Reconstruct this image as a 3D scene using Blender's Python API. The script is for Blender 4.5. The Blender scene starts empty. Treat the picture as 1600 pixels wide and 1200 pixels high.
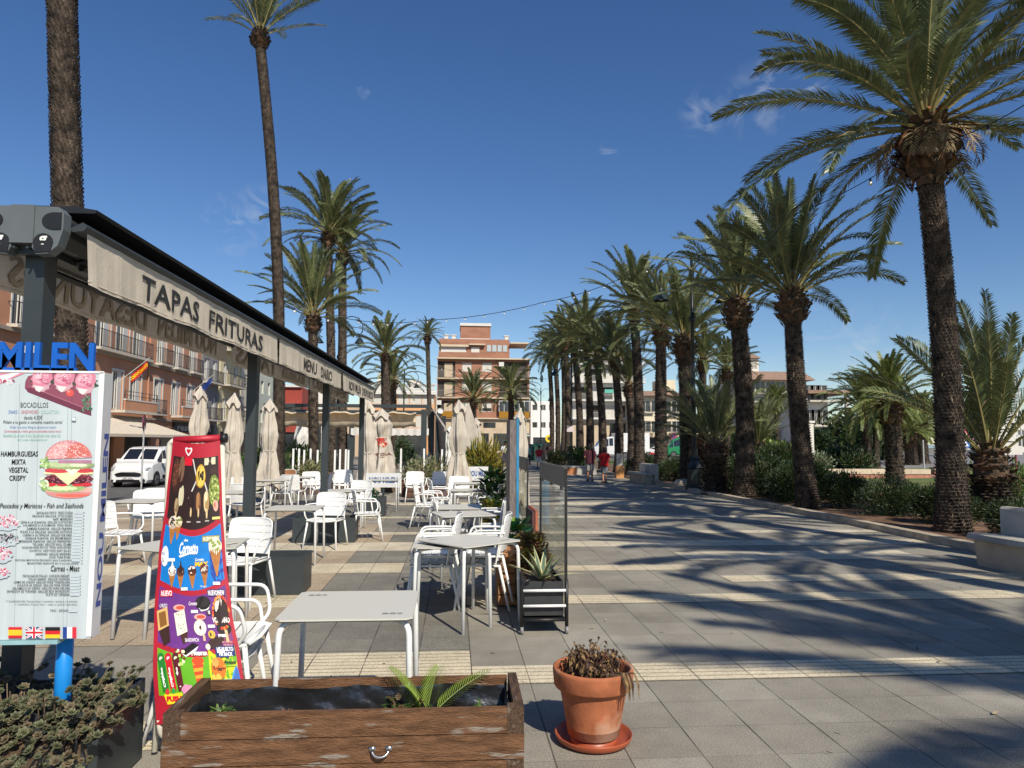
import bpy, math, random
from mathutils import Vector, Matrix
from math import sin, cos, pi, radians as R_
sc = bpy.context.scene
# ---------------- camera, sky, sun, exposure ----------------
H = 1.65; F = 1115.0
CA, CB, CR = R_(4.60), R_(4.66), 0.005
CM = Matrix.Rotation(-CA, 3, 'Z') @ Matrix.Rotation(pi/2+CB, 3, 'X') @ Matrix.Rotation(CR, 3, 'Z')
cd = bpy.data.cameras.new('camera'); cam = bpy.data.objects.new('camera', cd); sc.collection.objects.link(cam)
cam.matrix_world = Matrix.Translation((0, 0, H)) @ CM.to_4x4()
cd.sensor_width = 36; cd.lens = F/1600*36; cd.clip_end = 3000; cd.clip_start = 0.05
sc.camera = cam
SUN_EL, SUN_TR = R_(42), R_(22)         # light travels towards +Y, 22 degrees to the left
w = bpy.data.worlds.new('World'); sc.world = w; w.use_nodes = True
nt = w.node_tree; nt.nodes.clear()
sky = nt.nodes.new('ShaderNodeTexSky'); sky.sky_type = 'NISHITA'; sky.sun_disc = False
sky.sun_elevation = SUN_EL; sky.sun_rotation = pi - SUN_TR
sky.air_density = 1.0; sky.dust_density = 0.25; sky.ozone_density = 2.0; sky.altitude = 300
tc = nt.nodes.new('ShaderNodeTexCoord')
nz = nt.nodes.new('ShaderNodeTexNoise'); nz.inputs['Scale'].default_value = 16; nz.inputs['Detail'].default_value = 9; nz.inputs['Distortion'].default_value = 2.2
nm = nt.nodes.new('ShaderNodeTexNoise'); nm.inputs['Scale'].default_value = 3.1; nm.inputs['Detail'].default_value = 1
mp = nt.nodes.new('ShaderNodeMapping'); mp.inputs['Scale'].default_value = (1, 1, 1.7); mp.inputs['Location'].default_value = (.35, .2, .1)
nt.links.new(tc.outputs['Generated'], mp.inputs['Vector']); nt.links.new(mp.outputs[0], nz.inputs['Vector']); nt.links.new(mp.outputs[0], nm.inputs['Vector'])
r1 = nt.nodes.new('ShaderNodeMapRange'); r1.inputs[1].default_value = .48; r1.inputs[2].default_value = .8
r2 = nt.nodes.new('ShaderNodeMapRange'); r2.inputs[1].default_value = .60; r2.inputs[2].default_value = .72
nt.links.new(nz.outputs[0], r1.inputs[0]); nt.links.new(nm.outputs[0], r2.inputs[0])
mu = nt.nodes.new('ShaderNodeMath'); mu.operation = 'MULTIPLY'; nt.links.new(r1.outputs[0], mu.inputs[0]); nt.links.new(r2.outputs[0], mu.inputs[1])
mu2 = nt.nodes.new('ShaderNodeMath'); mu2.operation = 'MULTIPLY'; mu2.inputs[1].default_value = .55
acc = None   # a few small wisps of cloud, each in its own part of the sky
for (px_, py_, rad_) in ((1180, 158, .05), (1198, 128, .035), (1100, 175, .035), (1262, 138, .03), (572, 140, .015), (360, 352, .045), (410, 330, .04), (950, 240, .015), (1330, 600, .12)):
    dv = (CM @ Vector(((px_-800)/F, -(py_-600)/F, -1))).normalized()
    ds = nt.nodes.new('ShaderNodeVectorMath'); ds.operation = 'DISTANCE'; ds.inputs[1].default_value = dv; nt.links.new(tc.outputs['Generated'], ds.inputs[0])
    rr0 = nt.nodes.new('ShaderNodeMapRange'); rr0.inputs[1].default_value = rad_; rr0.inputs[2].default_value = 0; nt.links.new(ds.outputs['Value'], rr0.inputs[0])
    if acc is None: acc = rr0.outputs[0]
    else:
        ad_ = nt.nodes.new('ShaderNodeMath'); ad_.operation = 'MAXIMUM'; nt.links.new(acc, ad_.inputs[0]); nt.links.new(rr0.outputs[0], ad_.inputs[1]); acc = ad_.outputs[0]
nt.links.new(acc, mu.inputs[1]); nt.links.new(mu.outputs[0], mu2.inputs[0])
hs = nt.nodes.new('ShaderNodeHueSaturation'); hs.inputs['Saturation'].default_value = 1.25; hs.inputs['Hue'].default_value = .509; nt.links.new(sky.outputs[0], hs.inputs['Color'])
mx = nt.nodes.new('ShaderNodeMixRGB'); mx.inputs[2].default_value = (6, 6.3, 7, 1)
nt.links.new(mu2.outputs[0], mx.inputs[0]); nt.links.new(hs.outputs[0], mx.inputs[1])
bg = nt.nodes.new('ShaderNodeBackground'); bg.inputs[1].default_value = 0.088
nt.links.new(mx.outputs[0], bg.inputs[0])
wo = nt.nodes.new('ShaderNodeOutputWorld'); nt.links.new(bg.outputs[0], wo.inputs[0])
sl = bpy.data.lights.new('sun', 'SUN'); sun = bpy.data.objects.new('sun', sl); sc.collection.objects.link(sun)
sl.energy = 4.4; sl.angle = R_(0.55); sl.color = (1, .93, .80)
sun.rotation_euler = Vector((-sin(SUN_TR)*cos(SUN_EL), cos(SUN_TR)*cos(SUN_EL), -sin(SUN_EL))).to_track_quat('-Z', 'Y').to_euler()
sc.view_settings.view_transform = 'Standard'; sc.view_settings.look = 'None'
sc.view_settings.exposure = 0.3; sc.view_settings.gamma = 1
sc.cycles.max_bounces = 6; sc.cycles.transparent_max_bounces = 12
try: sc.cycles.use_denoising = True
except Exception: pass

# ---------------- helpers ----------------
def ray(px, py): return CM @ Vector(((px-800)/F, -(py-600)/F, -1))
def G(px, py, z=0.0):
    r = ray(px, py); t = (z-H)/r.z; return Vector((r.x*t, r.y*t, z))
def D(px, py, Y):
    r = ray(px, py); t = Y/r.y; return Vector((r.x*t, Y, r.z*t+H))
def XY(px, Y): return D(px, 690, Y).x
_m = {}
def mat(name, col, rough=.7, metal=0, var=.12, sc_=8, bump=0, bsc=None, trans=0, spec=.5, stretch=None, coat=0, col2=None, c2sc=3, c2r=(.45, .6)):
    if name in _m: return _m[name]
    m = bpy.data.materials.new(name); m.use_nodes = True; n = m.node_tree; b = n.nodes['Principled BSDF']; _m[name] = m
    b.inputs['Roughness'].default_value = rough; b.inputs['Metallic'].default_value = metal
    b.inputs['Specular IOR Level'].default_value = spec
    if coat: b.inputs['Coat Weight'].default_value = coat
    t = n.nodes.new('ShaderNodeTexCoord'); mpn = n.nodes.new('ShaderNodeMapping')
    if stretch: mpn.inputs['Scale'].default_value = stretch
    n.links.new(t.outputs['Object'], mpn.inputs['Vector'])
    z = n.nodes.new('ShaderNodeTexNoise'); z.inputs['Scale'].default_value = sc_; z.inputs['Detail'].default_value = 5
    n.links.new(mpn.outputs[0], z.inputs['Vector'])
    rp = n.nodes.new('ShaderNodeValToRGB'); n.links.new(z.outputs[0], rp.inputs[0])
    c = Vector(col[:3]); lo = c*(1-var*1.6); hi = c*(1+var*1.6)
    rp.color_ramp.elements[0].position = .3; rp.color_ramp.elements[1].position = .7
    rp.color_ramp.elements[0].color = (*[max(0, v) for v in lo], 1); rp.color_ramp.elements[1].color = (*[min(1, v) for v in hi], 1)
    out = rp.outputs[0]
    if col2:
        z2 = n.nodes.new('ShaderNodeTexNoise'); z2.inputs['Scale'].default_value = c2sc; z2.inputs['Detail'].default_value = 6; n.links.new(mpn.outputs[0], z2.inputs['Vector'])
        mr = n.nodes.new('ShaderNodeMapRange'); mr.inputs[1].default_value = c2r[0]; mr.inputs[2].default_value = c2r[1]; n.links.new(z2.outputs[0], mr.inputs[0])
        mm = n.nodes.new('ShaderNodeMixRGB'); mm.inputs[2].default_value = (*col2, 1); n.links.new(mr.outputs[0], mm.inputs[0]); n.links.new(out, mm.inputs[1]); out = mm.outputs[0]
    n.links.new(out, b.inputs['Base Color'])
    if bump:
        z3 = n.nodes.new('ShaderNodeTexNoise'); z3.inputs['Scale'].default_value = bsc or sc_*4; z3.inputs['Detail'].default_value = 6; n.links.new(mpn.outputs[0], z3.inputs['Vector'])
        bp = n.nodes.new('ShaderNodeBump'); bp.inputs['Strength'].default_value = bump; bp.inputs['Distance'].default_value = .01
        n.links.new(z3.outputs[0], bp.inputs['Height']); n.links.new(bp.outputs[0], b.inputs['Normal'])
    if trans:
        tr = n.nodes.new('ShaderNodeBsdfTranslucent'); n.links.new(out, tr.inputs[0]); ms = n.nodes.new('ShaderNodeMixShader'); ms.inputs[0].default_value = trans
        o = n.nodes['Material Output']; n.links.new(b.outputs[0], ms.inputs[1]); n.links.new(tr.outputs[0], ms.inputs[2]); n.links.new(ms.outputs[0], o.inputs[0])
    return m
def flat(col, rough=.5): # printed ink
    return mat('ink_%02x%02x%02x' % tuple(int(min(1, c)*255) for c in col), col, rough, var=.05, sc_=30)
def srgb(h):
    h = h.lstrip('#'); v = [int(h[i:i+2], 16)/255 for i in (0, 2, 4)]
    return tuple(((x+.055)/1.055)**2.4 if x > .04 else x/12.92 for x in v)

class MB:
    def __init__(s): s.v = []; s.f = []; s.m = []; s.k = 0
    def mi(s, k): s.k = k; return s
    def add(s, vs, fs):
        o = len(s.v); s.v += [tuple(x) for x in vs]; s.f += [tuple(i+o for i in q) for q in fs]; s.m += [s.k]*len(fs); return s
    def box(s, c, d, rz=0, rx=0, ry=0):
        M = Matrix.Rotation(rz, 3, 'Z') @ Matrix.Rotation(ry, 3, 'Y') @ Matrix.Rotation(rx, 3, 'X'); c = Vector(c)
        vs = [c + M @ Vector((x*d[0]/2, y*d[1]/2, z*d[2]/2)) for x in (-1, 1) for y in (-1, 1) for z in (-1, 1)]
        return s.add(vs, [(0, 1, 3, 2), (4, 6, 7, 5), (0, 4, 5, 1), (2, 3, 7, 6), (0, 2, 6, 4), (1, 5, 7, 3)])
    def bb(s, a, b): # box by corners
        return s.box([(a[i]+b[i])/2 for i in range(3)], [abs(b[i]-a[i]) for i in range(3)])
    def rbox(s, c, d, bv=.01, rz=0): # box with chamfered vertical edges
        x, y, z = d[0]/2, d[1]/2, d[2]/2; M = Matrix.Rotation(rz, 3, 'Z'); c = Vector(c)
        p = [(-x+bv, -y), (x-bv, -y), (x, -y+bv), (x, y-bv), (x-bv, y), (-x+bv, y), (-x, y-bv), (-x, -y+bv)]
        vs = [c+M@Vector((a, b, zz)) for zz in (-z, z) for a, b in p]
        return s.add(vs, [tuple(range(7, -1, -1)), tuple(range(8, 16))]+[(i, (i+1) % 8, 8+(i+1) % 8, 8+i) for i in range(8)])
    def tube(s, pts, r, seg=8, cap=True):
        pts = [Vector(p) for p in pts]; n = len(pts); rs = r if isinstance(r, (list, tuple)) else [r]*n
        vs = []; up = Vector((0.013, 0.017, 1)); prev = None
        for i, p in enumerate(pts):
            t = (pts[min(i+1, n-1)]-pts[max(i-1, 0)])
            if t.length < 1e-9: t = Vector((0, 0, 1))
            t.normalize()
            if prev is None:
                a = t.cross(up)
                if a.length < .05: a = t.cross(Vector((1, 0, 0)))
            else: a = prev - t*prev.dot(t)
            a.normalize(); prev = a; b = t.cross(a)
            vs += [p + (a*cos(2*pi*j/seg)+b*sin(2*pi*j/seg))*rs[i] for j in range(seg)]
        fs = [(i*seg+j, i*seg+(j+1) % seg, (i+1)*seg+(j+1) % seg, (i+1)*seg+j) for i in range(n-1) for j in range(seg)]
        if cap: fs += [tuple(range(seg-1, -1, -1)), tuple(range((n-1)*seg, n*seg))]
        return s.add(vs, fs)
    def lathe(s, prof, seg=24, c=(0, 0, 0), wob=None):
        vs = []; n = len(prof)
        for i, (r, z) in enumerate(prof):
            for j in range(seg):
                a = 2*pi*j/seg; rr = r*(wob(a, z) if wob else 1); vs.append((c[0]+rr*cos(a), c[1]+rr*sin(a), c[2]+z))
        fs = [(i*seg+j, i*seg+(j+1) % seg, (i+1)*seg+(j+1) % seg, (i+1)*seg+j) for i in range(n-1) for j in range(seg)]
        return s.add(vs, fs)
    def prism(s, poly, y0, y1, ax='y'): # poly in (x,z), extruded along y
        n = len(poly); vs = [(x, y0, z) for x, z in poly]+[(x, y1, z) for x, z in poly]
        if ax == 'x': vs = [(y, x, z) for x, y, z in vs]
        if ax == 'z': vs = [(x, z, y) for x, y, z in vs]
        return s.add(vs, [tuple(range(n)), tuple(range(2*n-1, n-1, -1))]+[(i, i+n, (i+1) % n+n, (i+1) % n) for i in range(n)])
    def grid(s, fn, nu, nv):
        vs = [fn(i/nu, j/nv) for i in range(nu+1) for j in range(nv+1)]
        return s.add(vs, [(i*(nv+1)+j, (i+1)*(nv+1)+j, (i+1)*(nv+1)+j+1, i*(nv+1)+j+1) for i in range(nu) for j in range(nv)])
    def poly(s, pts): return s.add(pts, [tuple(range(len(pts)))])
    def build(s, name, m, parent=None, smooth=False, loc=None):
        me = bpy.data.meshes.new(name); me.from_pydata(s.v, [], s.f)
        ms = m if isinstance(m, (list, tuple)) else [m]
        for x in ms: me.materials.append(x)
        if len(ms) > 1: me.polygons.foreach_set('material_index', s.m)
        if smooth: me.polygons.foreach_set('use_smooth', [True]*len(me.polygons))
        me.update(); o = bpy.data.objects.new(name, me); sc.collection.objects.link(o)
        if parent: o.parent = parent
        if loc: o.location = loc
        return o
def bez(pts, r=.05, n=5): # polyline with rounded corners
    pts = [Vector(p) for p in pts]; out = [pts[0]]
    for i in range(1, len(pts)-1):
        a, b, c = pts[i-1], pts[i], pts[i+1]; d1 = (a-b); d2 = (c-b); rr = min(r, d1.length*.48, d2.length*.48)
        p = b+d1.normalized()*rr; q = b+d2.normalized()*rr
        for k in range(n+1):
            t = k/n; out.append(p*(1-t)**2+b*2*t*(1-t)+q*t*t)
    out.append(pts[-1]); return out
def tag(o, label, cat, group=None, kind=None):
    if label: o['label'] = label
    if cat: o['category'] = cat
    if group: o['group'] = group
    if kind: o['kind'] = kind
    return o
def thing(name, label, cat, loc=(0, 0, 0), rz=0, group=None):
    o = bpy.data.objects.new(name, None); sc.collection.objects.link(o); o.empty_display_size = .1
    o.location = loc; o.rotation_euler = (0, 0, rz); return tag(o, label, cat, group)
def struct(name, mb, m, smooth=False):
    o = mb.build(name, m, smooth=smooth); o['kind'] = 'structure'; return o
def dup(root, loc, rz=0, label=None, group=None, s=None):
    def cp(o, par):
        c = o.copy(); sc.collection.objects.link(c)
        if par: c.parent = par
        for ch in o.children: cp(ch, c)
        return c
    r = cp(root, None); r.location = loc; r.rotation_euler = (0, 0, rz)
    if label: r['label'] = label
    if group: r['group'] = group
    if s: r.scale = (s, s, s)
    return r
_tx = {}
def text_data(t, off=0.0):
    k = (t, off)
    if k not in _tx:
        cu = bpy.data.curves.new('t', 'FONT'); cu.body = t; cu.size = 1; cu.offset = off; cu.resolution_u = 2
        ob = bpy.data.objects.new('t', cu); me = bpy.data.meshes.new_from_object(ob)
        vs = [tuple(v.co) for v in me.vertices]; fs = [tuple(p.vertices) for p in me.polygons]
        bpy.data.objects.remove(ob); bpy.data.meshes.remove(me)
        _tx[k] = (vs, fs)
    return _tx[k]
def text(mb, t, u0, u1, v0, v1, fn, off=.01, slant=0):
    """lettering fitted to the box u0..u1 x v0..v1 and carried onto a surface by fn(u, v)"""
    vs, fs = text_data(t, off)
    if not vs: return
    xs = [v[0] for v in vs]; ys = [v[1] for v in vs]; a, b = min(xs), max(xs); c, d = (0 if min(ys) > -.05 else min(ys)), max(ys)
    mb.add([fn(u0+(x-a+slant*y)/(b-a+1e-6)*(u1-u0), v0+(y-c)/(d-c+1e-6)*(v1-v0)) for x, y, z in vs], fs)
rnd = random.Random(7)
# common materials
M_white = mat('white_metal', (.78, .78, .76), .38, var=.03, sc_=20)
M_top = mat('table_laminate', (.58, .56, .49), .5, var=.008, sc_=40)
M_anth = mat('anthracite_metal', (.034, .042, .046), .42, var=.06, sc_=6)
M_black = mat('black_plastic', (.012, .012, .013), .45, var=.2)
M_cloth = mat('awning_cloth', (.80, .70, .56), .9, var=.05, sc_=5, bump=.25, bsc=60, trans=.25)
M_umb = mat('parasol_cloth', (.56, .50, .42), .92, var=.10, sc_=3, bump=.6, bsc=16, trans=.15)
M_soil = mat('soil', (.09, .055, .035), .95, var=.35, sc_=14, bump=.8)
M_chrome = mat('steel', (.6, .6, .6), .25, 1, var=.03)
def glass(name='clear_glass', tint=(.9, .95, .95), fac=.12, rough=.02):
    if name in _m: return _m[name]
    m = bpy.data.materials.new(name); m.use_nodes = True; n = m.node_tree; n.nodes.clear(); _m[name] = m
    t = n.nodes.new('ShaderNodeBsdfTransparent'); t.inputs[0].default_value = (*tint, 1); g = n.nodes.new('ShaderNodeBsdfGlossy'); g.inputs['Roughness'].default_value = rough
    fr = n.nodes.new('ShaderNodeFresnel'); fr.inputs[0].default_value = 1.5; ad = n.nodes.new('ShaderNodeMath'); ad.operation = 'ADD'; ad.operation = 'MULTIPLY_ADD'; ad.inputs[1].default_value = .33; ad.inputs[2].default_value = fac*.25
    n.links.new(fr.outputs[0], ad.inputs[0]); ms = n.nodes.new('ShaderNodeMixShader'); n.links.new(ad.outputs[0], ms.inputs[0]); n.links.new(t.outputs[0], ms.inputs[1]); n.links.new(g.outputs[0], ms.inputs[2])
    o = n.nodes.new('ShaderNodeOutputMaterial'); n.links.new(ms.outputs[0], o.inputs[0]); return m

# ---------------- ground ----------------
def paving_mat(name, c1, c2, ribs=False, tile=.397, jx=.0037, jy=.0026):
    m = bpy.data.materials.new(name); m.use_nodes = True; n = m.node_tree; L = n.links.new; b = n.nodes['Principled BSDF']; b.inputs['Roughness'].default_value = .82; b.inputs['Specular IOR Level'].default_value = .3
    t = n.nodes.new('ShaderNodeTexCoord'); sp = n.nodes.new('ShaderNodeSeparateXYZ'); L(t.outputs['Object'], sp.inputs[0])
    def mth(op, a, bb=None, cc=None):
        k = n.nodes.new('ShaderNodeMath'); k.operation = op
        for i, x in enumerate((a, bb, cc)):
            if x is None: continue
            if isinstance(x, (int, float)): k.inputs[i].default_value = x
            else: L(x, k.inputs[i])
        return k.outputs[0]
    gx = mth('DIVIDE', mth('SUBTRACT', sp.outputs[0], .145), tile); gy = mth('DIVIDE', mth('SUBTRACT', sp.outputs[1], 5.01), tile)
    fx = mth('FRACT', gx); fy = mth('FRACT', gy)
    ex = mth('MINIMUM', fx, mth('SUBTRACT', 1, fx)); ey = mth('MINIMUM', fy, mth('SUBTRACT', 1, fy))
    wob = n.nodes.new('ShaderNodeTexNoise'); wob.inputs['Scale'].default_value = 3; L(t.outputs['Object'], wob.inputs[0])
    jw = mth('ADD', mth('MULTIPLY', wob.outputs[0], 3), -.35)
    j1 = mth('LESS_THAN', ex, mth('MULTIPLY', jw, jx/tile)); j2 = mth('LESS_THAN', ey, mth('MULTIPLY', jw, jy/tile*.8))
    joint = mth('MAXIMUM', j1, mth('MULTIPLY', j2, .6))
    cmb = n.nodes.new('ShaderNodeCombineXYZ'); L(mth('FLOOR', gx), cmb.inputs[0]); L(mth('FLOOR', gy), cmb.inputs[1])
    wn = n.nodes.new('ShaderNodeTexWhiteNoise'); wn.noise_dimensions = '2D'; L(cmb.outputs[0], wn.inputs[0])
    spk = n.nodes.new('ShaderNodeTexNoise'); spk.inputs['Scale'].default_value = 110; spk.inputs['Detail'].default_value = 2; L(t.outputs['Object'], spk.inputs[0])
    big = n.nodes.new('ShaderNodeTexNoise'); big.inputs['Scale'].default_value = .9; big.inputs['Detail'].default_value = 7; L(t.outputs['Object'], big.inputs[0])
    mx1 = n.nodes.new('ShaderNodeMixRGB'); mx1.inputs[1].default_value = (*c1, 1); mx1.inputs[2].default_value = (*c2, 1); L(wn.outputs[0], mx1.inputs[0])
    st = n.nodes.new('ShaderNodeTexNoise'); st.inputs['Scale'].default_value = 4.5; st.inputs['Detail'].default_value = 8; st.inputs['Roughness'].default_value = .65; L(t.outputs['Object'], st.inputs[0])
    val = mth('ADD', mth('MULTIPLY', spk.outputs[0], 1.7), mth('MULTIPLY', big.outputs[0], .85)); val = mth('ADD', val, mth('MULTIPLY', st.outputs[0], .6)); val = mth('SUBTRACT', val, .58)
    mx2 = n.nodes.new('ShaderNodeMixRGB'); mx2.blend_type = 'MULTIPLY'; mx2.inputs[0].default_value = 1; L(mx1.outputs[0], mx2.inputs[1]); L(val, mx2.inputs[2])
    # chewing-gum spots and grime
    vo = n.nodes.new('ShaderNodeTexVoronoi'); vo.inputs['Scale'].default_value = 2.7; L(t.outputs['Object'], vo.inputs['Vector'])
    sx = n.nodes.new('ShaderNodeSeparateXYZ'); L(vo.outputs['Color'], sx.inputs[0])
    gum = mth('LESS_THAN', vo.outputs['Distance'], mth('MULTIPLY', sx.outputs[0], .062))
    mx3 = n.nodes.new('ShaderNodeMixRGB'); mx3.inputs[2].default_value = (.035, .03, .028, 1); L(mth('MULTIPLY', gum, .75), mx3.inputs[0]); L(mx2.outputs[0], mx3.inputs[1])
    src = mx3.outputs[0]; hgt = mth('SUBTRACT', mth('MULTIPLY', spk.outputs[0], .2), joint)
    if ribs:
        rb = mth('FRACT', mth('MULTIPLY', gy, 5)); rl = mth('LESS_THAN', rb, .22)
        mx4 = n.nodes.new('ShaderNodeMixRGB'); mx4.blend_type = 'MULTIPLY'; mx4.inputs[2].default_value = (.55, .53, .5, 1); L(rl, mx4.inputs[0]); L(src, mx4.inputs[1]); src = mx4.outputs[0]
        hgt = mth('SUBTRACT', hgt, mth('MULTIPLY', rl, .8))
    mx5 = n.nodes.new('ShaderNodeMixRGB'); mx5.inputs[2].default_value = (.06, .052, .043, 1); L(mth('MULTIPLY', joint, .85), mx5.inputs[0]); L(src, mx5.inputs[1])
    L(mx5.outputs[0], b.inputs['Base Color'])
    bp = n.nodes.new('ShaderNodeBump'); bp.inputs['Strength'].default_value = .5; bp.inputs['Distance'].default_value = .004; L(hgt, bp.inputs['Height']); L(bp.outputs[0], b.inputs['Normal'])
    return m
P_grey = paving_mat('grey_paving', (.235, .214, .175), (.292, .268, .222))
P_dark = paving_mat('dark_grey_paving', (.165, .153, .128), (.21, .195, .163))
P_tan = paving_mat('tan_paving', (.34, .27, .19), (.38, .30, .215))
P_cream = paving_mat('cream_band', (.50, .44, .33), (.56, .49, .37))
P_rib = paving_mat('cream_ribbed_band', (.55, .475, .335), (.61, .53, .385), ribs=True)
M_asph = mat('asphalt', (.10, .098, .095), .9, var=.2, sc_=3, bump=.4, bsc=80)
M_earth = mat('base_earth', (.20, .18, .14), .95, var=.2, sc_=.3)
mb = MB()
gxs = [-900, -60, -22, -20.2, -9.2, -8.7, 8.25, 26, 60, 900]; gys = [-60, 0, 20, 62, 140, 400, 1500]
def gz(x, y):
    if -22.1 <= x <= -9.1 and y <= 1600: return -.56
    if x < -22: return -.56
    return -.06
mb.add([(x, y, gz(x, y)) for x in gxs for y in gys], [(i*7+j, (i+1)*7+j, (i+1)*7+j+1, i*7+j+1) for i in range(9) for j in range(6)])
struct('ground', mb, M_earth)
mb = MB().bb((-8.7, -12, -.05), (8.05, 66, 0)); struct('promenade_paving', mb, P_grey)
mb = MB().bb((-20.2, -12, -.55), (-9.2, 120, -.5)); struct('street_road', mb, M_asph)
mb = MB().bb((-22, -12, -.5), (-20.2, 120, -.38)); struct('far_pavement', mb, mat('far_pavement_stone', (.32, .27, .2), .9, sc_=2))
mb = MB().prism([(-9.25, -.56), (-8.7, -.56), (-8.7, .02), (-8.85, .02)], -12, 66, 'y'); struct('terrace_edge', mb, mat('edge_stone', (.3, .27, .22), .9))
mb = MB().bb((-14, 66, -.06), (60, 104, -.02)); struct('cross_road', mb, M_asph)
x_ = lambda k: .145+.397*k
y_ = lambda k: 5.01+.397*k
def sheet(name, rects, m, z=.004):
    b = MB()
    for x0, x1, a, c in rects: b.add([(x0, a, z), (x1, a, z), (x1, c, z), (x0, c, z)], [(0, 1, 2, 3)])
    return struct(name, b, m)
XR = 8.04
sheet('ribbed_paving_bands', [(x_(0), XR, y_(0), y_(1)), (x_(-4), x_(0), y_(.5), y_(2)), (x_(-16), x_(-4), y_(-2.3), y_(-1.3)), (x_(0), XR, y_(6), y_(7)), (x_(-16), x_(-4), y_(6), y_(7.6)), (x_(-16), x_(-2), y_(10.7), y_(12.5)), (x_(0), x_(8), y_(10.7), y_(11.7)), (x_(8), XR, y_(8.6), y_(9.6))], P_rib)
sheet('cream_paving_bands', [(x_(8), x_(17), y_(12.5), y_(14.5)), (x_(-22), XR, y_(16), y_(17.6)) , (x_(-22), XR, y_(20), y_(21)), (x_(-22), XR, y_(26.9), y_(27.8)), (x_(-22), XR, y_(35), y_(37)), (x_(0), XR, y_(46), y_(47)), (x_(0), XR, y_(55), y_(57)), (x_(0), XR, y_(70), y_(72)), (x_(-22), x_(-1), y_(15.3), y_(16)-.001)], P_cream)
sheet('tan_paving_patches', [(x_(-22), x_(-4), y_(2.8), y_(6)-.001), (x_(-22), x_(-4), y_(7.6)+.001, y_(10.7)-.001), (x_(-22), x_(-4), y_(12.5)+.001, y_(15.3)-.001), (x_(-22), x_(-3), y_(17.6)+.001, y_(20)-.001), (x_(-22), x_(-4), y_(21)+.001, y_(24)), (x_(-22), x_(-5), y_(24)+.001, y_(26.9)-.001), (x_(-22), x_(-9), y_(28), y_(34))], P_tan)
sheet('dark_paving_patches', [(x_(-4)+.001, x_(0)-.001, y_(2.1), y_(6)), (x_(-4)+.001, x_(0), y_(6)+.001, y_(10.6)), (x_(-4)+.001, x_(0), y_(12.6), y_(15.2)), (x_(-3)+.001, x_(0), y_(17.7), y_(19.9)), (x_(-4)+.001, x_(0), y_(21.1), y_(26.8)), (x_(-7), x_(0), y_(28), y_(34.9))], P_dark)
# garden side
mb = MB().bb((8.25, -12, -.05), (11.6, 64, .05)); struct('planting_bed', mb, mat('reddish_soil', (.13, .07, .04), .97, var=.4, sc_=3, bump=1, bsc=30, col2=(.3, .2, .12), c2r=(.55, .7)))
mb = MB().bb((11.6, 0, -.05), (46, 64, .06)); struct('lawn', mb, mat('lawn_green', (.075, .115, .02), .95, var=.35, sc_=2.5, bump=.8, bsc=90, col2=(.16, .15, .05), c2sc=.6))
P_red = mat('red_path', (.34, .15, .11), .9, var=.12, sc_=6, bump=.2)
sheet('red_garden_path', [(13, 46, 19.6, 22.5), (14, 46, 33, 35.6), (23, 27, 22.501, 32.999)], P_red, .066)
mb = MB().bb((26, 46, -.03), (900, 120, .07)); struct('harbour_road', mb, mat('pale_asphalt', (.21, .2, .195), .9, var=.1, sc_=1.5))
mb = MB().bb((11.8, -10, -.05), (60, 8.5, .055)); struct('side_footpath', mb, M_asph)
mb = MB()
yy = -10; k = 0
while yy < 64:
    L = .95
    mb.box((8.15+.03*sin(yy*.5), yy+L/2, .02), (.2, L-.012, .2), rz=.004*sin(k*3)); yy += L; k += 1
mb.bb((8.25, 9.2, -.05), (11.6, 9.38, .12))
struct('promenade_kerb', mb, mat('kerb_stone', (.40, .335, .25), .9, var=.15, sc_=6, bump=.5))
# distant sea strip
mb = MB().add([(60, 260, .1), (2600, 260, .1), (2600, 2600, .1), (60, 2600, .1)], [(0, 1, 2, 3)]); struct('sea_water', mb, mat('sea', (.03, .09, .16), .15, var=.1, sc_=.2))
# ---------------- double awning on pillars ----------------
AXr = .022
def ax(Y): return -2.36 + AXr*(Y-4.19)
AW = thing('awning', 'long double retracted awning on dark pillars with beige lettered valance', 'awning', (-2.36, 4.19, 0), -math.atan(AXr))
L_ = 12.2
# local frame: x right, y along, origin at the first pillar
for k, y in enumerate((0, 4.02, 8.12, 12.15)):
    p = MB(); p.box((.012, y, 1.35), (.105, .12, 2.7)); p.box((0, y, .006), (.2, .26, .012))
    o = p.build('pillar', M_anth, AW)
    if k == 0:
        st = MB(); st.box((.012, -.062, 2.15), (.1, .003, .04)); st.box((.0662, 0, 2.0), (.003, .1, .045)); so = st.build('sticker', flat((.6, .6, .55)), o)
        st = MB(); st.poly([(-.02, -.0645, 2.145), (.045, -.0645, 2.15), (.02, -.0645, 2.162), (.01, -.0645, 2.155)]); st.build('arrow_mark', flat((.5, .48, .05)), o)
cap = MB(); cap.prism([(-.26, 2.965), (.26, 2.965), (.27, 2.985), (.14, 3.005), (-.14, 3.005), (-.27, 2.985)], .06, L_+.15, 'y'); cap.build('roof_cap', M_black, AW)
bm_ = MB(); bm_.bb((-.05, -.1, 2.7), (.05, L_+.1, 2.93)); bm_.build('centre_beam', M_anth, AW)
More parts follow.
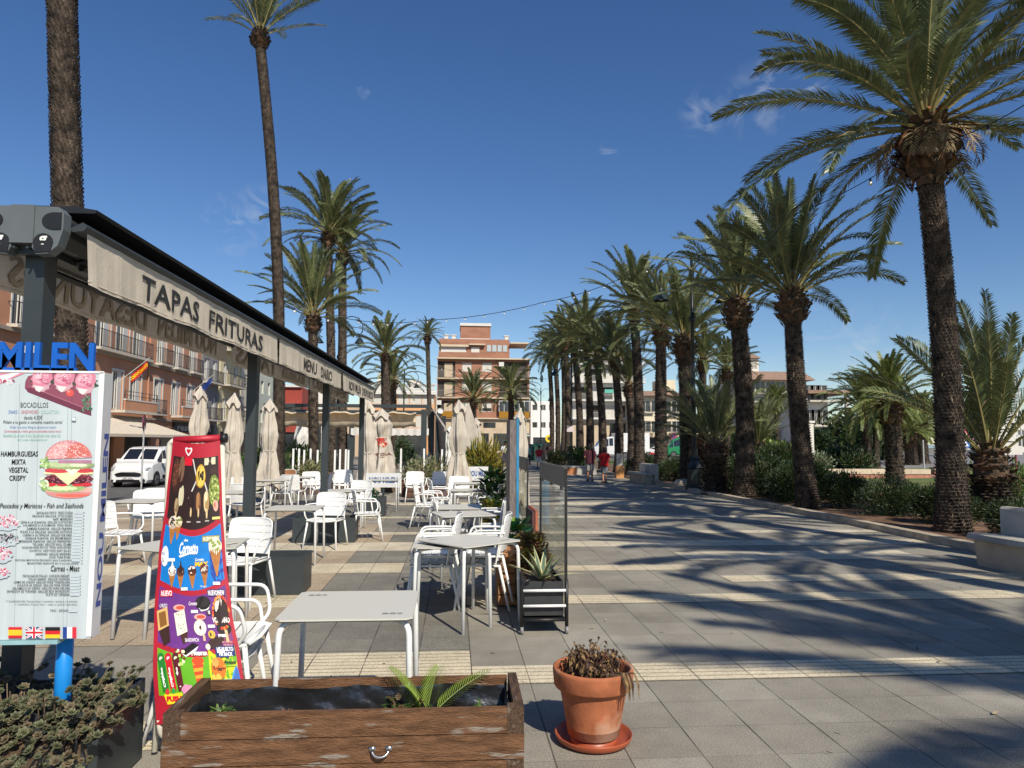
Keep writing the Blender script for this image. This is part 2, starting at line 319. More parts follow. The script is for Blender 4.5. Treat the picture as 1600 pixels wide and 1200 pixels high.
for s in (-1, 1):
    c = MB()
    prof = [(.06, 2.74), (.16, 2.72), (.2, 2.78), (.2, 2.87), (.12, 2.93), (.06, 2.93)]
    c.prism([(s*x, z) for x, z in prof], -.1, L_+.1, 'y'); c.build('cassette', mat('dark_cassette', (.025, .028, .03), .5, var=.1), AW)
    for i in range(3):
        y0 = i*4.04-.09+(.06 if i else 0); y1 = (i+1)*4.04-.02
        f = MB(); f.prism([(s*(.205), 2.83), (s*.275, 2.865), (s*.30, 2.84), (s*.28, 2.817), (s*.22, 2.81)], y0, y1, 'y'); f.build('front_bar', M_anth, AW)
        for yy in (y0+.3, y1-.3):
            a = MB(); a.tube([(s*.08, yy, 2.70), (s*.25, yy+(.1 if yy < y0+1 else -.1), 2.78)], .02, 6); a.build('folding_arm', M_black, AW)
        a = MB(); a.tube([(s*.12, y0+.3, 2.675), (s*.13, y1-.3, 2.675)], .022, 6); a.build('folding_arm', M_black, AW)
    # valances: three panels a side
    words = [('TAPAS', 'FRITURAS'), ('MENU', 'DIARIO'), ('NOU MILEN', 'DESAYUNOS')] if s > 0 else [('NOU MILEN', 'DESAYUNOS'), ('BOCADILLOS', 'TAPAS'), ('MENU', 'DIARIO')]
    for i in range(3):
        y0 = i*4.04-.04+(.09 if i else 0); y1 = (i+1)*4.04-.07; ph = i*1.7+s
        def wv(y, q, ph=ph): return (.008*sin(y*5+ph)+.004*sin(y*17+ph*2)+.002*sin(y*41))*(q)
        def vf(u, v, y0=y0, y1=y1): # v 0 top .. 1 bottom
            y = y0+(y1-y0)*u; q = .25+.75*v
            return (s*.272+wv(y, q)+s*.006*v, y+(.02*(1-u)**8*v), 2.815-.29*v-.006*sin(y*7)*v)
        v = MB().mi(0); v.grid(vf, 90, 6)
        v.mi(1)
        def tf(u, q, y0=y0, y1=y1):
            y = y0+(y1-y0)*u; return (s*.272+wv(y, .25+.75*(1-q))+.011, y, 2.815-.29*(1-q))
        def tfb(u, q, y0=y0, y1=y1):
            y = y1-(y1-y0)*u; return (s*.272+wv(y, .25+.75*(1-q))-.007, y, 2.815-.29*(1-q))
        fn = tf if s > 0 else tfb
        a, b_ = words[i]
        if s > 0:
            if i == 0: text(v, a, .17, .42, .22, .76, fn, .016); text(v, b_, .475, .86, .20, .74, fn, .016)
            elif i == 1: text(v, a, .30, .49, .2, .74, fn, .015); text(v, b_, .57, .78, .2, .74, fn, .015)
            else: text(v, a, .16, .52, .2, .74, fn, .015); text(v, b_, .57, .95, .2, .74, fn, .015)
        else:
            text(v, a, .08, .44, .14, .8, fn, .022); text(v, b_, .50, .95, .14, .8, fn, .022); v.mi(2)
            fb = lambda u, q, y0=y0, y1=y1: (tfb(u, q, y0, y1)[0]+.014, tfb(u, q, y0, y1)[1], tfb(u, q, y0, y1)[2])
            text(v, a, .08, .44, .14, .8, fb, .022); text(v, b_, .50, .95, .14, .8, fb, .022)
        cl = M_cloth
        v.build('valance', [cl, mat('valance_lettering', (.028, .028, .03), .8), mat('show_through_lettering', (.58, .50, .40), .9, var=.05)], AW, smooth=False)
        h = MB(); h.tube([vf(t/30, .93) for t in range(31)], .004, 4); h.build('valance_hem', M_cloth, AW)
# end housing
hz = MB()
for s in (-1, 1):
    prof = [(.0, 2.93), (.185, 2.925), (.215, 2.89), (.215, 2.80), (.19, 2.71), (.14, 2.665), (.075, 2.66), (.055, 2.70), (.055, 2.72), (0, 2.72)]
    hz.prism([(s*x, z) for x, z in prof], -.17, -.095, 'y')
hz.bb((-.062, -.178, 2.72), (.062, -.171, 2.932))
hp = hz.build('end_housing', mat('housing_grey', (.105, .12, .125), .5, var=.05), AW)
for s in (-1, 1):
    pad = MB(); pts = [(s*.205, 2.80), (s*.205, 2.893)]+[(s*(.165-.062*sin(a)), 2.846+.047*cos(a)) for a in [i*pi/10 for i in range(11)]]
    pad.prism(pts, -.1765, -.1705, 'y'); 
    pts = [(s*.07, 2.668), (s*.155, 2.676)]+[(s*(.115+.052*cos(a)), 2.725+.05*sin(a)) for a in [i*pi/10 for i in range(11)]]
    pad.prism(pts, -.1765, -.1705, 'y'); pad.build('rubber_pad', M_black, hp)
    g = MB(); text(g, 'g', s*.115-.022, s*.115+.022, 2.70, 2.76, lambda u, v: (u, -.178, v), .03); g.build('emblem', flat((.75, .75, .72)), hp)
bs = MB()
for x in (-.035, .035): bs.tube([(x, -.178, 2.695), (x, -.09, 2.695)], .007, 8)
bs.bb((-.06, -.12, 2.67), (.06, -.087, 2.72)); bs.build('bolted_bracket', M_anth, hp)

# ---------------- menu sign (near left) ----------------
SY = 3.46
sp0 = D(60, 995, SY)
SG = thing('menu_sign', 'tall white bar menu board with burger picture, blue support post and blue cut-out letters', 'sign', (sp0.x, SY, 0), 0)
def sz(py): return H+(690-py)*SY/F*1.0
sx0, sx1 = D(-72, 800, SY).x-sp0.x, -1.632-sp0.x; z0, z1 = .754, 1.964
T = .085
b = MB(); b.bb((sx0, 0, z0), (sx1, T, z1)); b.build('panel_box', mat('sign_white', (.62, .62, .62), .4, var=.03), SG)
b = MB(); b.bb((sx1-.018, -.006, z0+.01), (sx1+.004, .0, z1)); b.bb((sx0, -.006, z1-.004), (sx1, 0, z1+.006)); b.build('panel_edge', M_white, SG)
b = MB(); b.bb((sx0, -.012, z0-.02), (D(92, 998, SY).x-sp0.x, .05, z0-.002)); b.build('lower_ledge', mat('pale_blue_ledge', (.25, .42, .45), .5), SG)
b = MB(); b.tube([(D(100, 1040, SY+.12).x-sp0.x, .12, .2), (D(100, 1040, SY+.12).x-sp0.x, .12, z0+.1)], .036, 20); b.build('support_post', mat('sky_blue_paint', (.008, .22, .62), .35, var=.08), SG, smooth=True)
# face print. pixel-like sheet coordinates of the board face: u 0..170 across, v 583..1000 down (units of the board's own layout)
lay = [0]
def fp(u, v, l=0): # layout to board face
    q = D(u, v, SY); return (max(sx0+.002, min(sx1-.004, q.x-sp0.x)), -.0015-.0006*l, max(z0+.002, min(z1-.002, q.z)))
faceM = mat('printed_boards', (.50, .56, .58), .35, var=.05, sc_=1.5, stretch=(12, 1, 1))
f = MB(); f.poly([(sx0, -.0015, z0), (sx1-.003, -.0015, z0), (sx1-.003, -.0015, z1), (sx0, -.0015, z1)])
fo = f.build('printed_face', faceM, SG)
class Art:
    """flat print: coloured shapes laid on a surface, one mesh, one ink per colour"""
    def __init__(s, fn): s.fn = fn; s.mb = MB(); s.ms = []; s.ix = {}; s.l = 1
    def ink(s, c):
        m = flat(srgb(c) if isinstance(c, str) else c)
        if m.name not in s.ix: s.ix[m.name] = len(s.ms); s.ms.append(m)
        s.mb.mi(s.ix[m.name]); s.l += .012
    def P(s, c, pts): s.ink(c); s.mb.poly([s.fn(u, v, s.l) for u, v in pts])
    def E(s, c, u, v, a, b, n=20, t0=0, t1=2*pi, rot=0, wob=0):
        P = []
        for i in range(n+(t1 < 6.2)):
            t = t0+(t1-t0)*i/n; k = 1+wob*sin(i*2.7+u)
            x, y = a*cos(t)*k, b*sin(t)*k; P.append((u+x*cos(rot)-y*sin(rot), v+x*sin(rot)+y*cos(rot)))
        s.P(c, P)
    def R(s, c, u0, v0, u1, v1): s.P(c, [(u0, v0), (u1, v0), (u1, v1), (u0, v1)])
    def Tx(s, c, t, u0, u1, vb, vt, off=.01, sl=0): # vb = bottom row, vt = top row
        s.ink(c); text(s.mb, t, u0, u1, 0, 1, lambda u, v: s.fn(u, vb+(vt-vb)*v, s.l), off, sl)
    def done(s, name, par): return s.mb.build(name, s.ms, par)
A = Art(fp); r = random.Random(3)
for x in (-20, 22, 52, 98, 104):  # board joints
    A.P('#8fa0a6', [(x, 998), (x+.7, 998), (x+9+.7, 600), (x+9, 600)])
# sandwich board photo
A.P('#8a4a5c', [(40, 596), (44, 588), (60, 583), (143, 583), (143, 648), (130, 645), (100, 632), (44, 613), (39, 606)])
A.P('#6d3347', [(40, 606), (44, 613), (130, 646), (143, 650), (143, 642), (90, 622), (50, 606)])
for i in range(14): A.P('#a86a7b', [(45+i*6, 603+i*2.4), (58+i*6, 607+i*2.4), (52+i*6, 606.6+i*2.4)])
for cx, cy in ((66, 592), (101, 592), (134, 596)):
    A.E('#3b4a3c', cx+2, cy+4, 19, 8, wob=.25); A.E('#c9a0a8', cx-1, cy+8, 14, 12, wob=.1); A.E('#cf8095', cx, cy-2, 17, 14, wob=.06, rot=-.4); A.E('#dc9dac', cx-2, cy-3, 13, 10, wob=.05, rot=-.4); A.E('#b8627c', cx+3, cy+4, 9, 3, wob=.2, rot=.5); A.E('#e8bcc6', cx-4, cy-5, 7, 5, wob=.15, rot=-.4)
    for i in range(40): A.E(r.choice(['#e9c3cb', '#c25a76', '#b04a68', '#d98a9c']), cx+r.uniform(-9, 9), cy-2+r.uniform(-7, 7), 1.6, .8, 6)
    A.P('#e0d8d4', [(cx-12, cy+10), (cx+4, cy+13), (cx-4, cy+21), (cx-9, cy+18)])
A.E('#e2554f', 110, 614, 6, 5.5); A.E('#f4a193', 108, 612, 2, 1.6, 8)
for i in range(26): A.E(r.choice(['#4c7a5e', '#6b9275', '#2f5541']), 138+r.uniform(-9, 5), 628+r.uniform(-10, 14), 3.4, 1, 8, rot=r.uniform(0, 3))
A.P('#d9869a', [(-72, 583), (40, 583), (0, 600), (-72, 632)]); A.P('#e9eef0', [(-72, 600), (20, 583), (32, 583), (0, 598), (-72, 624)])
for i in range(40): A.E(r.choice(['#b8476a', '#f0c5cf', '#dfe7e4', '#8c2c4c']), r.uniform(-70, 24), r.uniform(584, 600), 3, 1.4, 7, rot=r.uniform(0, 3))
K = '#20242a'
A.Tx(K, 'BOCADILLOS', 33, 76, 637, 629, -.005)
A.Tx('#4a6fb0', 'SNAKS -', 14, 30, 646.5, 641, -.003, .1); A.Tx('#b5526a', 'SANDWICHES', 34, 60, 646.5, 641, -.003, .1); A.Tx('#8fb5b0', '- COLLACTION', 62, 93, 646.5, 641, -.003, .1)
A.Tx(K, 'desde 4.50€', 38, 67, 655.5, 649, -.003, .1); A.Tx(K, 'Pidelo a tu gusto o consulta nuestra carta!', 6, 98, 663.5, 657, 0, .1)
A.Tx('#4a6fb0', 'Order it to your liking or consult our menu!', 16, 88, 670.5, 665.5, -.003, .15); A.Tx('#b5526a', 'Commandez-le a votre gout ou consultez notre menu!', 7, 96, 677, 671.5, -.003, .15)
A.Tx('#79b09c', 'Bestellen Sie es nach Ihrem Geschmack oder sehen Sie', 6, 95, 683, 678, -.004, .15); A.Tx('#79b09c', 'sich unsere Speisekarte an!', 28, 74, 690, 685, -.004, .15)
for i, (t, a_, c_) in enumerate((('HAMBURGUESAS', 2, 60), ('MIXTA', 19, 41), ('VEGETAL', 14, 45), ('CRISPY', 15, 41))): A.Tx('#14171c', t, a_, c_, 713+i*12.6, 705+i*12.6, .02, .08)
# burger
bx = 108
A.E('#c98a86', bx, 768, 36, 11, 24, t0=0, t1=pi); A.R('#d8a79f', bx-36, 762, bx+36, 768.5); A.E('#e2695c', bx+6, 772, 27, 5, 20, t0=0, t1=pi)
A.E('#8faf6c', bx-8, 763, 34, 6, 40, wob=.16); A.E('#cfe0ab', bx-10, 763, 24, 3.5, 30, wob=.2)
for q in (-28, -10, 14, 28): A.E('#c9303a', bx+q, 757, 9, 3.2, 12)
A.E('#6f2c38', bx, 748, 38, 8.5, 30, wob=.03); A.E('#4b1a26', bx, 751, 36, 5, 30, wob=.05)
for i in range(120): A.E(r.choice(['#b5677a', '#c98796', '#8b3a4e', '#3b1018']), bx+r.uniform(-35, 35), 748+r.uniform(-6.5, 6.5), 1.1, .8, 6)
A.P('#f0dca8', [(bx-38, 741), (bx+38, 741), (bx+38, 738), (bx-38, 738)]); A.P('#f3dfae', [(bx-22, 741), (bx+20, 741), (bx-1, 758)])
A.E('#c6454a', bx-16, 735, 21, 4.2, 20); A.E('#c6454a', bx+24, 735, 15, 4, 20); A.P('#f4ead2', [(bx-6, 733), (bx+18, 733), (bx+6, 743)])
A.E('#93a573', bx, 727, 40, 6.5, 60, wob=.14); A.E('#b9c898', bx-12, 726, 26, 4, 40, wob=.2); A.E('#dcebc0', bx+16, 727, 14, 2.4, 30, wob=.25)
A.R('#b07a96', bx-16, 719, bx+36, 724)
A.E('#c9848b', bx, 718, 37, 30, 30, t0=pi, t1=2*pi); A.E('#d79a9a', bx-6, 717, 28, 26, 26, t0=pi, t1=2*pi); A.E('#cc6f66', bx+14, 716, 20, 24, 20, t0=pi, t1=2*pi)
for i in range(150):
    a = r.uniform(pi, 2*pi); q = r.random()**.5; A.E('#f3ddd8', bx+33*q*cos(a), 716+27*q*sin(a), 1.0, .6, 6, rot=r.uniform(0, 3))
for i in range(30): A.E(r.choice(['#7ba35a', '#a6c37f', '#d9e6c0']), 68+r.uniform(-4, 9), r.choice([r.uniform(716, 733), r.uniform(748, 765)]), 4, 2, 8, rot=r.uniform(0, 3))
A.Tx('#14171c', 'Pescados y Mariscos - Fish and Seafoods', 1, 131, 796, 786, .006, .25)
rows = ['BACALAO FRITO  FRIED CODA', 'BACALAO GALLEGA  STYLE CODE', 'RAPE  MONKFISH', 'SEPIA A LA PLANCHA  GRILLED CUTTLEFISH', 'CALAMARES A LA ROMANA  FRIED SQUID', 'GAMBAS PLANCHA  GRILLED PRAWNS', 'PULPO A LA GALLEGA  GALICIAN OCTOPUS', 'LUBINA A LA ESPALDA  GRILLED SEA BASS', 'DORADA PLANCHA  SEA BREAM BAKED', 'EMPERADOR PLANCHA  GRILLED SWORDFISH', 'TELLINAS  GRILLED SHELL CLAMS', 'BOQUERONES FRITOS  FRIED ANCHOVIES', 'CHOPITOS  DEEP FRIED BABY SQUID', 'SARDINAS  GRILLED SARDINES', 'ATUN  TUNA STEAK', 'FRITURA MIXTA DE PESCADO (para 2 personas)', 'MIXED FRIED SEAFOOD (for 2 or more people)']
x0s = [59, 52, 84, 34, 37, 43, 33, 37, 41, 29, 52, 36, 47, 57, 78, 25, 44]
for i, t in enumerate(rows):
    v = 802.5+i*4.95; A.Tx('#3a3f45', t, x0s[i], 115-(i*.25) if i < 15 else (113 if i == 15 else 124), v, v-3.4, .012)
    if i < 16: A.R('#b9c4ca', 117-i*.25, v-4, 130-i*.25, v+.4)
    A.R('#3a3f45', 131.5-i*.2, v-2.2, 133-i*.2, v-1)
A.Tx('#14171c', 'Carnes - Meat', 80, 125, 892, 883, .006, .2)
for i, (t, x) in enumerate((('PECHUGA DE POLLO  CHICKEN BREAST', 37), ('POLLO ASADO  GRILLED CHICKEN', 46), ('LOMO DE CERDO  GRILLED PORK TENDERLOIN', 23), ('CHULETA DE CERDO  GRILLED PORK CHOPS', 28), ('SOLOMILLO DE CERDO  GRILLED PORK SIRLOIN', 21), ('ENTRECOT DE TERNERA  GRILLED BEEF ENTRECOTE', 12), ('FILETE DE TERNERA', 73))):
    v = 901+i*4.85; A.Tx('#3a3f45', t, x, 110, v, v-3.4, .012); A.R('#b9c4ca', 111, v-4, 125, v+.3); A.R('#3a3f45', 126, v-2, 127.3, v-1)
A.Tx('#555a60', '** GUARNICION: Patatas fritas + ensalada o verdura a la plancha', 10, 122, 941, 937.5, .003); A.Tx('#555a60', '** GARNISH: French fries + salad or grilled vegetables', 24, 122, 945.5, 942.5, .003); A.Tx('#555a60', 'PAN - BREAD', 80, 108, 955, 951.5, .005); A.R('#b9c4ca', 109, 951, 122, 956)
# food plates at the left rim
for (u, v, a, c) in ((12, 815, 20, 12), (6, 842, 24, 10), (2, 865, 18, 13), (0, 894, 16, 8)):
    A.E('#b4c0c6', u, v+3, a+1, c-1, 24, wob=.1)
    cols = ['#c76f86', '#e7b3bf', '#a8455f', '#f0dcdc'] if c != 10 else ['#454852', '#8d8f99', '#2b2c33', '#b9a4ab']
    for i in range(90):
        q = r.random()**.5; k = r.uniform(0, 6.28); A.E(r.choice(cols), u+q*a*cos(k), v-1+q*c*.8*sin(k), r.uniform(1, 3.2), r.uniform(.6, 1.6), 7, rot=r.uniform(0, 3))
# flags
u = 15; A.R('#c8202f', u, 979, u+21, 983.3); A.R('#f1bf2b', u, 983.3, u+21, 992); A.R('#c8202f', u, 992, u+21, 996.3)
u = 42; A.R('#24407c', u, 979, u+26, 996.3)
for w_, c in ((3.2, '#f2f2f2'), (1.1, '#c8202f')):
    A.P(c, [(u, 979), (u+w_, 979), (u+26, 996.3-w_*.6), (u+26, 996.3), (u+26-w_, 996.3), (u, 979+w_*.6)]); A.P(c, [(u+26, 979), (u+26, 979+w_*.6), (u+w_, 996.3), (u, 996.3), (u, 996.3-w_*.6), (u+26-w_, 979)])
A.R('#f2f2f2', u+10, 979, u+16, 996.3); A.R('#f2f2f2', u, 984.6, u+26, 990.7); A.R('#c8202f', u+11.3, 979, u+14.7, 996.3); A.R('#c8202f', u, 986, u+26, 989.3)
u = 72.5; A.R('#181818', u, 979, u+23, 984.8); A.R('#cf2027', u, 984.8, u+23, 990.5); A.R('#f0c22b', u, 990.5, u+23, 996.3)
u = 100; A.R('#1d3f8c', u, 979, u+6.5, 996.3); A.R('#eef0f0', u+6.5, 979, u+14.5, 996.3); A.R('#d02a3e', u+14.5, 979, u+21, 996.3)
A.E('#9aa7aa', 117, 655, 4, 3.4, 10, wob=.3); A.E('#d5dde0', 117, 655, 3, 2.5, 10, wob=.3)
A.done('menu_artwork', fo)
# side lettering
b = MB(); text(b, 'NOU MILEN', .885, 1.68, .018, .062, lambda u, v: (sx1+.0015, T-v+.005, u), .035)
b.build('side_lettering', flat(srgb('#3c4f94')), SG)
# blue cut out letters on top (the first word runs out of the picture)
b = MB()
def blue(t, x0, x1):
    vs, fs = text_data(t, .028); xs = [v[0] for v in vs]; ys = [v[1] for v in vs]; a, c = min(xs), max(xs); d, e = min(ys), max(ys)
    n = len(vs); V = [(x0+(v[0]-a)/(c-a)*(x1-x0), yy, z1+.008+(v[1]-d)/(e-d)*.135) for yy in (.03, .05) for v in vs]
    b.add(V, fs+[tuple(i+n for i in reversed(f)) for f in fs])
    from collections import Counter
    ed = Counter()
    for f in fs:
        for i in range(len(f)): ed[(f[i], f[(i+1) % len(f)])] += 1
    b.add(V, [(i, j, j+n, i+n) for (i, j) in ed if (j, i) not in ed])
blue('MILEN', fp(-12, 560)[0], fp(141, 560)[0]); b.bb((sx0, .03, z1+.006), (fp(112, 600)[0], .05, z1+.022))
b.build('cut_out_letters', mat('royal_blue_letters', (.004, .10, .46), .4, var=.05), SG)

# ---------------- planters ----------------
def trough(name, label, loc, wx, dy, h, cat='planter', m=M_anth, group='dark metal planter boxes under the awning pillars'):
    t = thing(name, label, cat, loc, 0, group)
    b = MB(); th = .012
    b.bb((-wx/2, -dy/2, .01), (wx/2, -dy/2+th, h)); b.bb((-wx/2, dy/2-th, .01), (wx/2, dy/2, h)); b.bb((-wx/2, -dy/2+th, .01), (-wx/2+th, dy/2-th, h)); b.bb((wx/2-th, -dy/2+th, .01), (wx/2, dy/2-th, h)); b.bb((-wx/2+th, -dy/2+th, .01), (wx/2-th, dy/2-th, .03))
    b.build('box', m, t); s = MB(); s.bb((-wx/2+th, -dy/2+th, .03), (wx/2-th, dy/2-th, h-.07)); s.build('soil', M_soil, t); return t
trough('planter_box', 'dark planter box at the foot of the menu sign, full of succulents', (-2.1, 3.755, 0), 1.0, .49, .41)
trough('planter_box', 'large empty dark planter box behind the upright slatted chair', (-2.1, 8.2, 0), 1.0, .45, .405)
trough('planter_box', 'dark planter box at the foot of the third pillar, behind two table legs', (-2.1, 12.2, 0), 1.0, .45, .405)
trough('planter_box', 'small dark planter box holding bright green leaves at the farthest pillar', (-1.82, 16.3, 0), .62, .45, .42)

# wooden planter in front
WP = thing('wooden_planter', 'big weathered brown wooden planter lined with black plastic', 'planter', (-.465, 3.60, 0), R_(-.6))
M_wood = mat('weathered_wood', (.15, .075, .038), .8, var=.26, sc_=5, bump=.9, bsc=26, stretch=(1.6, 6, 9), col2=(.27, .23, .19), c2sc=2.1, c2r=(.585, .63), spec=.2)
M_woodd = mat('dark_weathered_wood', (.085, .045, .022), .7, var=.35, sc_=10, bump=.8, bsc=30, stretch=(9, 1.2, 9), col2=(.2, .17, .14), c2sc=3, c2r=(.6, .68))
w2, d2, hh = .80, .235, .445
for k in range(4):
    zt = hh-.004-k*.114; ex = (.075 if k % 2 == 0 else -.002)
    b = MB(); b.rbox((0, -d2+.012-(.003 if k % 2 else 0), zt-.0545), (2*(w2-ex), .03, .109), .004); b.build('front_board', M_wood, WP)
    b = MB(); b.rbox((0, d2-.012, zt-.0545), (2*w2-.1, .026, .109), .004); b.build('back_board', M_wood, WP)
for s in (-1, 1):
    b = MB(); b.bb((s*(w2-.075)-(0 if s > 0 else .0), -d2-.002, .0), (s*w2, -d2+.05, hh+.002)); b.build('corner_post', M_woodd, WP)
    b = MB(); b.bb((s*(w2-.045), -d2+.052, .02), (s*w2, d2+.004, hh+.004)); b.build('end_board', M_woodd, WP)
b = MB() # plastic liner with creases
def lin(y, sgn):
    def f(u, v):
        x = -w2+.06+(2*w2-.12)*u
        return (x, y+sgn*(.010+.03*v+.022*sin(x*9+v*5)*v+.016*sin(x*21-v*13+2*sin(x*5))*v+.010*sin(x*37+v*29+3*sin(x*11))*(.3+v)), hh-.028-.016*abs(sin(x*7))-.25*v)
    return f
b.grid(lin(d2-.03, -1), 120, 10); b.grid(lin(-d2+.03, 1), 60, 5)
for s in (-1, 1): b.grid(lambda u, v, s=s: (s*(w2-.06-.02*v+.006*sin(u*20+v*6)), -d2+.04+(2*d2-.08)*u, hh-.04-.25*v), 20, 4)
b.build('plastic_liner', mat('black_liner', (.014, .015, .017), .27, var=.3, sc_=5, bump=.7, bsc=14, spec=.9, coat=.3), WP, smooth=True)
b = MB(); b.grid(lambda u, v: (-w2+.07+(2*w2-.14)*u, -d2+.06+(2*d2-.12)*v, hh-.19+.025*sin(u*37)*sin(v*11)+.015*sin(u*83+v*7)), 60, 16); b.build('soil', M_soil, WP)
b = MB(); hp_ = [(.155+.037*math.cos(a), -d2-.016-.018*abs(sin(a)), .275-.024*sin(a)) for a in [i*pi/10 for i in range(11)]]
b.tube(hp_, .006, 8); b.box((.192, -d2-.008, .278), (.03, .006, .02)); b.box((.118, -d2-.008, .278), (.03, .006, .02)); b.build('handle', M_chrome, WP, smooth=True)

# terracotta pot
PT = thing('flower_pot', 'terracotta flower pot on a saucer holding a withered brown plant', 'pot', (.79, 4.06, 0)); PT.scale = (.96, .96, 1)
M_ter = mat('terracotta', (.38, .125, .055), .78, var=.16, sc_=9, bump=.2, bsc=40, c2r=(.5, .62), col2=(.50, .29, .19), c2sc=3, spec=.3)
b = MB(); b.lathe([(0, .035), (.133, .035), (.148, .045), (.19, .29), (.203, .295), (.221, .30), (.228, .31), (.235, .385), (.234, .40), (.226, .406), (.214, .402), (.21, .39), (.197, .31), (.19, .27), (.15, .06)], 56); b.build('pot', M_ter, PT, smooth=True)
b = MB(); b.lathe([(0, .004), (.178, .004), (.208, .028), (.218, .048), (.222, .05), (.223, .044), (.212, .018), (.182, 0), (0, 0)], 56); b.lathe([(0, .03), (.135, .03), (.134, .005)], 40); b.build('saucer', mat('plastic_terracotta', (.36, .08, .032), .42, var=.05), PT, smooth=True)
b = MB(); b.grid(lambda u, v: (.197*u*cos(v*2*pi), .197*u*sin(v*2*pi), .335+.012*sin(u*15+v*20)), 10, 24); b.build('soil', M_soil, PT)
rr = random.Random(5)
def dry(mb, n, rad, zb, hgt, hang=False):
    for i in range(n):
        a = rr.uniform(0, 2*pi); q = rad*rr.random()**.6; p = Vector((q*cos(a), q*sin(a), zb)); d = Vector((cos(a)*.25+rr.uniform(-.2, .2), sin(a)*.25+rr.uniform(-.2, .2), 1)); h = hgt*rr.uniform(.4, 1)*(1.1-q/rad*.5)
        pts = [p]; 
        for k in range(1, 6): pts.append(p+d*h*k/5+Vector((rr.uniform(-.008, .008), rr.uniform(-.008, .008), -.03*(k/5)**3)))
        mb.mi(0); mb.tube(pts, [.0022-.0003*k for k in range(6)], 4, False)
        for k in range(rr.randint(4, 9)): # curled leaves
            c = pts[rr.randint(1, 5)]; l = rr.uniform(.02, .045); t = Vector((rr.uniform(-1, 1), rr.uniform(-1, 1), rr.uniform(-1.2, .3))).normalized(); s_ = t.cross(Vector((rr.uniform(-1, 1), rr.uniform(-1, 1), .3))).normalized()*l*.28
            q1 = c+t*l*.5+Vector((0, 0, .004)); q2 = c+t*l+Vector((0, 0, -.008)); mb.mi(rr.choice((0, 0, 1))); mb.add([c, q1+s_, q2, q1-s_, q1+s_.cross(t)*.4], [(0, 1, 4), (1, 2, 4), (2, 3, 4), (3, 0, 4)])
b = MB(); dry(b, 130, .14, .36, .23)
for i in range(9): # leaves hanging over the rim
    x = .15+rr.uniform(-.02, .06); pts = [(x-.03, -.12, .4), (x-.01, -.19, .415), (x, -.238, .37), (x+rr.uniform(-.01, .01), -.242, .30+rr.uniform(-.03, .04))]; b.mi(1 if i % 2 else 0); b.tube([Vector(p)*1.0 for p in pts], [.003, .006, .006, .001], 4)
b.build('withered_plant', [mat('dead_leaf', (.075, .04, .025), .9, var=.3, sc_=30), mat('dead_leaf_straw', (.25, .15, .06), .9, var=.3, sc_=30)], PT)
# ---------------- chairs and tables ----------------
def make_chair(label, m=M_white, wood=None):
    t = thing('armchair', label, 'chair', group='white slatted armchairs on the terrace')
    b = MB() # seat: five slats, dished, front towards -y
    for k in range(5):
        y0, y1 = -.22+k*.088, -.22+k*.088+.079
        def sf(u, v, y0=y0, y1=y1):
            x = -.235+.47*u; y = y0+(y1-y0)*v; return (x*(1-.06*(y+.22)/.44), y, .452-.022*(1-(x/.235)**2)*1-.03*max(0, (-y-.15)/.07)**2*.5)
        n0 = len(b.v); b.grid(sf, 8, 2); b.grid(lambda u, v: (lambda p: (p[0], p[1], p[2]-.006))(sf(u, v)), 8, 2)
        b.tube([sf(0, 0), sf(.5, 0), sf(1, 0)], .004, 4)
    b.build('seat', wood or m, t, smooth=False)
    b = MB() # curved back with five slats
    def bf(u, z, off=0):
        a = (u-.5)*2; hw = .235+.01*(z-.45); rr_ = 1 if z < .76 else math.sqrt(max(0, 1-((z-.76)/.075)**2))*.16+.84
        return (a*hw*rr_, .20+.16*(z-.45)-.055*a*a+off, z)
    for k in range(5):
        z0, z1 = .478+k*.071, .478+k*.071+.0625
        b.grid(lambda u, v: bf(u, z0+(z1-z0)*v), 12, 3); b.grid(lambda u, v: bf(u, z0+(z1-z0)*v, .006), 12, 3)
        b.tube([bf(i/12, z1, .003) for i in range(13)], .0035, 4)
    b.build('backrest', wood or m, t)
    b = MB()
    path = [bf(0, .44, .004)]+[bf(0, z, .004) for z in (.55, .66, .76)]+[bf(0, .80, .004), bf(.04, .826, .004), bf(.12, .834, .004)]+[bf(i/10, .834, .004) for i in range(2, 9)]+[bf(.88, .834, .004), bf(.96, .826, .004), bf(1, .80, .004)]+[bf(1, z, .004) for z in (.76, .66, .55, .44)]
    b.tube(path, .0085, 6, False)
    b.tube([(-.23, -.2, .43), (-.232, .18, .43)], .012, 6); b.tube([(.23, -.2, .43), (.232, .18, .43)], .012, 6); b.tube([(-.23, .17, .43), (.23, .17, .43)], .012, 6); b.tube([(-.23, -.19, .428), (.23, -.19, .428)], .012, 6)
    b.build('frame', m, t, smooth=True)
    for s in (-1, 1):
        b = MB(); b.tube(bez([(s*.222, -.185, .435), (s*.268, -.255, 0)], 0), [.0155, .0125], 8); b.build('leg', m, t, smooth=True)
        b = MB(); b.tube([(s*.222, .18, .44), (s*.255, .285, 0)], [.0155, .0125], 8); b.build('leg', m, t, smooth=True)
        b = MB(); b.tube(bez([(s*.232, .20, .66), (s*.29, .10, .665), (s*.295, -.17, .66), (s*.262, -.205, .50), (s*.235, -.15, .432)], .06), .0115, 8, False); b.build('armrest', m, t, smooth=True)
    return t
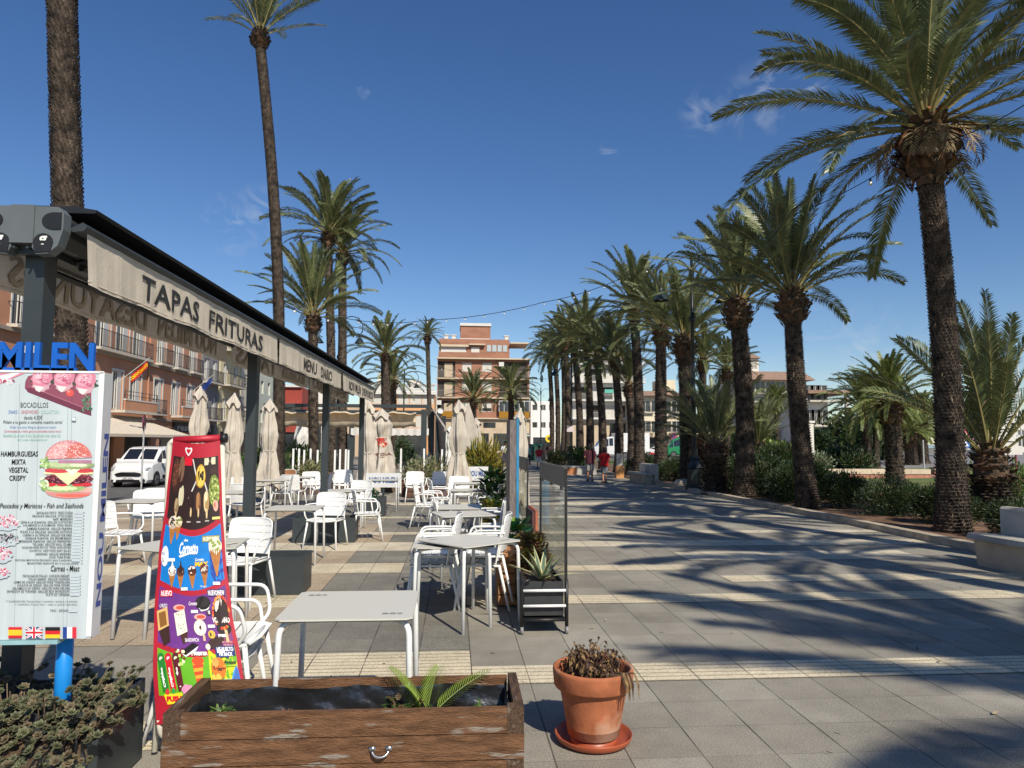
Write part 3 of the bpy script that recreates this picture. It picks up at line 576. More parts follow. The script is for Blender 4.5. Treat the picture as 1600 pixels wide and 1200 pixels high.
def make_table(label):
    t = thing('cafe_table', label, 'table', group='square terrace tables with white tubular legs')
    b = MB(); b.rbox((0, 0, .739), (.70, .70, .009), .03); b.build('tabletop', M_top, t)
    b = MB(); b.rbox((0, 0, .7315), (.694, .694, .005), .03); b.build('top_edge', mat('laminate_edge', (.03, .03, .03), .5), t)
    b = MB()
    for s in (-1, 1): b.box((0, s*.20, .718), (.56, .03, .02))
    b.box((0, 0, .7185), (.03, .369, .018)); b.build('underframe', M_white, t)
    for sx in (-1, 1):
        for sy in (-1, 1):
            b = MB(); b.tube(bez([(sx*.345, sy*.325, 0), (sx*.33, sy*.31, .715), (sx*.20, sy*.20, .718)], .075, 6), .0165, 10); b.build('leg', M_white, t, smooth=True)
    mk = MB()
    for (x, y, rz) in ((-.235, .24, 0), (.24, -.24, 0)):
        z = .7443
        for k in range(3): mk.mi(0).add([(x-.055, y-.014+k*.011, z), (x-.022, y-.014+k*.011, z), (x-.022, y-.009+k*.011, z), (x-.055, y-.009+k*.011, z)], [(0, 1, 2, 3)])
        for k in range(3): mk.add([(x+.022, y-.012+k*.01, z), (x+.05, y-.014+k*.011, z), (x+.05, y-.010+k*.011, z), (x+.022, y-.008+k*.01, z)], [(0, 1, 2, 3)])
        for rad in (.017, .010): 
            n = 14; vs = [(x+rad*cos(2*pi*i/n), y+rad*1.1*sin(2*pi*i/n), z) for i in range(n)]+[(x+(rad-.003)*cos(2*pi*i/n), y+(rad-.003)*1.1*sin(2*pi*i/n), z) for i in range(n)]
            mk.add(vs, [(i, (i+1) % n, n+(i+1) % n, n+i) for i in range(n)])
    mk.build('printed_marks', flat((.07, .07, .07)), t)
    return t
CH0 = make_chair('empty white slatted armchair facing the camera in front of the long dark planter')
CH0.location = (-2.17, 7.62, 0); CH0.rotation_euler.z = R_(-14)
def pr(px, Y): return XY(px, Y)
chairs = [ # x, y, rz(deg) front direction = -y rotated, label
 (-1.37, 4.37, 90, 'lower of two stacked armchairs hidden behind the ice cream banner'),
 (pr(512, 11.4), 11.45, -12, 'white slatted armchair facing us in front of the third planter, left of centre'),
 (pr(560, 15), 15.0, -20, 'white armchair tucked behind the table at the farthest awning pillar'),
 (pr(527, 11.7)+.42, 12.35, 100, 'white armchair side-on behind the one by the third planter'),
 (pr(541, 21), 20.6, 8, 'white armchair half in shade beside a closed parasol and the last pillar'),
 (pr(651, 20), 19.6, 4, 'white armchair alone at the back beside the low bar banner'),
 (pr(687, 20), 19.6, -16, 'white armchair half in shadow next to the tall closed parasol'),
 (pr(487, 19), 19.4, 30, 'white armchair at the far left table near the wooden-backed chair'),
 (pr(468, 18.6), 18.0, 170, 'white armchair with its back to us at the far left table'),
 (pr(172, 9.6), 9.9, 80, 'white armchair side-on just right of the menu sign'),
 (pr(216, 11.6), 12.1, 20, 'left one of two white chairs behind the table in front of the white van'),
 (pr(236, 12.2), 12.5, 12, 'right one of two white chairs behind the table in front of the white van'),
 (-.20, 7.42, -92, 'front left chair of the cluster under the rotated table, turned left'),
 (-.16, 7.95, -88, 'rear left chair of the cluster behind the rotated table'),
 (.30, 7.40, -96, 'front chair of the pair leaning at the right of the rotated table'),
 (.36, 7.78, -98, 'rear chair of the pair leaning at the right of the rotated table'),
 (.50, 10.15, -95, 'front chair of two by the slim table beside the yellow-green plant'),
 (.53, 10.5, -97, 'rear chair of two by the slim table beside the yellow-green plant'),
 (-.02, 9.95, 90, 'white armchair under the slim middle table, facing right'),
 (-.52, 13.9, 85, 'outer left chair at the far square table of the middle row'),
 (-.40, 14.3, 92, 'second left chair at the far square table of the middle row'),
 (.55, 14.0, -90, 'right chair at the far square table of the middle row'),
 (.70, 14.45, -84, 'rear right chair at the far square table of the middle row'),
 (-.28, 15.6, 95, 'white chair left of the farthest middle table'),
 (.75, 16.3, -90, 'white chair right of the farthest middle table'),
 (pr(352, 15.4), 16.2, 15, 'white armchair behind the left tables near the folded parasols'),
 (pr(385, 14.2), 14.3, 175, 'white armchair with its back to us between the first two left pillars'),
 (pr(445, 17.6), 17.4, -80, 'white armchair side-on right of the second folded parasol'),
 (pr(503, 18.4), 18.6, -88, 'white armchair turned left beside the far left table'),
 (pr(560, 17.9), 18.2, 92, 'white armchair turned right, left of the low bar banner table'),
 (.62, 13.2, -92, 'white armchair right of the four-chair table, nearer to us'),
 (.15, 16.9, 5, 'white armchair facing us behind the farthest middle table'),
]
for x, y, rz, lb in chairs: dup(CH0, (x, y, 0), R_(rz), lb)
for x, y, z, rz, lb in ((-1.335, 4.40, .088, 90, 'upper of two stacked armchairs hidden behind the ice cream banner'), (-.17, 7.44, .088, -92, 'chair stacked on the front left one of the cluster under the rotated table'), (.335, 7.42, .088, -96, 'chair stacked on the front chair of the right-hand pair')): dup(CH0, (x, y, z), R_(rz), lb)
WCH = make_chair('wooden slatted armchair on a white frame at the far left tables', wood=mat('teak', (.28, .12, .045), .6, var=.2, sc_=8, stretch=(1, 8, 8)))
WCH.location = (pr(444, 20.5), 20.9, 0); WCH.rotation_euler.z = R_(5); del WCH['group']
TB0 = make_table('empty grey-topped table standing alone behind the wooden planter'); TB0.location = (-.553, 4.14, 0)
tables = [
 (.0, 6.86, 0, -.038, 'lower square table under the rotated one, front of the stacked pair'),
 (.15, 6.74, 40, .0, 'rotated table laid over the front edge of another one'),
 (.12, 9.2, 14, 0, 'slightly turned table right behind the rotated one, beside the plants'),
 (.03, 10.18, 0, 0, 'slim-looking square table third in the middle row'),
 (.29, 13.75, 0, 0, 'square table with four chairs far down the middle row'),
 (.35, 16.0, 3, 0, 'farthest table of the middle row before the tall parasol'),
 (-2.22, 6.62, 6, 0, 'table hidden behind the ice cream banner with its left legs showing'),
 (-2.35, 6.45, -24, .016, 'second tabletop lying askew over the table behind the banner'),
 (-2.16, 10.1, 0, 0, 'table right of the second pillar, between it and the slatted chair'),
 (-4.70, 11.35, -6, 0, 'table in front of the white van, left of the banner'),
 (pr(541, 13.6), 13.6, 0, 0, 'table between the third and fourth pillars'),
 (pr(600, 17.4), 17.4, 0, 0, 'table in front of the low bar banner'),
 (pr(364, 13.2), 13.2, 0, 0, 'table right of the banner under the second folded parasol'),
 (pr(395, 15.4), 15.4, 4, 0, 'table crossing behind the second pillar'),
 (pr(470, 18.6), 18.6, 0, 0, 'far left table with a wooden-backed chair behind'),
 (pr(425, 16.9), 17.2, 0, 0, 'table just behind the second pillar, below the folded parasol'),
]
for x, y, rz, dz, lb in tables: dup(TB0, (x, y, dz), R_(rz), lb)

# ---------------- ice cream banner ----------------
BN = thing('ice_cream_banner', 'tall tapering ice cream price banner, red edged, on a white tube stand', 'banner', (-1.45, 3.98, 0))
def _tab(v, t):
    v = max(0, min(.99999, v))*(len(t)-1); i = int(v); f = v-i; f = f*f*(3-2*f)*.5+f*.5; return t[i]*(1-f)+t[i+1]*f
def bsurf(u, v, l=0): # u -1..1, v 0 top .. 1 bottom
    y = .12-.20*v+.05*sin(pi*v)+(.028*(1-.5*v)+.05*max(0, v-.8)*5*.4)*u*u
    py = 688+v*444; a = D(_tab(v, (270, 260, 248, 241, 239, 244)), py, 3.98+y); c = D(_tab(v, (344, 347, 352, 362, 378, 396)), py-4*v, 3.98+y)
    q = a.lerp(c, (u+1)/2); q.z -= .018*(1-u*u)*(v < .5)*(1-2*v); return Vector((q.x+1.45, y-.0009*l, q.z))
b = MB(); b.grid(lambda u, v: bsurf(2*u-1, v), 16, 60); ban = b.build('banner_cloth', mat('banner_red', (.42, .012, .03), .5, var=.06), BN, smooth=True)
top = MB(); a_, c_ = bsurf(-1, 0), bsurf(1, 0); top.tube([a_+Vector((0, .02, .0)), c_+Vector((0, .02, .012))], .021, 14); top.build('top_sleeve', mat('banner_red', (0, 0, 0)), BN, smooth=True)
kn = MB(); kn.tube([c_+Vector((.0, .02, .012)), c_+Vector((.03, .02, .013))], .027, 14); kn.build('end_knob', M_black, BN, smooth=True)
fr = MB()
fr.tube(bez([a_+Vector((-.005, .03, .0)), a_+Vector((-.03, .035, -.02)), Vector((-.12, .14, .55)), Vector((-.10, .05, .02))], .05), .0155, 8)
fr.tube(bez([c_+Vector((.0, .035, .0)), Vector((.21, .14, .55)), Vector((.28, .12, .02))], .05), .0155, 8)
fr.tube(bez([bsurf(-.95, .985)+Vector((0, .012, 0)), bsurf(-.95, 1)+Vector((0, .03, -.07)), bsurf(-.6, 1)+Vector((0, .16, -.15))], .06), .0155, 8)
fr.build('stand_tube', mat('cream_tube', (.66, .63, .53), .4, var=.04), BN, smooth=True)
def ba(u, v, l): # artwork coordinates: banner picture, u 0..100 between the edges, v 0..100 down
    return bsurf((u-50)/45.5, v/100*.945, l)
def band(A, c, va, vb, sag0, sag1, n=16, m=6, u0=9, u1=91):
    A.ink(c); L = A.l
    A.mb.grid(lambda i, j: ba(u0+(u1-u0)*i, (va+sag0*sin(pi*i))*(1-j)+(vb+sag1*sin(pi*i))*j, 1.0), n, m)
B = Art(ba); B.l = 1
band(B, '#2a1a18', 5.5, 28.5, 0, 4.5); band(B, '#0a78c8', 31, 52, 4.5, 4.2); band(B, '#203f96', 36, 50, 4, 4.2, 6, 6, 74, 91); band(B, '#6b3285', 54.2, 75, 4, 4.2); band(B, '#8a3f5d', 56, 73, 4, 4, 6, 6, 76, 91); band(B, '#63ad1e', 77.2, 95, 4, 2); band(B, '#c8cc16', 78, 92, 3.5, 2.2, 6, 6, 62, 91)
B.l = 2
def stickpop(u, v, s, c, c2, tilt=0, bite=False):
    B.E('#d9b98c', u+s*.1, v+s*.95, s*.3, s*.45, 10); B.E(c2, u, v+.1, s*.98, s*.88, 18); B.E(c, u, v, s*.85, s*.8, 18)
    for i in range(10): B.E(c2, u+rnd.uniform(-.3, .3)*s, v+rnd.uniform(-.7, .7)*s, s*.05, s*.04, 5)
def cone(u, v, s, c, c2):
    B.P('#b8783a', [(u-s*1.0, v), (u+s*1.0, v), (u+s*.1, v+s*1.25), (u-s*.08, v+s*1.25)])
    for i in range(5): B.P('#7c4a20', [(u-s*.9+i*s*.4, v), (u-s*.82+i*s*.4, v), (u+.1*s, v+s*1.1)]); B.P('#8a5527', [(u+s*.9-i*s*.4, v), (u+s*.82-i*s*.4, v), (u-.1*s, v+s*1.1)])
    B.E(c, u, v-s*.12, s*1.12, s*.42, 18, wob=.06)
    for i in range(12): B.E(c2, u+rnd.uniform(-.8, .8)*s, v-s*.15+rnd.uniform(-.28, .2)*s, s*.22, s*.07, 7)
def tagw(u, v, w_=9, h=1.1, c='#eef0f2'): B.R(c, u, v, u+w_, v+h)
# heart shaped mark
B.P('#f0e8ea', [(36+4.2*math.sin(t)**3*1.6, 3.0-(1.3*cos(t)-.5*cos(2*t)-.2*cos(3*t))*1.25) for t in [i*2*pi/24 for i in range(24)]]); B.P('#b8142c', [(36+2.6*math.sin(t)**3*1.6, 3.0-(1.3*cos(t)-.5*cos(2*t)-.2*cos(3*t))*.75) for t in [i*2*pi/24 for i in range(24)]])
B.R('#d0122c', 30, 5.5, 44, 8.5)
B.E('#3c2018', 18, 12.5, 8, 6.5, 16); B.E('#5b3526', 16, 11.5, 5, 5.5, 16); B.E('#7a5a46', 26, 10, 5, 5, 12)
for i in range(16): B.E('#8d4a3a', 17+rnd.uniform(-5, 5), 12+rnd.uniform(-4, 4), .9, .4, 5)
for a0, b0, a1, b1 in ((44, 6, 54, 15), (40, 21, 56, 12), (62, 12, 72, 20), (66, 8, 84, 6)): B.P('#d8d4cf', [(a0, b0), (a0+2, b0), (a1+2, b1), (a1, b1)])
B.R('#cfc9a8', 66, 5.8, 86, 8.5)
B.E('#b98b2c', 60, 12.5, 8.5, 4.6, 20); B.E('#e3c55a', 60, 12.5, 7.4, 4.0, 20); B.Tx('#2a1a10', 'M', 55, 65, 14.2, 10.6, .06); B.R('#b98b2c', 53, 14.5, 67, 16)
B.E('#6f7f36', 83, 18.5, 9, 6.3, 18, wob=.04)
for i in range(60): B.E(rnd.choice(['#a9b55c', '#4f5c22', '#cdd688', '#8a963f']), 83+rnd.uniform(-7, 7), 18.5+rnd.uniform(-5, 5), 1.2, .55, 6)
B.R('#3a2320', 77, 9.5, 89, 12.5)
B.E('#c9c2a4', 30, 20, 3, 4, 12, rot=.3); B.E('#cfc6a8', 27, 20.5, 2.6, 3.6, 12)
stickpop(22, 24, 3.6, '#b59a76', '#8e7757'); stickpop(45, 22, 4.4, '#2a1512', '#1a0d0b'); stickpop(57, 22.2, 4.4, '#a97c50', '#6e452b'); stickpop(70, 22.3, 4.8, '#e3d6ac', '#a98a58')
B.E('#e0a694', 85, 24.2, 4, 2.2, 14); B.E('#b04a40', 85, 24, 2.4, 1.1, 10); tagw(79, 28.4, 12, 1.0, '#d9cf7c')
for q in (14, 26, 40, 55, 68): tagw(q, 29+2*sin(q/100*pi)-1.2, 6, .5, '#b9b4aa')
# blue band
cone(20, 31, 6, '#d9d2c6', '#4a3326'); cone(28, 30.6, 5, '#e3d7b4', '#5b6a2c')
B.Tx('#f4f6f8', 'Cornetto', 32, 58, 42.2, 37.6, .03, .25); B.P('#f4f6f8', [(32, 42.9), (54, 41.0), (54, 41.5), (34, 43.6)]); B.Tx('#f4f6f8', 'de', 38, 44, 37.4, 36.4, .03)
B.R('#8f8f5a', 64, 35.4, 89, 37.8); B.Tx('#f2f0da', 'NUEVO/NEW', 65, 88, 37.3, 35.8, .03)
cone(82, 40.6, 8.2, '#e2dcc0', '#8a9a50')
B.Tx('#f4f6f8', 'Cornetto', 54, 66, 44.9, 43.8, .02, .2); B.Tx('#f0c022', 'MAX', 54, 72, 47, 45.2, .06)
B.E('#dfe6ea', 13.5, 43, 5, 3.9, 14); B.Tx('#2c3b8c', 'PLANET', 9.5, 17.5, 42.6, 41.5, .02); tagw(10.5, 43.4, 5, 2, '#5b636e'); tagw(18, 43.8, 9, 1.2)
cone(24, 49.2, 4.6, '#efeae2', '#3a2a24'); cone(35, 49.4, 4.6, '#3a201a', '#6a4032'); cone(50, 49.2, 5, '#4a1f18', '#efe6de'); cone(66, 48.6, 5, '#5f2c22', '#d9cdbd')
for i in range(7): B.E('#2a1a16', 22+i*.6, 46+i*.45, .6, .3, 6); B.E('#e8e0d8', 34+i*.6, 46.2+i*.45, .5, .3, 6)
B.P('#efeae2', [(21, 49), (24, 44.5), (27, 49)]); B.P('#3a201a', [(32, 49), (35, 44.6), (38, 49)])
tagw(36, 54.9, 8); tagw(76, 53, 9); B.Tx('#e8eef4', 'frigo', 60, 68, 55.2, 54.2, 0)
# purple band
B.R('#c01830', 11, 55.6, 26, 58.2); B.Tx('#f4eef0', 'NUEVO', 12, 25, 57.9, 55.9, .03); B.R('#2a2660', 68, 55.8, 90, 58.4); B.Tx('#f4eef0', 'NUEVO/NEW', 69, 89, 58.0, 56.1, .03)
B.P('#d8b070', [(8, 63.5), (20, 62), (22, 69), (10, 71)]); B.P('#8a5a2a', [(10, 64.3), (18, 63.4), (19.6, 68.6), (12, 69.8)]); B.P('#3a201a', [(11, 71), (22, 69.2), (23, 75), (16, 76.5)])
B.Tx('#e0d8e0', 'OREO', 11, 20, 62.2, 60.8, .02)
B.P('#ebe6d0', [(28, 64.5), (40, 63), (42.5, 71.5), (31, 73)]); B.P('#4a2a20', [(34, 72.6), (42.5, 71.3), (41.5, 75), (37, 76)])
for i in range(18): B.E(rnd.choice(['#c04a70', '#4a8ac0', '#8a8a50']), 30+rnd.uniform(0, 10), 68+rnd.uniform(-3.5, 3.5), .6, .3, 5)
for (u, v) in ((34, 62.4), (58, 66)): B.E('#e0a8a0', u, v, 7, 1.2, 12); B.E('#c8503c', u+1, v, 5, .7, 12)
B.E('#14100f', 62, 60.8, 9, 2.6, 20); B.P('#efeee8', [(54, 61.5), (71, 61.5), (68, 63.4), (60, 64)]); B.E('#2c2624', 62, 60.3, 7.5, 1.9, 18); B.Tx('#f0e8f0', 'Cornetto', 45, 55, 61.6, 60.2, .02, .2); tagw(48, 63.4, 8)
B.E('#efe9d0', 57, 70, 7, 3.0, 18); B.E('#4a2a3a', 57.5, 70, 1.7, .8, 10); tagw(66, 69, 8); B.R('#d9b98c', 59, 72.8, 61.5, 75)
B.E('#2b1410', 83, 65, 9.2, 6, 20, wob=.05); B.E('#e8dccb', 81, 63.5, 5.2, 5, 18); B.E('#38201a', 81.4, 64, 3.6, 4.2, 18)
for i in range(26): B.E(rnd.choice(['#e0461e', '#f08a2a', '#a82414']), 83+9.5*cos(i), 64.5+6*sin(i), 1.2, .8, 6)
B.R('#d9b98c', 84, 71, 87, 75.5); B.E('#1c1210', 84, 70.4, 8.4, 2.3, 16); B.Tx('#f2e8e0', 'VOLCANO', 72, 92, 68.4, 66.2, .05); B.E('#2a1626', 69, 64.4, 3, 1.2, 12); B.Tx('#f2e8e0', 'S', 67.5, 70.5, 65.1, 63.7, .04); tagw(76, 72.6, 8)
B.Tx('#f0e8f0', 'SANDWICH', 39, 54, 75.2, 73.8, .02); B.P('#1a1412', [(33, 79), (47, 75.6), (53, 76.4), (39, 80)]); B.P('#efece4', [(34, 79.4), (39, 80.2), (53, 76.8), (50, 78.6), (39, 80.8)]); tagw(48, 79, 8)
B.E('#3a2018', 72, 75.6, 10, 2.0, 16, rot=-.12); B.E('#e8dfcc', 63, 77.2, 2.6, 1.2, 10); B.E('#d8b24a', 69, 72.6, 4, 1.6, 14); B.Tx('#2a1a10', 'M', 67, 71, 73.3, 71.9, .05); tagw(72, 78.4, 8)
B.Tx('#e8a0b0', 'HE VUELTO', 79, 90, 76, 75.2, .02); B.Tx('#e8a0b0', "I'M BACK", 80, 90, 77, 76.3, .02)
# green band
B.P('#1c2f6c', [(70, 77.5), (91, 76.2), (91, 80.6), (84, 80.9), (83, 82), (80, 81.1), (71, 81.6)]); B.Tx('#f2f4f8', 'HE VUELTO', 72, 89.5, 79, 77.4, .04); B.Tx('#f2f4f8', "I'M BACK", 74, 88, 80.7, 79.3, .04)
for i, c in enumerate(('#1f7a2c', '#c8142c', '#5a1020')):
    u = 13+i*7.6; B.P(c, [(u-3.4, 81.5), (u+3.4, 81.0), (u+6.5, 93.0), (u+.8, 93.6)]); B.E(c, u-.2, 81, 3.6, 2.0, 12); B.E(rnd.choice(['#e8c8d0', '#d8e8c0']), u, 81.2, 2, .8, 8)
    B.ink('#f4f4f0'); text(B.mb, 'Calippo', 0, 1, 0, 1, lambda a, e, u=u: ba(u+1.2+3.2*(1-a)*0+(a)*-2.0+e*3.0, 92.0-a*7.5-0*e, B.l), .05)
for i in range(14): B.E(rnd.choice(['#5a1a14', '#b8e070', '#e8f0c0', '#7a2018']), 33+rnd.uniform(-4, 4), 81+rnd.uniform(-3, 3), 1.5, .7, 6)
B.E('#e04a1e', 51, 82.3, 6.2, 1.6, 16)
for i in range(6): B.P('#e0461e' if i % 2 else '#f0a02a', [(45.2+i*.5, 82.6+i*1.3), (57-i*.5, 82.2+i*1.3), (56.6-i*.5, 83.8+i*1.3), (45.6+i*.5, 84.2+i*1.3)])
B.Tx('#f4f4e8', 'TWISTER', 44, 62, 80.4, 79.0, .05); tagw(50, 91.2, 8)
B.E('#e8741e', 72, 85.3, 7.4, 4.1, 20); B.E('#f0a050', 69, 83, 3.4, 1.8, 12); B.Tx('#2a1a10', 'Solero', 66, 79, 86.4, 84.4, .04); B.E('#f4c050', 69, 88.6, 5, 1.4, 12, wob=.1); tagw(75, 89.4, 8)
B.P('#3a6ab8', [(90, 84.5), (92, 86), (92, 92.5), (88, 93), (82, 92)]); B.P('#4a9ad8', [(91, 83.8), (87, 86.2), (82, 91), (80, 91.6), (84, 92.6), (90, 91)]); B.Tx('#1a3a20', 'Frigopie', 78, 90, 84.2, 82.4, .04, .2); B.R('#9ac030', 77, 84.3, 91, 84.7)
B.E('#d890b0', 38, 93.2, 6, 2.2, 14, wob=.12); B.E('#b8a8c8', 41, 94.4, 4.4, 1.2, 12, wob=.2)
B.P('#d8b040', [(50, 91), (58, 91), (57, 95), (51.5, 95)]); B.E('#e8e0c8', 54, 91, 4, 1.1, 10); B.R('#c82030', 51.5, 92.4, 56.8, 93.6)
B.E('#2a1612', 67, 91.6, 4, 1.4, 10, wob=.25); B.P('#e0d8c8', [(69, 91.4), (78, 90.0), (78, 91), (71, 92.2)])
B.P('#f0d020', [(14, 94.6), (32, 94), (33, 97.6), (17, 98.4)]); B.Tx('#c8142c', 'PUSH', 16.5, 31, 97.4, 95.2, .08); B.E('#d03040', 18, 93.6, 2, 1.2, 8); B.E('#30a040', 24, 93.3, 2, 1.2, 8); tagw(42, 96.4, 8)
B.done('price_pictures', ban)

# ---------------- wheeled glass screens with planters ----------------
def screen(label, x, y0, y1, htop, clip=True):
    t = thing('glass_screen', label, 'screen', (x, y0, 0), 0, 'wheeled terrace screens with planters')
    L = y1-y0; g = MB()
    f = MB()
    for y in (0, L): f.bb((-.022, y-.014, .11), (.0, y+.014, htop))
    f.bb((-.021, .015, htop-.06), (-.001, L-.015, htop)); f.bb((-.38, -.01, .1), (-.023, L+.01, .13)) 
    f.build('frame', M_black, t)
    b = MB(); b.bb((-.024, .016, htop-.17), (.004, L-.016, htop+.01)); b.build('top_band', mat('grey_band', (.10, .095, .09), .6), t)
    for y in (.25, L/2, L-.25):
        h = MB(); h.tube([(-.018, y, htop-.20), (-.018, y, htop-.16)], .008, 6); h.build('clip', M_black, t)
    g.bb((-.014, .02, .135), (-.009, L-.02, htop-.175)); g.build('glass_pane', glass('screen_glass', (.95, .97, .95), .10, .05), t)
    for y in (-.03, L-.02):
        fr_ = MB(); pts = bez([(-.40, y, .06), (-.40, y, .44), (-.33, y, .46)], .05); fr_.tube(pts, .016, 8)
        fr_.tube([(-.01, y, .06), (-.01, y, .46)], .016, 8); fr_.tube([(-.4, y, .12), (-.01, y, .12)], .014, 8); fr_.build('end_frame', M_black, t, smooth=True)
        if y < 0:
            for z in (.37, .24):
                r_ = MB(); r_.tube([(-.39, y-.01, z), (-.02, y-.01, z)], .0125, 8); r_.build('white_rail', M_white, t, smooth=True)
        for xx in (-.40, -.01):
            c = MB(); c.tube([(xx-.012, y, .035), (xx+.012, y, .035)], .034, 14); c.tube([(xx, y, .06), (xx, y, .09)], .01, 6); c.build('caster', mat('caster_grey', (.22, .22, .22), .4, var=.2), t, smooth=True)
    p = MB(); x0, x1 = -.375, -.035; th = .01
    p.bb((x0, 0, .15), (x1, th, .44)); p.bb((x0, L-.05-th, .15), (x1, L-.05, .44)); p.bb((x0, th, .15), (x0+th, L-.05-th, .44)); p.bb((x1-th, th, .15), (x1, L-.05-th, .44)); p.bb((x0+th, th, .15), (x1-th, L-.05-th, .17)); p.build('planter_trough', mat('charcoal_trough', (.03, .031, .033), .5), t)
    s = MB(); s.bb((x0+th, th, .17), (x1-th, L-.05-th, .405)); s.build('soil', M_soil, t)
    return t
screen('near wheeled glass screen beside the planter holding a striped agave', 1.0, 6.30, 8.15, 1.42)
screen('second wheeled glass screen behind the blue-edged sign', 1.0, 9.6, 11.5, 1.43)
screen('farthest wheeled glass screen at the end of the middle row', 1.0, 12.6, 14.5, 1.43)
# blue edged upright sign seen edge-on
ES = thing('edge_on_sign', 'tall upright board seen edge-on, weathered brown with a blue edge', 'sign', (pr(803, 9.0), 9.0, 0))
b = MB(); b.bb((-.05, 0, .5), (.03, .6, 1.93)); b.build('board', mat('grey_brown_wood', (.16, .13, .12), .8, var=.3, sc_=8, stretch=(8, 1, 1)), ES); b = MB(); b.bb((.031, -.01, .62), (.066, .6, 1.95)); b.build('blue_edge', mat('teal_blue', (.03, .20, .36), .5), ES)
b = MB(); b.tube([(0, .1, 0), (0, .1, .5)], .03, 10); b.tube([(0, .5, 0), (0, .5, .5)], .03, 10); b.build('post', M_anth, ES)
RB = thing('red_brown_panel', 'narrow red-brown wooden panel standing behind the near glass screen', 'panel', (pr(834, 9.2), 9.0, 0))
b = MB(); b.bb((-.04, 0, .0), (.0, .8, .78)); b.build('dark_side', mat('red_wood_shaded', (.09, .03, .025), .7, var=.2), RB); b = MB(); b.bb((.001, -.01, 0), (.035, .8, .79)); b.build('lit_edge', mat('red_wood_lit', (.36, .11, .05), .7, var=.2), RB)  # one red-brown wood in two tones: shaded side and sunlit edge painted in
WB = thing('wooden_crate', 'slatted orange-brown wooden crate beside the second trough', 'crate', (pr(798, 7.6), 7.3, 0))
for k in range(5):
    b = MB(); b.bb((-.14, 0, .02+k*.105), (.14, .5, .115+k*.105)); b.build('slat', mat('orange_board', (.33, .15, .06), .7, var=.25, sc_=8, stretch=(1, 1, 9)), WB)

# ---------------- plants ----------------
def leaf(mb, p, d, L, wd, droop=.2, up=Vector((0, 0, 1)), n=4, fold=.15):
    d = d.normalized(); s = d.cross(up); s = s.normalized() if s.length > .01 else Vector((1, 0, 0)); vs = []
    for i in range(n+1):
        t = i/n; c = p+d*L*t+Vector((0, 0, -droop*L*t*t)); ww = wd*(math.sin(pi*min(1, .12+t*.88))**.8) if t < 1 else 0
        vs += [c-s*ww, c+Vector((0, 0, -fold*ww)), c+s*ww]
    mb.add(vs, [q for i in range(n) for q in ((i*3, i*3+1, i*3+4, i*3+3), (i*3+1, i*3+2, i*3+5, i*3+4))])
G_ = lambda n, c, tr=.25, v=.25: mat(n, c, .5, var=v, sc_=9, trans=tr, spec=.4)
AG = MB(); r = random.Random(2)
for i in range(15):
    a = i*2.4; e = .35+.95*(i/15); L = .42-.08*(i/15)
    d = Vector((cos(a)*cos(e), sin(a)*cos(e), sin(e))); s = d.cross(Vector((0, 0, 1))).normalized()
    for mi_, w0, w1 in ((0, -.6, .6), (1, -1, -.6), (1, .6, 1)):
        vs = []
        for k in range(6):
            t = k/5; ww = .031*(1-t**2.2)*(.75+.5*t*(1-t)*2); c = d*L*t+Vector((0, 0, -.25*L*t*t*(1-e*.6)+.0)); f = lambda q: abs(q)*ww*.5
            vs += [c+s*ww*w0+Vector((0, 0, f(w0))), c+s*ww*w1+Vector((0, 0, f(w1)))]
        AG.mi(mi_).add(vs, [(k*2, k*2+1, k*2+3, k*2+2) for k in range(5)])
o = AG.build('agave_plant', [mat('agave_green', (.10, .16, .11), .5, var=.15), mat('agave_cream', (.5, .47, .22), .5, var=.1)], loc=(.80, 6.50, .405)); tag(o, 'striped agave with cream leaf edges in the near trough', 'plant')
def tuft(name, label, loc, rad, h, n, m, L=.12, wd=.02, cat='plant', seed=1, up=.6, rot=0, group=None):
    mb = MB(); r = random.Random(seed)
    for i in range(n):
        a = r.uniform(0, 2*pi); q = rad*r.random()**.5; z = h*r.random()**.8; q *= (1-.45*(z/h)**2) if h else 1
        d = Vector((cos(a)+r.uniform(-.6, .6), sin(a)+r.uniform(-.6, .6), up+r.uniform(-.5, .9)))
        mb.mi(0 if r.random() < .75 else 1) if isinstance(m, (list, tuple)) else None
        leaf(mb, Vector((q*cos(a), q*sin(a), z)), d, L*r.uniform(.6, 1.2), wd*r.uniform(.7, 1.2), r.uniform(.1, .6), n=3)
    for i in range(max(4, n//60)):
        a = r.uniform(0, 2*pi); q = rad*.7*r.random(); mb.mi(0); mb.tube([(q*.3*cos(a), q*.3*sin(a), 0), (q*cos(a), q*sin(a), h*.9)], .004, 4)
    o = mb.build(name, m, loc=loc); tag(o, label, cat, group); return o
M_g1 = G_('leaf_green', (.05, .10, .025)); M_g2 = G_('leaf_lime', (.16, .26, .04)); M_g3 = G_('leaf_dark', (.018, .045, .015)); M_br = G_('leaf_bronze', (.13, .085, .035)); M_yg = G_('leaf_yellow', (.24, .2, .03))
tuft('bronze_shrub', 'bushy brown-green succulent shrub behind the striped agave', (.78, 7.15, .38), .20, .36, 620, [M_br, M_yg], .075, .018, seed=4)
o = tuft('round_leaf_plant', 'plant with big glossy dark green leaves below the blue-edged sign', (pr(806, 8.3), 8.1, .3), .13, .45, 64, [mat('leaf_emerald', (.03, .16, .05), .35, var=.3, trans=.25), M_g2], .16, .07, seed=6)
tuft('yellow_plant', 'yellow-green leafy plant beside the middle tables', (pr(778, 11.8), 11.8, .25), .24, .42, 140, [M_yg, M_g2], .26, .045, seed=8)
tuft('dark_shrub', 'dark leafy shrub above the yellow-green plant', (pr(772, 13), 13.0, .3), .3, .8, 260, [M_g3, M_g1], .2, .05, seed=9)
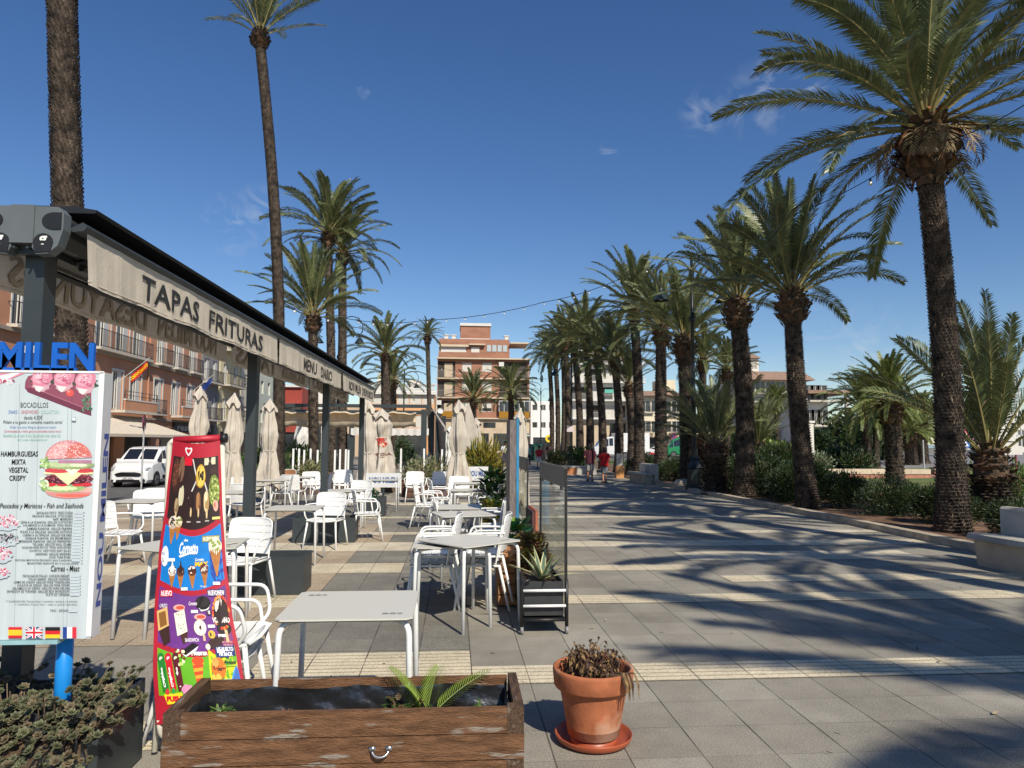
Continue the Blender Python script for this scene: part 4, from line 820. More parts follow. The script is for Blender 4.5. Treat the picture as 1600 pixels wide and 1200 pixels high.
tuft('green_tuft', 'bright curly green tuft in the small planter at the farthest pillar', (-1.86, 16.3, .35), .2, .22, 260, [mat('plastic_green', (.02, .22, .07), .5, var=.3, trans=.2), M_g1], .09, .02, seed=11)
# wooden planter contents
wy = 3.60
tuft('small_weed', 'low green weed in the left corner of the wooden planter', (-1.08, 3.57, .26), .10, .12, 260, [M_g1, M_g2], .035, .006, seed=12, up=1)
tuft('creeping_weed', 'straggly dark creeper at the foot of the young palm shoot', (-.22, 3.62, .26), .16, .12, 110, [M_g1, M_br], .05, .014, seed=13)
tuft('weed_sprig', 'thin green sprig near the right end of the wooden planter', (.14, 3.58, .26), .10, .12, 30, [M_g1, M_g2], .05, .007, seed=14, up=1.4)
tuft('dry_weed', 'dry reddish-brown tangle in the middle of the wooden planter', (-.80, 3.56, .26), .07, .09, 120, mat('dry_red', (.17, .08, .05), .9, var=.3), .05, .004, seed=15, up=1)
def cyc(label, loc, fr):
    t = thing('young_palm_shoot', label, 'plant', loc)
    for (a, e, L, sd) in fr:
        mb = MB(); d = Vector((cos(a)*cos(e), sin(a)*cos(e), sin(e))); side = Vector((-sin(a), cos(a), 0)); pts = []
        for k in range(13):
            q = k/12; pts.append(d*L*q+Vector((cos(a), sin(a), -1.1))*.16*L*q*q)
        mb.tube(pts, [.0035*(1-.6*k/12) for k in range(13)], 5)
        for k in range(5, 25):
            q = k/25.5; i = min(11, int(q*12)); p = pts[i].lerp(pts[i+1], q*12-i); tdir = (pts[i+1]-pts[i]).normalized(); l = .085*math.sin(pi*min(1, .2+.8*(q)))**.7+.012
            for s in (-1, 1): leaf(mb, p, tdir*.9+side*s+Vector((0, 0, .4)), l*1.25, .0032, .25, n=2)
        mb.build('frond', [mat('fresh_frond', (.24, .34, .05), .5, var=.12, trans=.35)], t, smooth=False)
    return t
cyc('bright yellow-green young palm shoot growing in the wooden planter', (-.125, 3.64, .28), [(R_(155), R_(62), .34, 1), (R_(25), R_(42), .40, 2), (R_(60), R_(75), .30, 3), (R_(190), R_(75), .22, 4)])
# succulent mass in the near planter
def rosettes(name, label, loc, n, seed, spread, h):
    mb = MB(); r = random.Random(seed); t = thing(name, label, 'plant', loc); st = MB()
    for i in range(n):
        x = r.uniform(-1, 1)*spread[0]; y = r.uniform(-1, 1)*spread[1]; z = h*(1-(x/spread[0])**2*.6-(max(0, -y)/spread[1])**2*.9)*r.uniform(.35, 1)-.05*(y < -spread[1]*.5)
        if r.random() < .13: z += r.uniform(.04, .13)
        s = r.uniform(.014, .027); ax_ = Vector((r.uniform(-.6, .6), -r.uniform(.0, .9), 1)).normalized(); u = ax_.cross(Vector((1, .2, 0))).normalized(); v = ax_.cross(u); c = Vector((x, y, z)); mb.mi(0 if r.random() < .7 else 1)
        for ring, (nn, rr_, up_) in enumerate(((7, 1, .15), (6, .68, .5), (4, .35, .85))):
            for k in range(nn):
                a = 2*pi*k/nn+ring*.4+i; d = (u*cos(a)+v*sin(a)); e = d*cos(up_)+ax_*sin(up_); sd = d.cross(ax_)*s*.38*rr_**.5; p = c+ax_*ring*.003
                mb.add([p, p+e*s*rr_*.65+sd, p+e*s*rr_*1.05+ax_*s*.12, p+e*s*rr_*.65-sd, p+e*s*rr_*.6-ax_*s*.12], [(0, 1, 2, 3), (0, 3, 4), (3, 2, 4), (2, 1, 4), (1, 0, 4)])
        if r.random() < .5: st.tube([(x*.6, y*.3+.05, .0), (x*.85, y*.7, z*.5), (x, y, z-.004)], .0032, 4, False)
    mb.build('rosette_leaves', [mat('succulent_green', (.085, .088, .042), .6, var=.35, sc_=15), mat('succulent_brown', (.13, .10, .055), .65, var=.3, sc_=15)], t); st.build('stem', mat('stem_brown', (.13, .085, .05), .8), t); return t
rosettes('succulent_clump', 'spilling mass of olive green succulent rosettes below the menu sign', (-1.87, 3.54, .31), 950, 21, (.33, .38), .15)
rosettes('succulent_clump', 'smaller leggy succulent clump at the left edge of the near planter', (-2.3, 3.62, .36), 110, 22, (.13, .2), .22)
# ---------------- palms ----------------
def frond_rows(mb, a, e0, L, droop, nl, lw, ll, r, mi_pet=1, twist=.0, base=Vector((0, 0, 0)), vee=.45, dead=False):
    n = 14; h = Vector((cos(a), sin(a), 0)); pts = [base.copy()]; e = e0; roll = r.uniform(-.7, .7)
    for k in range(n):
        e -= droop*(.35+1.3*k/n)/n; a2 = a+twist*k/n; pts.append(pts[-1]+Vector((cos(a2)*cos(e), sin(a2)*cos(e), sin(e)))*L/n)
    mb.mi(mi_pet).tube(pts, [.03*(1-.93*(k/n)**.6)*L/3+.003 for k in range(n+1)], 4, False)
    s0 = Vector((-sin(a), cos(a), 0))
    for i in range(nl):
        q = .14+.85*(i/(nl-1)); k = min(n-1, int(q*n)); f = q*n-k; p = pts[k].lerp(pts[k+1], f); t = (pts[k+1]-pts[k]).normalized()
        up = s0.cross(t).normalized(); up = up if up.z > 0 or abs(t.z) > .95 else -up
        sr = (s0*cos(roll*q)+up*sin(roll*q)); ur = t.cross(sr)*-1
        if ur.dot(up) < 0: ur = -ur
        l = ll*(.35+.65*math.sin(pi*min(1, .1+q*.92))**.6)*r.uniform(.85, 1.12)*(.5 if q < .2 else 1)
        for s in (-1, 1):
            fw = .85+.75*q+r.uniform(-.1, .1); d = (sr*s+t*fw+ur*(vee+r.uniform(-.22, .22))).normalized()
            b1 = p+d*l*.45+Vector((0, 0, -.015*l)); tip = p+d*l+Vector((0, 0, -.24*l)); w_ = d.cross(ur+Vector((r.uniform(-.5, .5),)*3)).normalized()*lw
            mb.mi(2 if dead or r.random() < .02 else 0).add([p-w_*.5, b1-w_, tip, b1+w_, p+w_*.5], [(0, 1, 2, 3, 4)])
def crown_mesh(name, seed, nf, L, nl, e_lo, e_hi, ll=.42, lw=.013, droop=1.1, R0=.2, zz=.5, fm=None):
    mb = MB(); r = random.Random(seed)
    for i in range(nf):
        q = (i+.5)/nf; e0 = R_(e_lo)+(R_(e_hi)-R_(e_lo))*q**.85+r.uniform(-.1, .1); a = i*2.39996+r.uniform(-.2, .2)
        Lk = L*(.72+.33*math.sin(pi*min(1, .25+q*.75)))*r.uniform(.88, 1.08); rad = R0*(1-q*.85)
        frond_rows(mb, a, e0, Lk, droop*r.uniform(.75, 1.25)*(1.05-.35*q), nl, lw, ll, r, twist=r.uniform(-.35, .35), base=Vector((cos(a)*rad, sin(a)*rad, zz*q)))
    me_o = mb.build(name, [fm or M_fr, M_pet, M_dead]); me = me_o.data; bpy.data.objects.remove(me_o); return me
M_fr = mat('palm_leaflet', (.15, .178, .074), .40, var=.30, sc_=1.3, trans=.22, spec=.55)
M_can = mat('canary_palm_leaflet', (.15, .19, .055), .42, var=.25, sc_=1.3, trans=.22, spec=.5)
M_pet = mat('palm_petiole', (.28, .24, .09), .6, var=.2, sc_=3)
M_dead = mat('palm_dry_leaflet', (.23, .17, .09), .8, var=.25, sc_=4)
M_trunk = mat('palm_trunk', (.068, .05, .037), .95, var=.55, sc_=7, bump=.8, bsc=35)
M_boot = mat('palm_leaf_bases', (.075, .054, .036), .95, var=.5, sc_=9, bump=.8, bsc=30, col2=(.14, .075, .04), c2sc=5)
CR = {
 'big': crown_mesh('crown_big', 1, 54, 3.75, 120, -12, 84, .50, .0135, .80, .30, .55),
 'a': crown_mesh('crown_a', 2, 46, 3.1, 80, -2, 86, .42, .016, .95, .22, .4),
 'b': crown_mesh('crown_b', 3, 42, 3.1, 84, 14, 86, .44, .015, .78, .22, .4),
 'c': crown_mesh('crown_c', 4, 46, 2.9, 64, -12, 84, .42, .018, 1.1, .22, .4),
 'far': crown_mesh('crown_far', 5, 50, 2.9, 32, -15, 84, .46, .030, 1.25, .2, .35),
 'young': crown_mesh('crown_young', 6, 28, 3.0, 60, 28, 86, .45, .016, .55, .16, .2),
 'canary': crown_mesh('crown_canary', 8, 84, 3.0, 50, -10, 84, .38, .020, 1.15, .3, .5, M_can)}
def trunk_mb(p1, r0, r1, bend, lod, shag=0, seed=1):
    mb = MB(); r = random.Random(seed); Hh = p1.length; rows = max(8, int(Hh/(.062 if lod > 1 else .13))); ns = 22 if lod > 1 else 13
    def ctr(t): return p1*t+bend*math.sin(pi*t)
    def rad(t): return r0+(r1-r0)*min(1, t*1.0)+ .12*r0*math.exp(-t*14)*3
    N = 24; mb.tube([ctr(k/N) for k in range(N+1)], [rad(k/N)*.93 for k in range(N+1)], 14)
    for i in range(rows):
        t = (i+.5)/rows; c = ctr(t); rd = rad(t); h = Hh/rows
        for j in range(ns):
            a = 2*pi*(j+.5*(i % 2))/ns+r.uniform(-.08, .08)+i*.07; w_ = pi/ns*r.uniform(.78, 1.0); o = rd*r.uniform(.03, .11)+.004+shag*r.uniform(.0, .12)
            zb, zt = c.z-h*.75, c.z+h*r.uniform(.28, .5)
            P = lambda aa, rr_, z: (c.x+cos(aa)*rr_, c.y+sin(aa)*rr_, z)
            mb.add([P(a-w_, rd*.9, zb), P(a+w_, rd*.9, zb), P(a+w_*.8, rd+o*.75, zt), P(a, rd+o, zt-h*.1), P(a-w_*.8, rd+o*.75, zt), P(a, rd*.88, zt+h*.02)], [(0, 1, 2, 3, 4), (4, 3, 2, 5)])
    return mb
def boot_mb(rb, hb, seed=1, shag=1.0):
    mb = MB(); r = random.Random(seed); prof = [(rb*.55, 0), (rb*.9, hb*.16), (rb*1.0, hb*.4), (rb*.92, hb*.65), (rb*.7, hb*.85), (rb*.35, hb*1.05), (0, hb*1.08)]
    mb.lathe([(a*.82, z) for a, z in prof], 16)
    rows = 11; ns = 15
    for i in range(rows):
        t = (i+.3)/rows; z = hb*t; rr_ = rb*(.55+.45*math.sin(min(1, t/.42)*pi/2)) if t < .42 else rb*(1-.42*((t-.42)/.58)**1.6)
        for j in range(ns):
            a = 2*pi*(j+.5*(i % 2))/ns+r.uniform(-.2, .2); w_ = pi/ns*r.uniform(.72, 1.05); o = rb*r.uniform(.02, .26)*shag; h = hb/rows*r.uniform(.9, 1.3)
            P = lambda aa, q, zz: (cos(aa)*q, sin(aa)*q, zz)
            z += r.uniform(-.5, .5)*hb/rows; mb.add([P(a-w_, rr_*.92, z-h*.5), P(a+w_, rr_*.92, z-h*.5), P(a+w_*.75, rr_+o*.8, z+h*.5), P(a, rr_+o, z+h*.45), P(a-w_*.75, rr_+o*.8, z+h*.5), P(a, rr_*.85, z+h*.6)], [(0, 1, 2, 3, 4), (4, 3, 2, 5)])
    return mb
_pid = [0]
def palm(label, base, top, r0, r1, crown, cs=1.0, lod=1, rb=None, bend=.0, group='date palms along the promenade', rz=None, cat='palm tree', name='palm_tree', skirt=False, shag=0):
    _pid[0] += 1; k = _pid[0]; r = random.Random(k*13+5)
    base = Vector(base); top = Vector(top); t = thing(name, label, cat, base, 0, group)
    p1 = top-base; bd = Vector((bend, r.uniform(-.1, .1), 0))
    trunk_mb(p1, r0, r1, bd, lod, shag, k).build('trunk', M_trunk, t)
    if lod > 1 and not shag and p1.length < 9: # loose fibres and frayed leaf stubs
        fb = MB()
        for i in range(150):
            q = r.uniform(.03, .98); a = r.uniform(0, 6.28); rd = r0+(r1-r0)*q; c = p1*q+bd*math.sin(pi*q)+Vector((cos(a)*rd, sin(a)*rd, 0)); leaf(fb, c, Vector((cos(a), sin(a), r.uniform(-1.5, .8))), r.uniform(.05, .13), .006, .5, n=2)
        fb.build('frayed_fibres', M_dead, t)
    rb = rb or r1*1.75; hb = rb*2.3
    bo = boot_mb(rb, hb, k).build('leaf_bases', M_boot, t, loc=p1-Vector((0, 0, hb*.35)))
    if skirt:
        mb = MB()
        for i in range(26):
            a = r.uniform(0, 6.28); frond_rows(mb, a, R_(-20), .9, 1.3, 14, .012, .3, r, mi_pet=0, base=Vector((cos(a)*rb*.7, sin(a)*rb*.7, .1)), dead=True)
        for i in range(60):
            a = r.uniform(0, 6.28); e = r.uniform(-1.2, .6); q = rb*1.0; p = Vector((cos(a)*q*.8, sin(a)*q*.8, r.uniform(-.2, .5))); leaf(mb.mi(1), p, Vector((cos(a), sin(a), e)), r.uniform(.3, .6), .04, .5, n=3)
        mb.build('dry_sheaths', [M_dead, mat('rust_fibre', (.23, .085, .03), .9, var=.4, sc_=6), M_dead], t, loc=p1+Vector((0, 0, hb*.3)))
    c = bpy.data.objects.new('crown', CR[crown]); sc.collection.objects.link(c); c.parent = t
    c.location = p1+Vector((0, 0, hb*.42)); c.rotation_euler = (r.uniform(-.06, .06), r.uniform(-.06, .06), rz if rz is not None else r.uniform(0, 6.28)); kx = .97 if crown == 'big' else .87; c.scale = (cs*kx, cs*kx, cs*1.03)
    return t
def gp(px, py): v = G(px, py); return (v.x, v.y, 0)
# right row, nearest first
palm('largest date palm at the right, huge crown cut by the top edge of the picture', (9.15, 12.6, 0), D(1449, 245, 12.6), .25, .215, 'big', 1.04, 2, rb=.52, bend=.05, rz=1.2, skirt=True)
palm('second palm from the right in the promenade row, slim dark trunk before the hedge', (8.86, 17.4, 0), D(1238, 487, 17.4), .25, .20, 'b', 1.04, 2, rb=.42, bend=-.1, rz=.5)
palm('third palm of the promenade row with a wide pineapple-like top', (8.7, 21.0, 0), D(1153, 497, 21.0), .30, .24, 'b', .98, 2, rb=.44, bend=.1)
palm('fourth palm of the promenade row, behind the tall lamp post', (D(1073, 700, 26.5).x, 26.5, 0), D(1069, 550, 26.5), .28, .24, 'b', 1.0, 2, rb=.46)
palm('fifth palm of the promenade row, its trunk rising behind the concrete bench', (D(1033, 700, 31).x, 31, 0), D(1033, 530, 31), .30, .23, 'a', 1.0, 1, rb=.42)
palm('sixth palm of the promenade row with the tallest tuft, bent over to the left', (D(998, 700, 34).x, 34, 0), D(991, 498, 34), .27, .21, 'a', 1.12, 1, rb=.36, bend=.1)
far_row = [(985, 982, 612, 36.5, 'young', 'short palm leaning at the foot of the row, shaggy dark trunk'), (966, 961, 572, 38, 'a', 'palm with pale ringed trunk behind the white painted bollard'), (942, 933, 566, 41, 'c', 'palm trunk leaning left above the woman in red'), (921, 916, 535, 43, 'a', 'straight grey palm above the man in maroon'), (907, 897, 540, 47, 'c', 'palm leaning left next to the dark signposted lamp'),
 (886, 884, 548, 51, 'a', 'thin dark palm just left of the signposted lamp'), (879, 880, 552, 55, 'a', 'second thin dark palm left of the signposted lamp'), (871, 868, 567, 60, 'far', 'thin palm trunk second from the left end of the row'), (862, 858, 561, 63, 'far', 'leftmost thin palm trunk of the promenade row')]
for bx_, tx, ty, Y, cr, lb in far_row: palm(lb, (D(bx_, 700, Y).x, Y, 0), D(tx, ty, Y), .21 if Y > 50 else .25, .19, cr, 1.0 if cr != 'young' else .8, 1, rb=.32, bend=.12)
# palms beside and behind the camera whose shadows lie on the paving
for i, (x, y, h) in enumerate(((9.1, 7.6, 7.0), (8.9, 1.8, 7.6), (8.7, -4.5, 7.4))): palm(('date palm just right of the view whose crown shadow crosses the ribbed bands', 'date palm beside the camera, shadow at the lower right', 'date palm behind the camera, far right', 'date palm behind the camera, nearest to the lower right shadow')[i], (x, y, 0), (x, y, h), .26, .22, 'a' if i else 'b', (1.05, 1.1, 1.35)[i], 1, rb=.4)
# shaggy young palms in the bed
palm('young bushy palm with a shaggy brown foot between the lamp and the third palm', (D(1118, 700, 22.5).x, 22.5, 0), D(1118, 715, 22.5), .34, .3, 'young', .86, 2, rb=.40, shag=1, group='young palms with shaggy trunks', rz=.3)
palm('lower bushy young palm leaning into the third palm of the row', (D(1100, 700, 25).x, 25, 0), D(1100, 700, 25), .34, .3, 'b', .66, 1, rb=.40, shag=1, group='young palms with shaggy trunks')
palm('young palm with long arching fronds right of the third palm', (D(1183, 700, 27).x, 27, 0), D(1185, 712, 27), .3, .3, 'young', .74, 1, rb=.36, shag=1, group='young palms with shaggy trunks', rz=2.2)
palm('young palm with stiff upright fronds and a bulging shaggy trunk at the right edge', (D(1548, 700, 14.6).x, 14.6, .05), D(1549, 742, 14.6), .38, .33, 'young', 1.15, 2, rb=.42, shag=1.6, group='young palms with shaggy trunks', rz=.9)
# garden palms
palm('rounded green palm standing alone on the lawn left of the largest trunk', (D(1396, 700, 27).x, 27, .05), D(1392, 652, 27), .34, .31, 'canary', .82, 1, rb=.5, group='garden palms')
palm('slim garden palm behind the left side of the rounded lawn palm', (D(1357, 700, 38).x, 38, .05), D(1352, 655, 38), .24, .2, 'canary', .95, 1, group='garden palms')
palm('very slim garden palm touching the rounded lawn palm', (D(1370, 700, 40).x, 40, .05), D(1369, 645, 40), .18, .15, 'far', .7, 1, group='garden palms')
palm('squat garden palm far behind the largest trunk', (D(1423, 700, 52).x, 52, .05), D(1421, 690, 52), .5, .4, 'canary', 1.05, 1, group='garden palms')
palm('squat garden palm half hidden by the largest trunk', (D(1441, 700, 56).x, 56, .05), D(1440, 678, 56), .5, .4, 'canary', 1.1, 1, group='garden palms')
palm('date palm seen through the gap left of the third palm of the row', (D(1098, 700, 48).x, 48, .05), D(1098, 575, 48), .3, .25, 'a', 1.0, 1, group='garden palms')
palm('date palm partly behind the third palm of the row', (D(1135, 700, 52).x, 52, .05), D(1135, 588, 52), .3, .25, 'a', 1.0, 1, group='garden palms')
palm('small palm in front of the hotel balconies', (D(1213, 700, 58).x, 58, .05), D(1213, 640, 58), .25, .2, 'canary', .7, 1, group='garden palms')
# left side
gl = 'tall palms rising behind the awning'
palm('nearest tall palm, thick scaly trunk running out of the top left corner', (D(122, 870, 10.5).x, 10.5, 0), D(86, -420, 10.5), .205, .185, 'b', .9, 2, rb=.4, group=gl, bend=-.04)
palm('very tall thin palm with a small bulb under its crown, cut by the top edge', (D(436, 690, 21).x, 21, 0), D(406, 66, 21), .165, .145, 'young', .80, 2, rb=.27, bend=.25, group=gl, rz=.4)
palm('tall palm with full round crown, trunk behind the double lamp', (D(519, 690, 32).x, 32, 0), D(512, 378, 32), .20, .18, 'a', 1.0, 1, rb=.3, bend=.08, group=gl)
palm('tall palm to the right of the full round crown, fronds hanging right', (D(537, 690, 33).x, 33, 0), D(535, 408, 33), .2, .18, 'c', .98, 1, rb=.3, group=gl)
palm('lower palm with pineapple-shaped bulb and upswept fronds behind the awning', (D(493, 690, 24).x, 24, 0), D(489, 508, 24), .17, .15, 'b', .86, 2, rb=.29, group=gl, rz=1)
palm('palm with orange-brown trunk top, right of the double lamp', (D(606, 690, 38).x, 38, 0), D(602, 562, 38), .27, .24, 'a', .78, 1, rb=.26, group=gl)
palm('drooping palm behind the orange-topped one', (D(616, 690, 44).x, 44, 0), D(614, 604, 44), .22, .2, 'c', .82, 1, rb=.3, group=gl)
palm('thin palm with a small round head against the sky beside the brick block', (D(674, 690, 52).x, 52, 0), D(668, 532, 52), .17, .15, 'c', .55, 1, rb=.3, group=gl)
palm('left one of two palms in front of the brick apartment block', (D(741, 690, 62).x, 62, 0), D(740, 632, 62), .28, .24, 'a', 1.0, 1, rb=.42, group='palms before the brick block')
palm('right one of two palms in front of the brick apartment block', (D(799, 690, 58).x, 58, 0), D(799, 622, 58), .28, .24, 'c', 1.0, 1, rb=.42, group='palms before the brick block')

# ---------------- hedge ----------------
def bush_mesh(seed, rad, h, n, L=.11, wd=.011):
    mb = MB(); r = random.Random(seed); lobes = [(Vector((r.uniform(-.5, .5)*rad, r.uniform(-.5, .5)*rad, h*r.uniform(.35, .75))), rad*r.uniform(.45, .75)) for _ in range(9)]
    for i in range(n):
        c, q = r.choice(lobes); d = Vector((r.gauss(0, 1), r.gauss(0, 1), r.gauss(0, 1))).normalized(); p = c+d*q*r.random()**.35
        if p.z < .05: p.z = r.uniform(.05, .4)
        dd = (d+Vector((0, 0, r.uniform(.1, 1.1)))+Vector((r.uniform(-.5, .5),)*3)).normalized(); s = dd.cross(Vector((r.uniform(-1, 1), r.uniform(-1, 1), .3))).normalized()*wd; l = L*r.uniform(.6, 1.3)
        mb.mi(0 if r.random() < .8 else 1).add([p, p+dd*l*.5-s, p+dd*l, p+dd*l*.5+s], [(0, 1, 2, 3)])
    for i in range(26):
        c, q = r.choice(lobes); mb.mi(2).tube([(c.x*.3+r.uniform(-.1, .1), c.y*.3, 0), (c.x*.7, c.y*.7, c.z*.6), (c.x+r.uniform(-.3, .3)*q, c.y+r.uniform(-.3, .3)*q, c.z+q*.6)], .009, 4, False)
    return mb
M_o1 = mat('oleander_leaf', (.024, .045, .013), .45, var=.35, sc_=3, trans=.2, spec=.5); M_o2 = mat('oleander_new_leaf', (.06, .09, .024), .5, var=.2, trans=.25)
HB = [bush_mesh(31+i, .85, 1.1, 9500, .10, .012).build('oleander_bush', [M_o1, M_o2, M_dead]) for i in range(3)]
hl = [(9.6, 19.3, 0, .95, 'oleander bush left of the second palm trunk'), (9.9, 15.6, 1, .70, 'big dark oleander bush in the middle of the hedge'), (10.0, 13.9, 2, .66, 'dark oleander bush left of the largest palm trunk'), (9.45, 11.1, 0, .62, 'oleander bush against the right side of the largest trunk'), (10.1, 11.4, 1, .6, 'oleander bush between the largest trunk and the bench back'),
 (9.7, 17.2, 2, .72, 'oleander bush just right of the second palm trunk'), (9.7, 21.5, 1, 1.05, 'oleander bush between the second and third palms'), (9.6, 23.6, 0, 1.05, 'oleander bush right behind the third palm'), (10.0, 19.9, 2, .9, 'oleander bush behind the one left of the second trunk'), (9.6, 29.5, 1, .95, 'loose oleander bush left of the tall lamp'), (9.3, 34.5, 2, .9, 'light green grassy bush left of the far concrete bench'), (11.3, 25.6, 0, 1.3, 'oleander bush behind the shaggy young palm'), (11.4, 28.5, 1, 1.4, 'big oleander bush behind the tall lamp')]
for i, (x, y, k, s, lb) in enumerate(hl):
    if i < 3: o = HB[i]
    else: o = HB[k].copy(); sc.collection.objects.link(o)
    o.location = (x, y, .03); o.scale = (s*1.2, s*1.25, s*(.9+.06*(i % 3))); o.rotation_euler.z = i*1.3; tag(o, lb, 'bush', 'oleander hedge bushes')
def gbush(name, label, px, Y, rad, h, n, ms, L=.25, wd=.06, z=.05, cat='bush', group=None, sx=1):
    mb = bush_mesh(int(px*3+Y), rad, h, n, L, wd); o = mb.build(name, ms+[M_dead]); o.location = (XY(px, Y), Y, z); o.scale = (sx, 1, 1); tag(o, label, cat, group); return o
M_b1 = mat('shrub_leaf', (.06, .11, .02), .5, var=.3, sc_=2, trans=.2); M_b2 = mat('shrub_lime_leaf', (.16, .22, .04), .5, var=.3, sc_=2, trans=.2); M_b3 = mat('tree_dark_leaf', (.02, .04, .014), .5, var=.35, sc_=2)
gbush('garden_shrub', 'lime green shrub below the hotel, left of the second palm', 1200, 42, 1.5, 1.3, 2600, [M_b2, M_b1], .3, .07, group='garden shrubs')
gbush('garden_shrub', 'yellow-green shrub touching the second palm trunk', 1222, 40, 1.0, 1.3, 1600, [M_b2, M_b1], .3, .07, group='garden shrubs')
gbush('garden_shrub', 'pale round shrub at the end of the low wall', 1276, 36, .9, .9, 1200, [mat('silver_leaf', (.16, .2, .12), .6, var=.3), M_b1], .14, .04, group='garden shrubs')
gbush('garden_shrub', 'dark clipped mound left of the low wall', 1308, 40, 1.3, 1.0, 1900, [M_b3, M_b1], .3, .05, group='garden shrubs')
gbush('garden_shrub', 'dark spiky mound behind the low wall', 1336, 38, 1.2, 1.0, 1500, [M_b3, M_b1], .3, .03, group='garden shrubs')
gbush('garden_tree', 'dark leafy tree behind the garden palms', 1335, 60, 2.6, 3.8, 4200, [M_b3, M_b1], .4, .12, cat='tree', group='dark trees behind the garden')
gbush('garden_tree', 'dark leafy tree between the two slim garden palms', 1372, 66, 3.2, 4.4, 4200, [M_b3, M_b1], .4, .12, cat='tree', group='dark trees behind the garden')
gbush('garden_tree', 'dark leafy tree left of the second palm trunk below the hotel', 1172, 56, 2.0, 2.6, 3000, [M_b3, M_b1], .35, .1, cat='tree', group='dark trees behind the garden')
gbush('garden_tree', 'small leafy tree in front of the hotel corner', 1275, 52, 1.1, 3.4, 1800, [M_b3, M_b1], .3, .08, cat='tree', group='dark trees behind the garden')
gbush('garden_tree', 'dark tree beside the crossing sign', 1512, 90, 4.4, 7.5, 2400, [M_b3, M_b1], .5, .15, cat='tree', group='dark trees behind the garden')
gbush('grass_clump', 'pale tall grass clump between the largest trunk and the shaggy young palm', 1512, 21, .5, .9, 700, [mat('dry_grass', (.2, .2, .08), .8, var=.2), M_b1], .3, .008)
gbush('garden_shrub', 'green shrub bed right of the shaggy young palm', 1592, 19, 1.2, .7, 2000, [M_b1, M_b2], .12, .03, group='garden shrubs')
for i, (px, Y, lb) in enumerate(((350, 24, 'green hedge piece behind the folded parasols, left part'), (384, 24, 'green hedge piece behind the folded parasols, right part'), (466, 30, 'green shrub behind the white posts'), (425, 27, 'green shrub behind the tall thin trunk'))):
    gbush('terrace_hedge', lb, px, Y, 1.0, 1.3, 1500, [M_b1, M_b2], .2, .05, z=-.3 if i < 2 else 0, group='green shrubs behind the terrace')
gbush('clipped_cypress', 'dark conical shrub under the pergola', 636, 31, .55, 2.0, 1500, [M_b3, M_b1], .12, .03)
gbush('flower_bed_plant', 'pale leafy plant row behind the two lone white chairs', 668, 22, .7, 1.0, 1300, [mat('pale_leaf', (.2, .19, .09), .7, var=.3), M_b1], .14, .02)
gbush('flower_bed_plant', 'pale leafy plant behind the far left tables', 487, 23, .6, 1.0, 900, [mat('pale_leaf', (.2, .19, .09)), M_b1], .14, .02)
gbush('tall_grass_plant', 'upright yellow-green plant beside the tall closed parasol', 760, 24, .75, 1.25, 900, [M_yg, M_b1], .55, .03)
gbush('street_shrub', 'yellowish clipped shrub at the foot of the palm row', 874, 42, .8, 1.1, 1100, [mat('shrub_olive', (.14, .15, .05), .6, var=.3), M_b1], .14, .04)
gbush('street_shrub', 'dark green shrub behind the man in maroon', 905, 40, .8, 1.4, 1300, [M_b1, M_b3], .16, .04)
# ---------------- buildings ----------------
def wall_holes(mb, W, Hh, ops, dep=.25, y0=0.0):
    xs = sorted({0, W}|{v for o in ops for v in o[:2]}); zs = sorted({0, Hh}|{v for o in ops for v in o[2:4]})
    for i in range(len(xs)-1):
        for j in range(len(zs)-1):
            cx, cz = (xs[i]+xs[i+1])/2, (zs[j]+zs[j+1])/2
            if any(o[0] < cx < o[1] and o[2] < cz < o[3] for o in ops): continue
            mb.add([(xs[i], y0, zs[j]), (xs[i+1], y0, zs[j]), (xs[i+1], y0, zs[j+1]), (xs[i], y0, zs[j+1])], [(0, 1, 2, 3)])
    for a, b, c, d in [o[:4] for o in ops]:
        mb.add([(a, y0, c), (b, y0, c), (b, y0, d), (a, y0, d), (a, y0+dep, c), (b, y0+dep, c), (b, y0+dep, d), (a, y0+dep, d)], [(0, 4, 5, 1), (1, 5, 6, 2), (2, 6, 7, 3), (3, 7, 4, 0)])
M_pane = mat('window_glass', (.03, .035, .04), .12, var=.3, sc_=1, spec=.8)
M_shut = mat('roller_shutter', (.55, .52, .46), .6, var=.05, sc_=3)
M_frame = mat('window_frame_white', (.6, .58, .54), .5, var=.04)
M_rail = mat('iron_rail', (.035, .035, .037), .5)
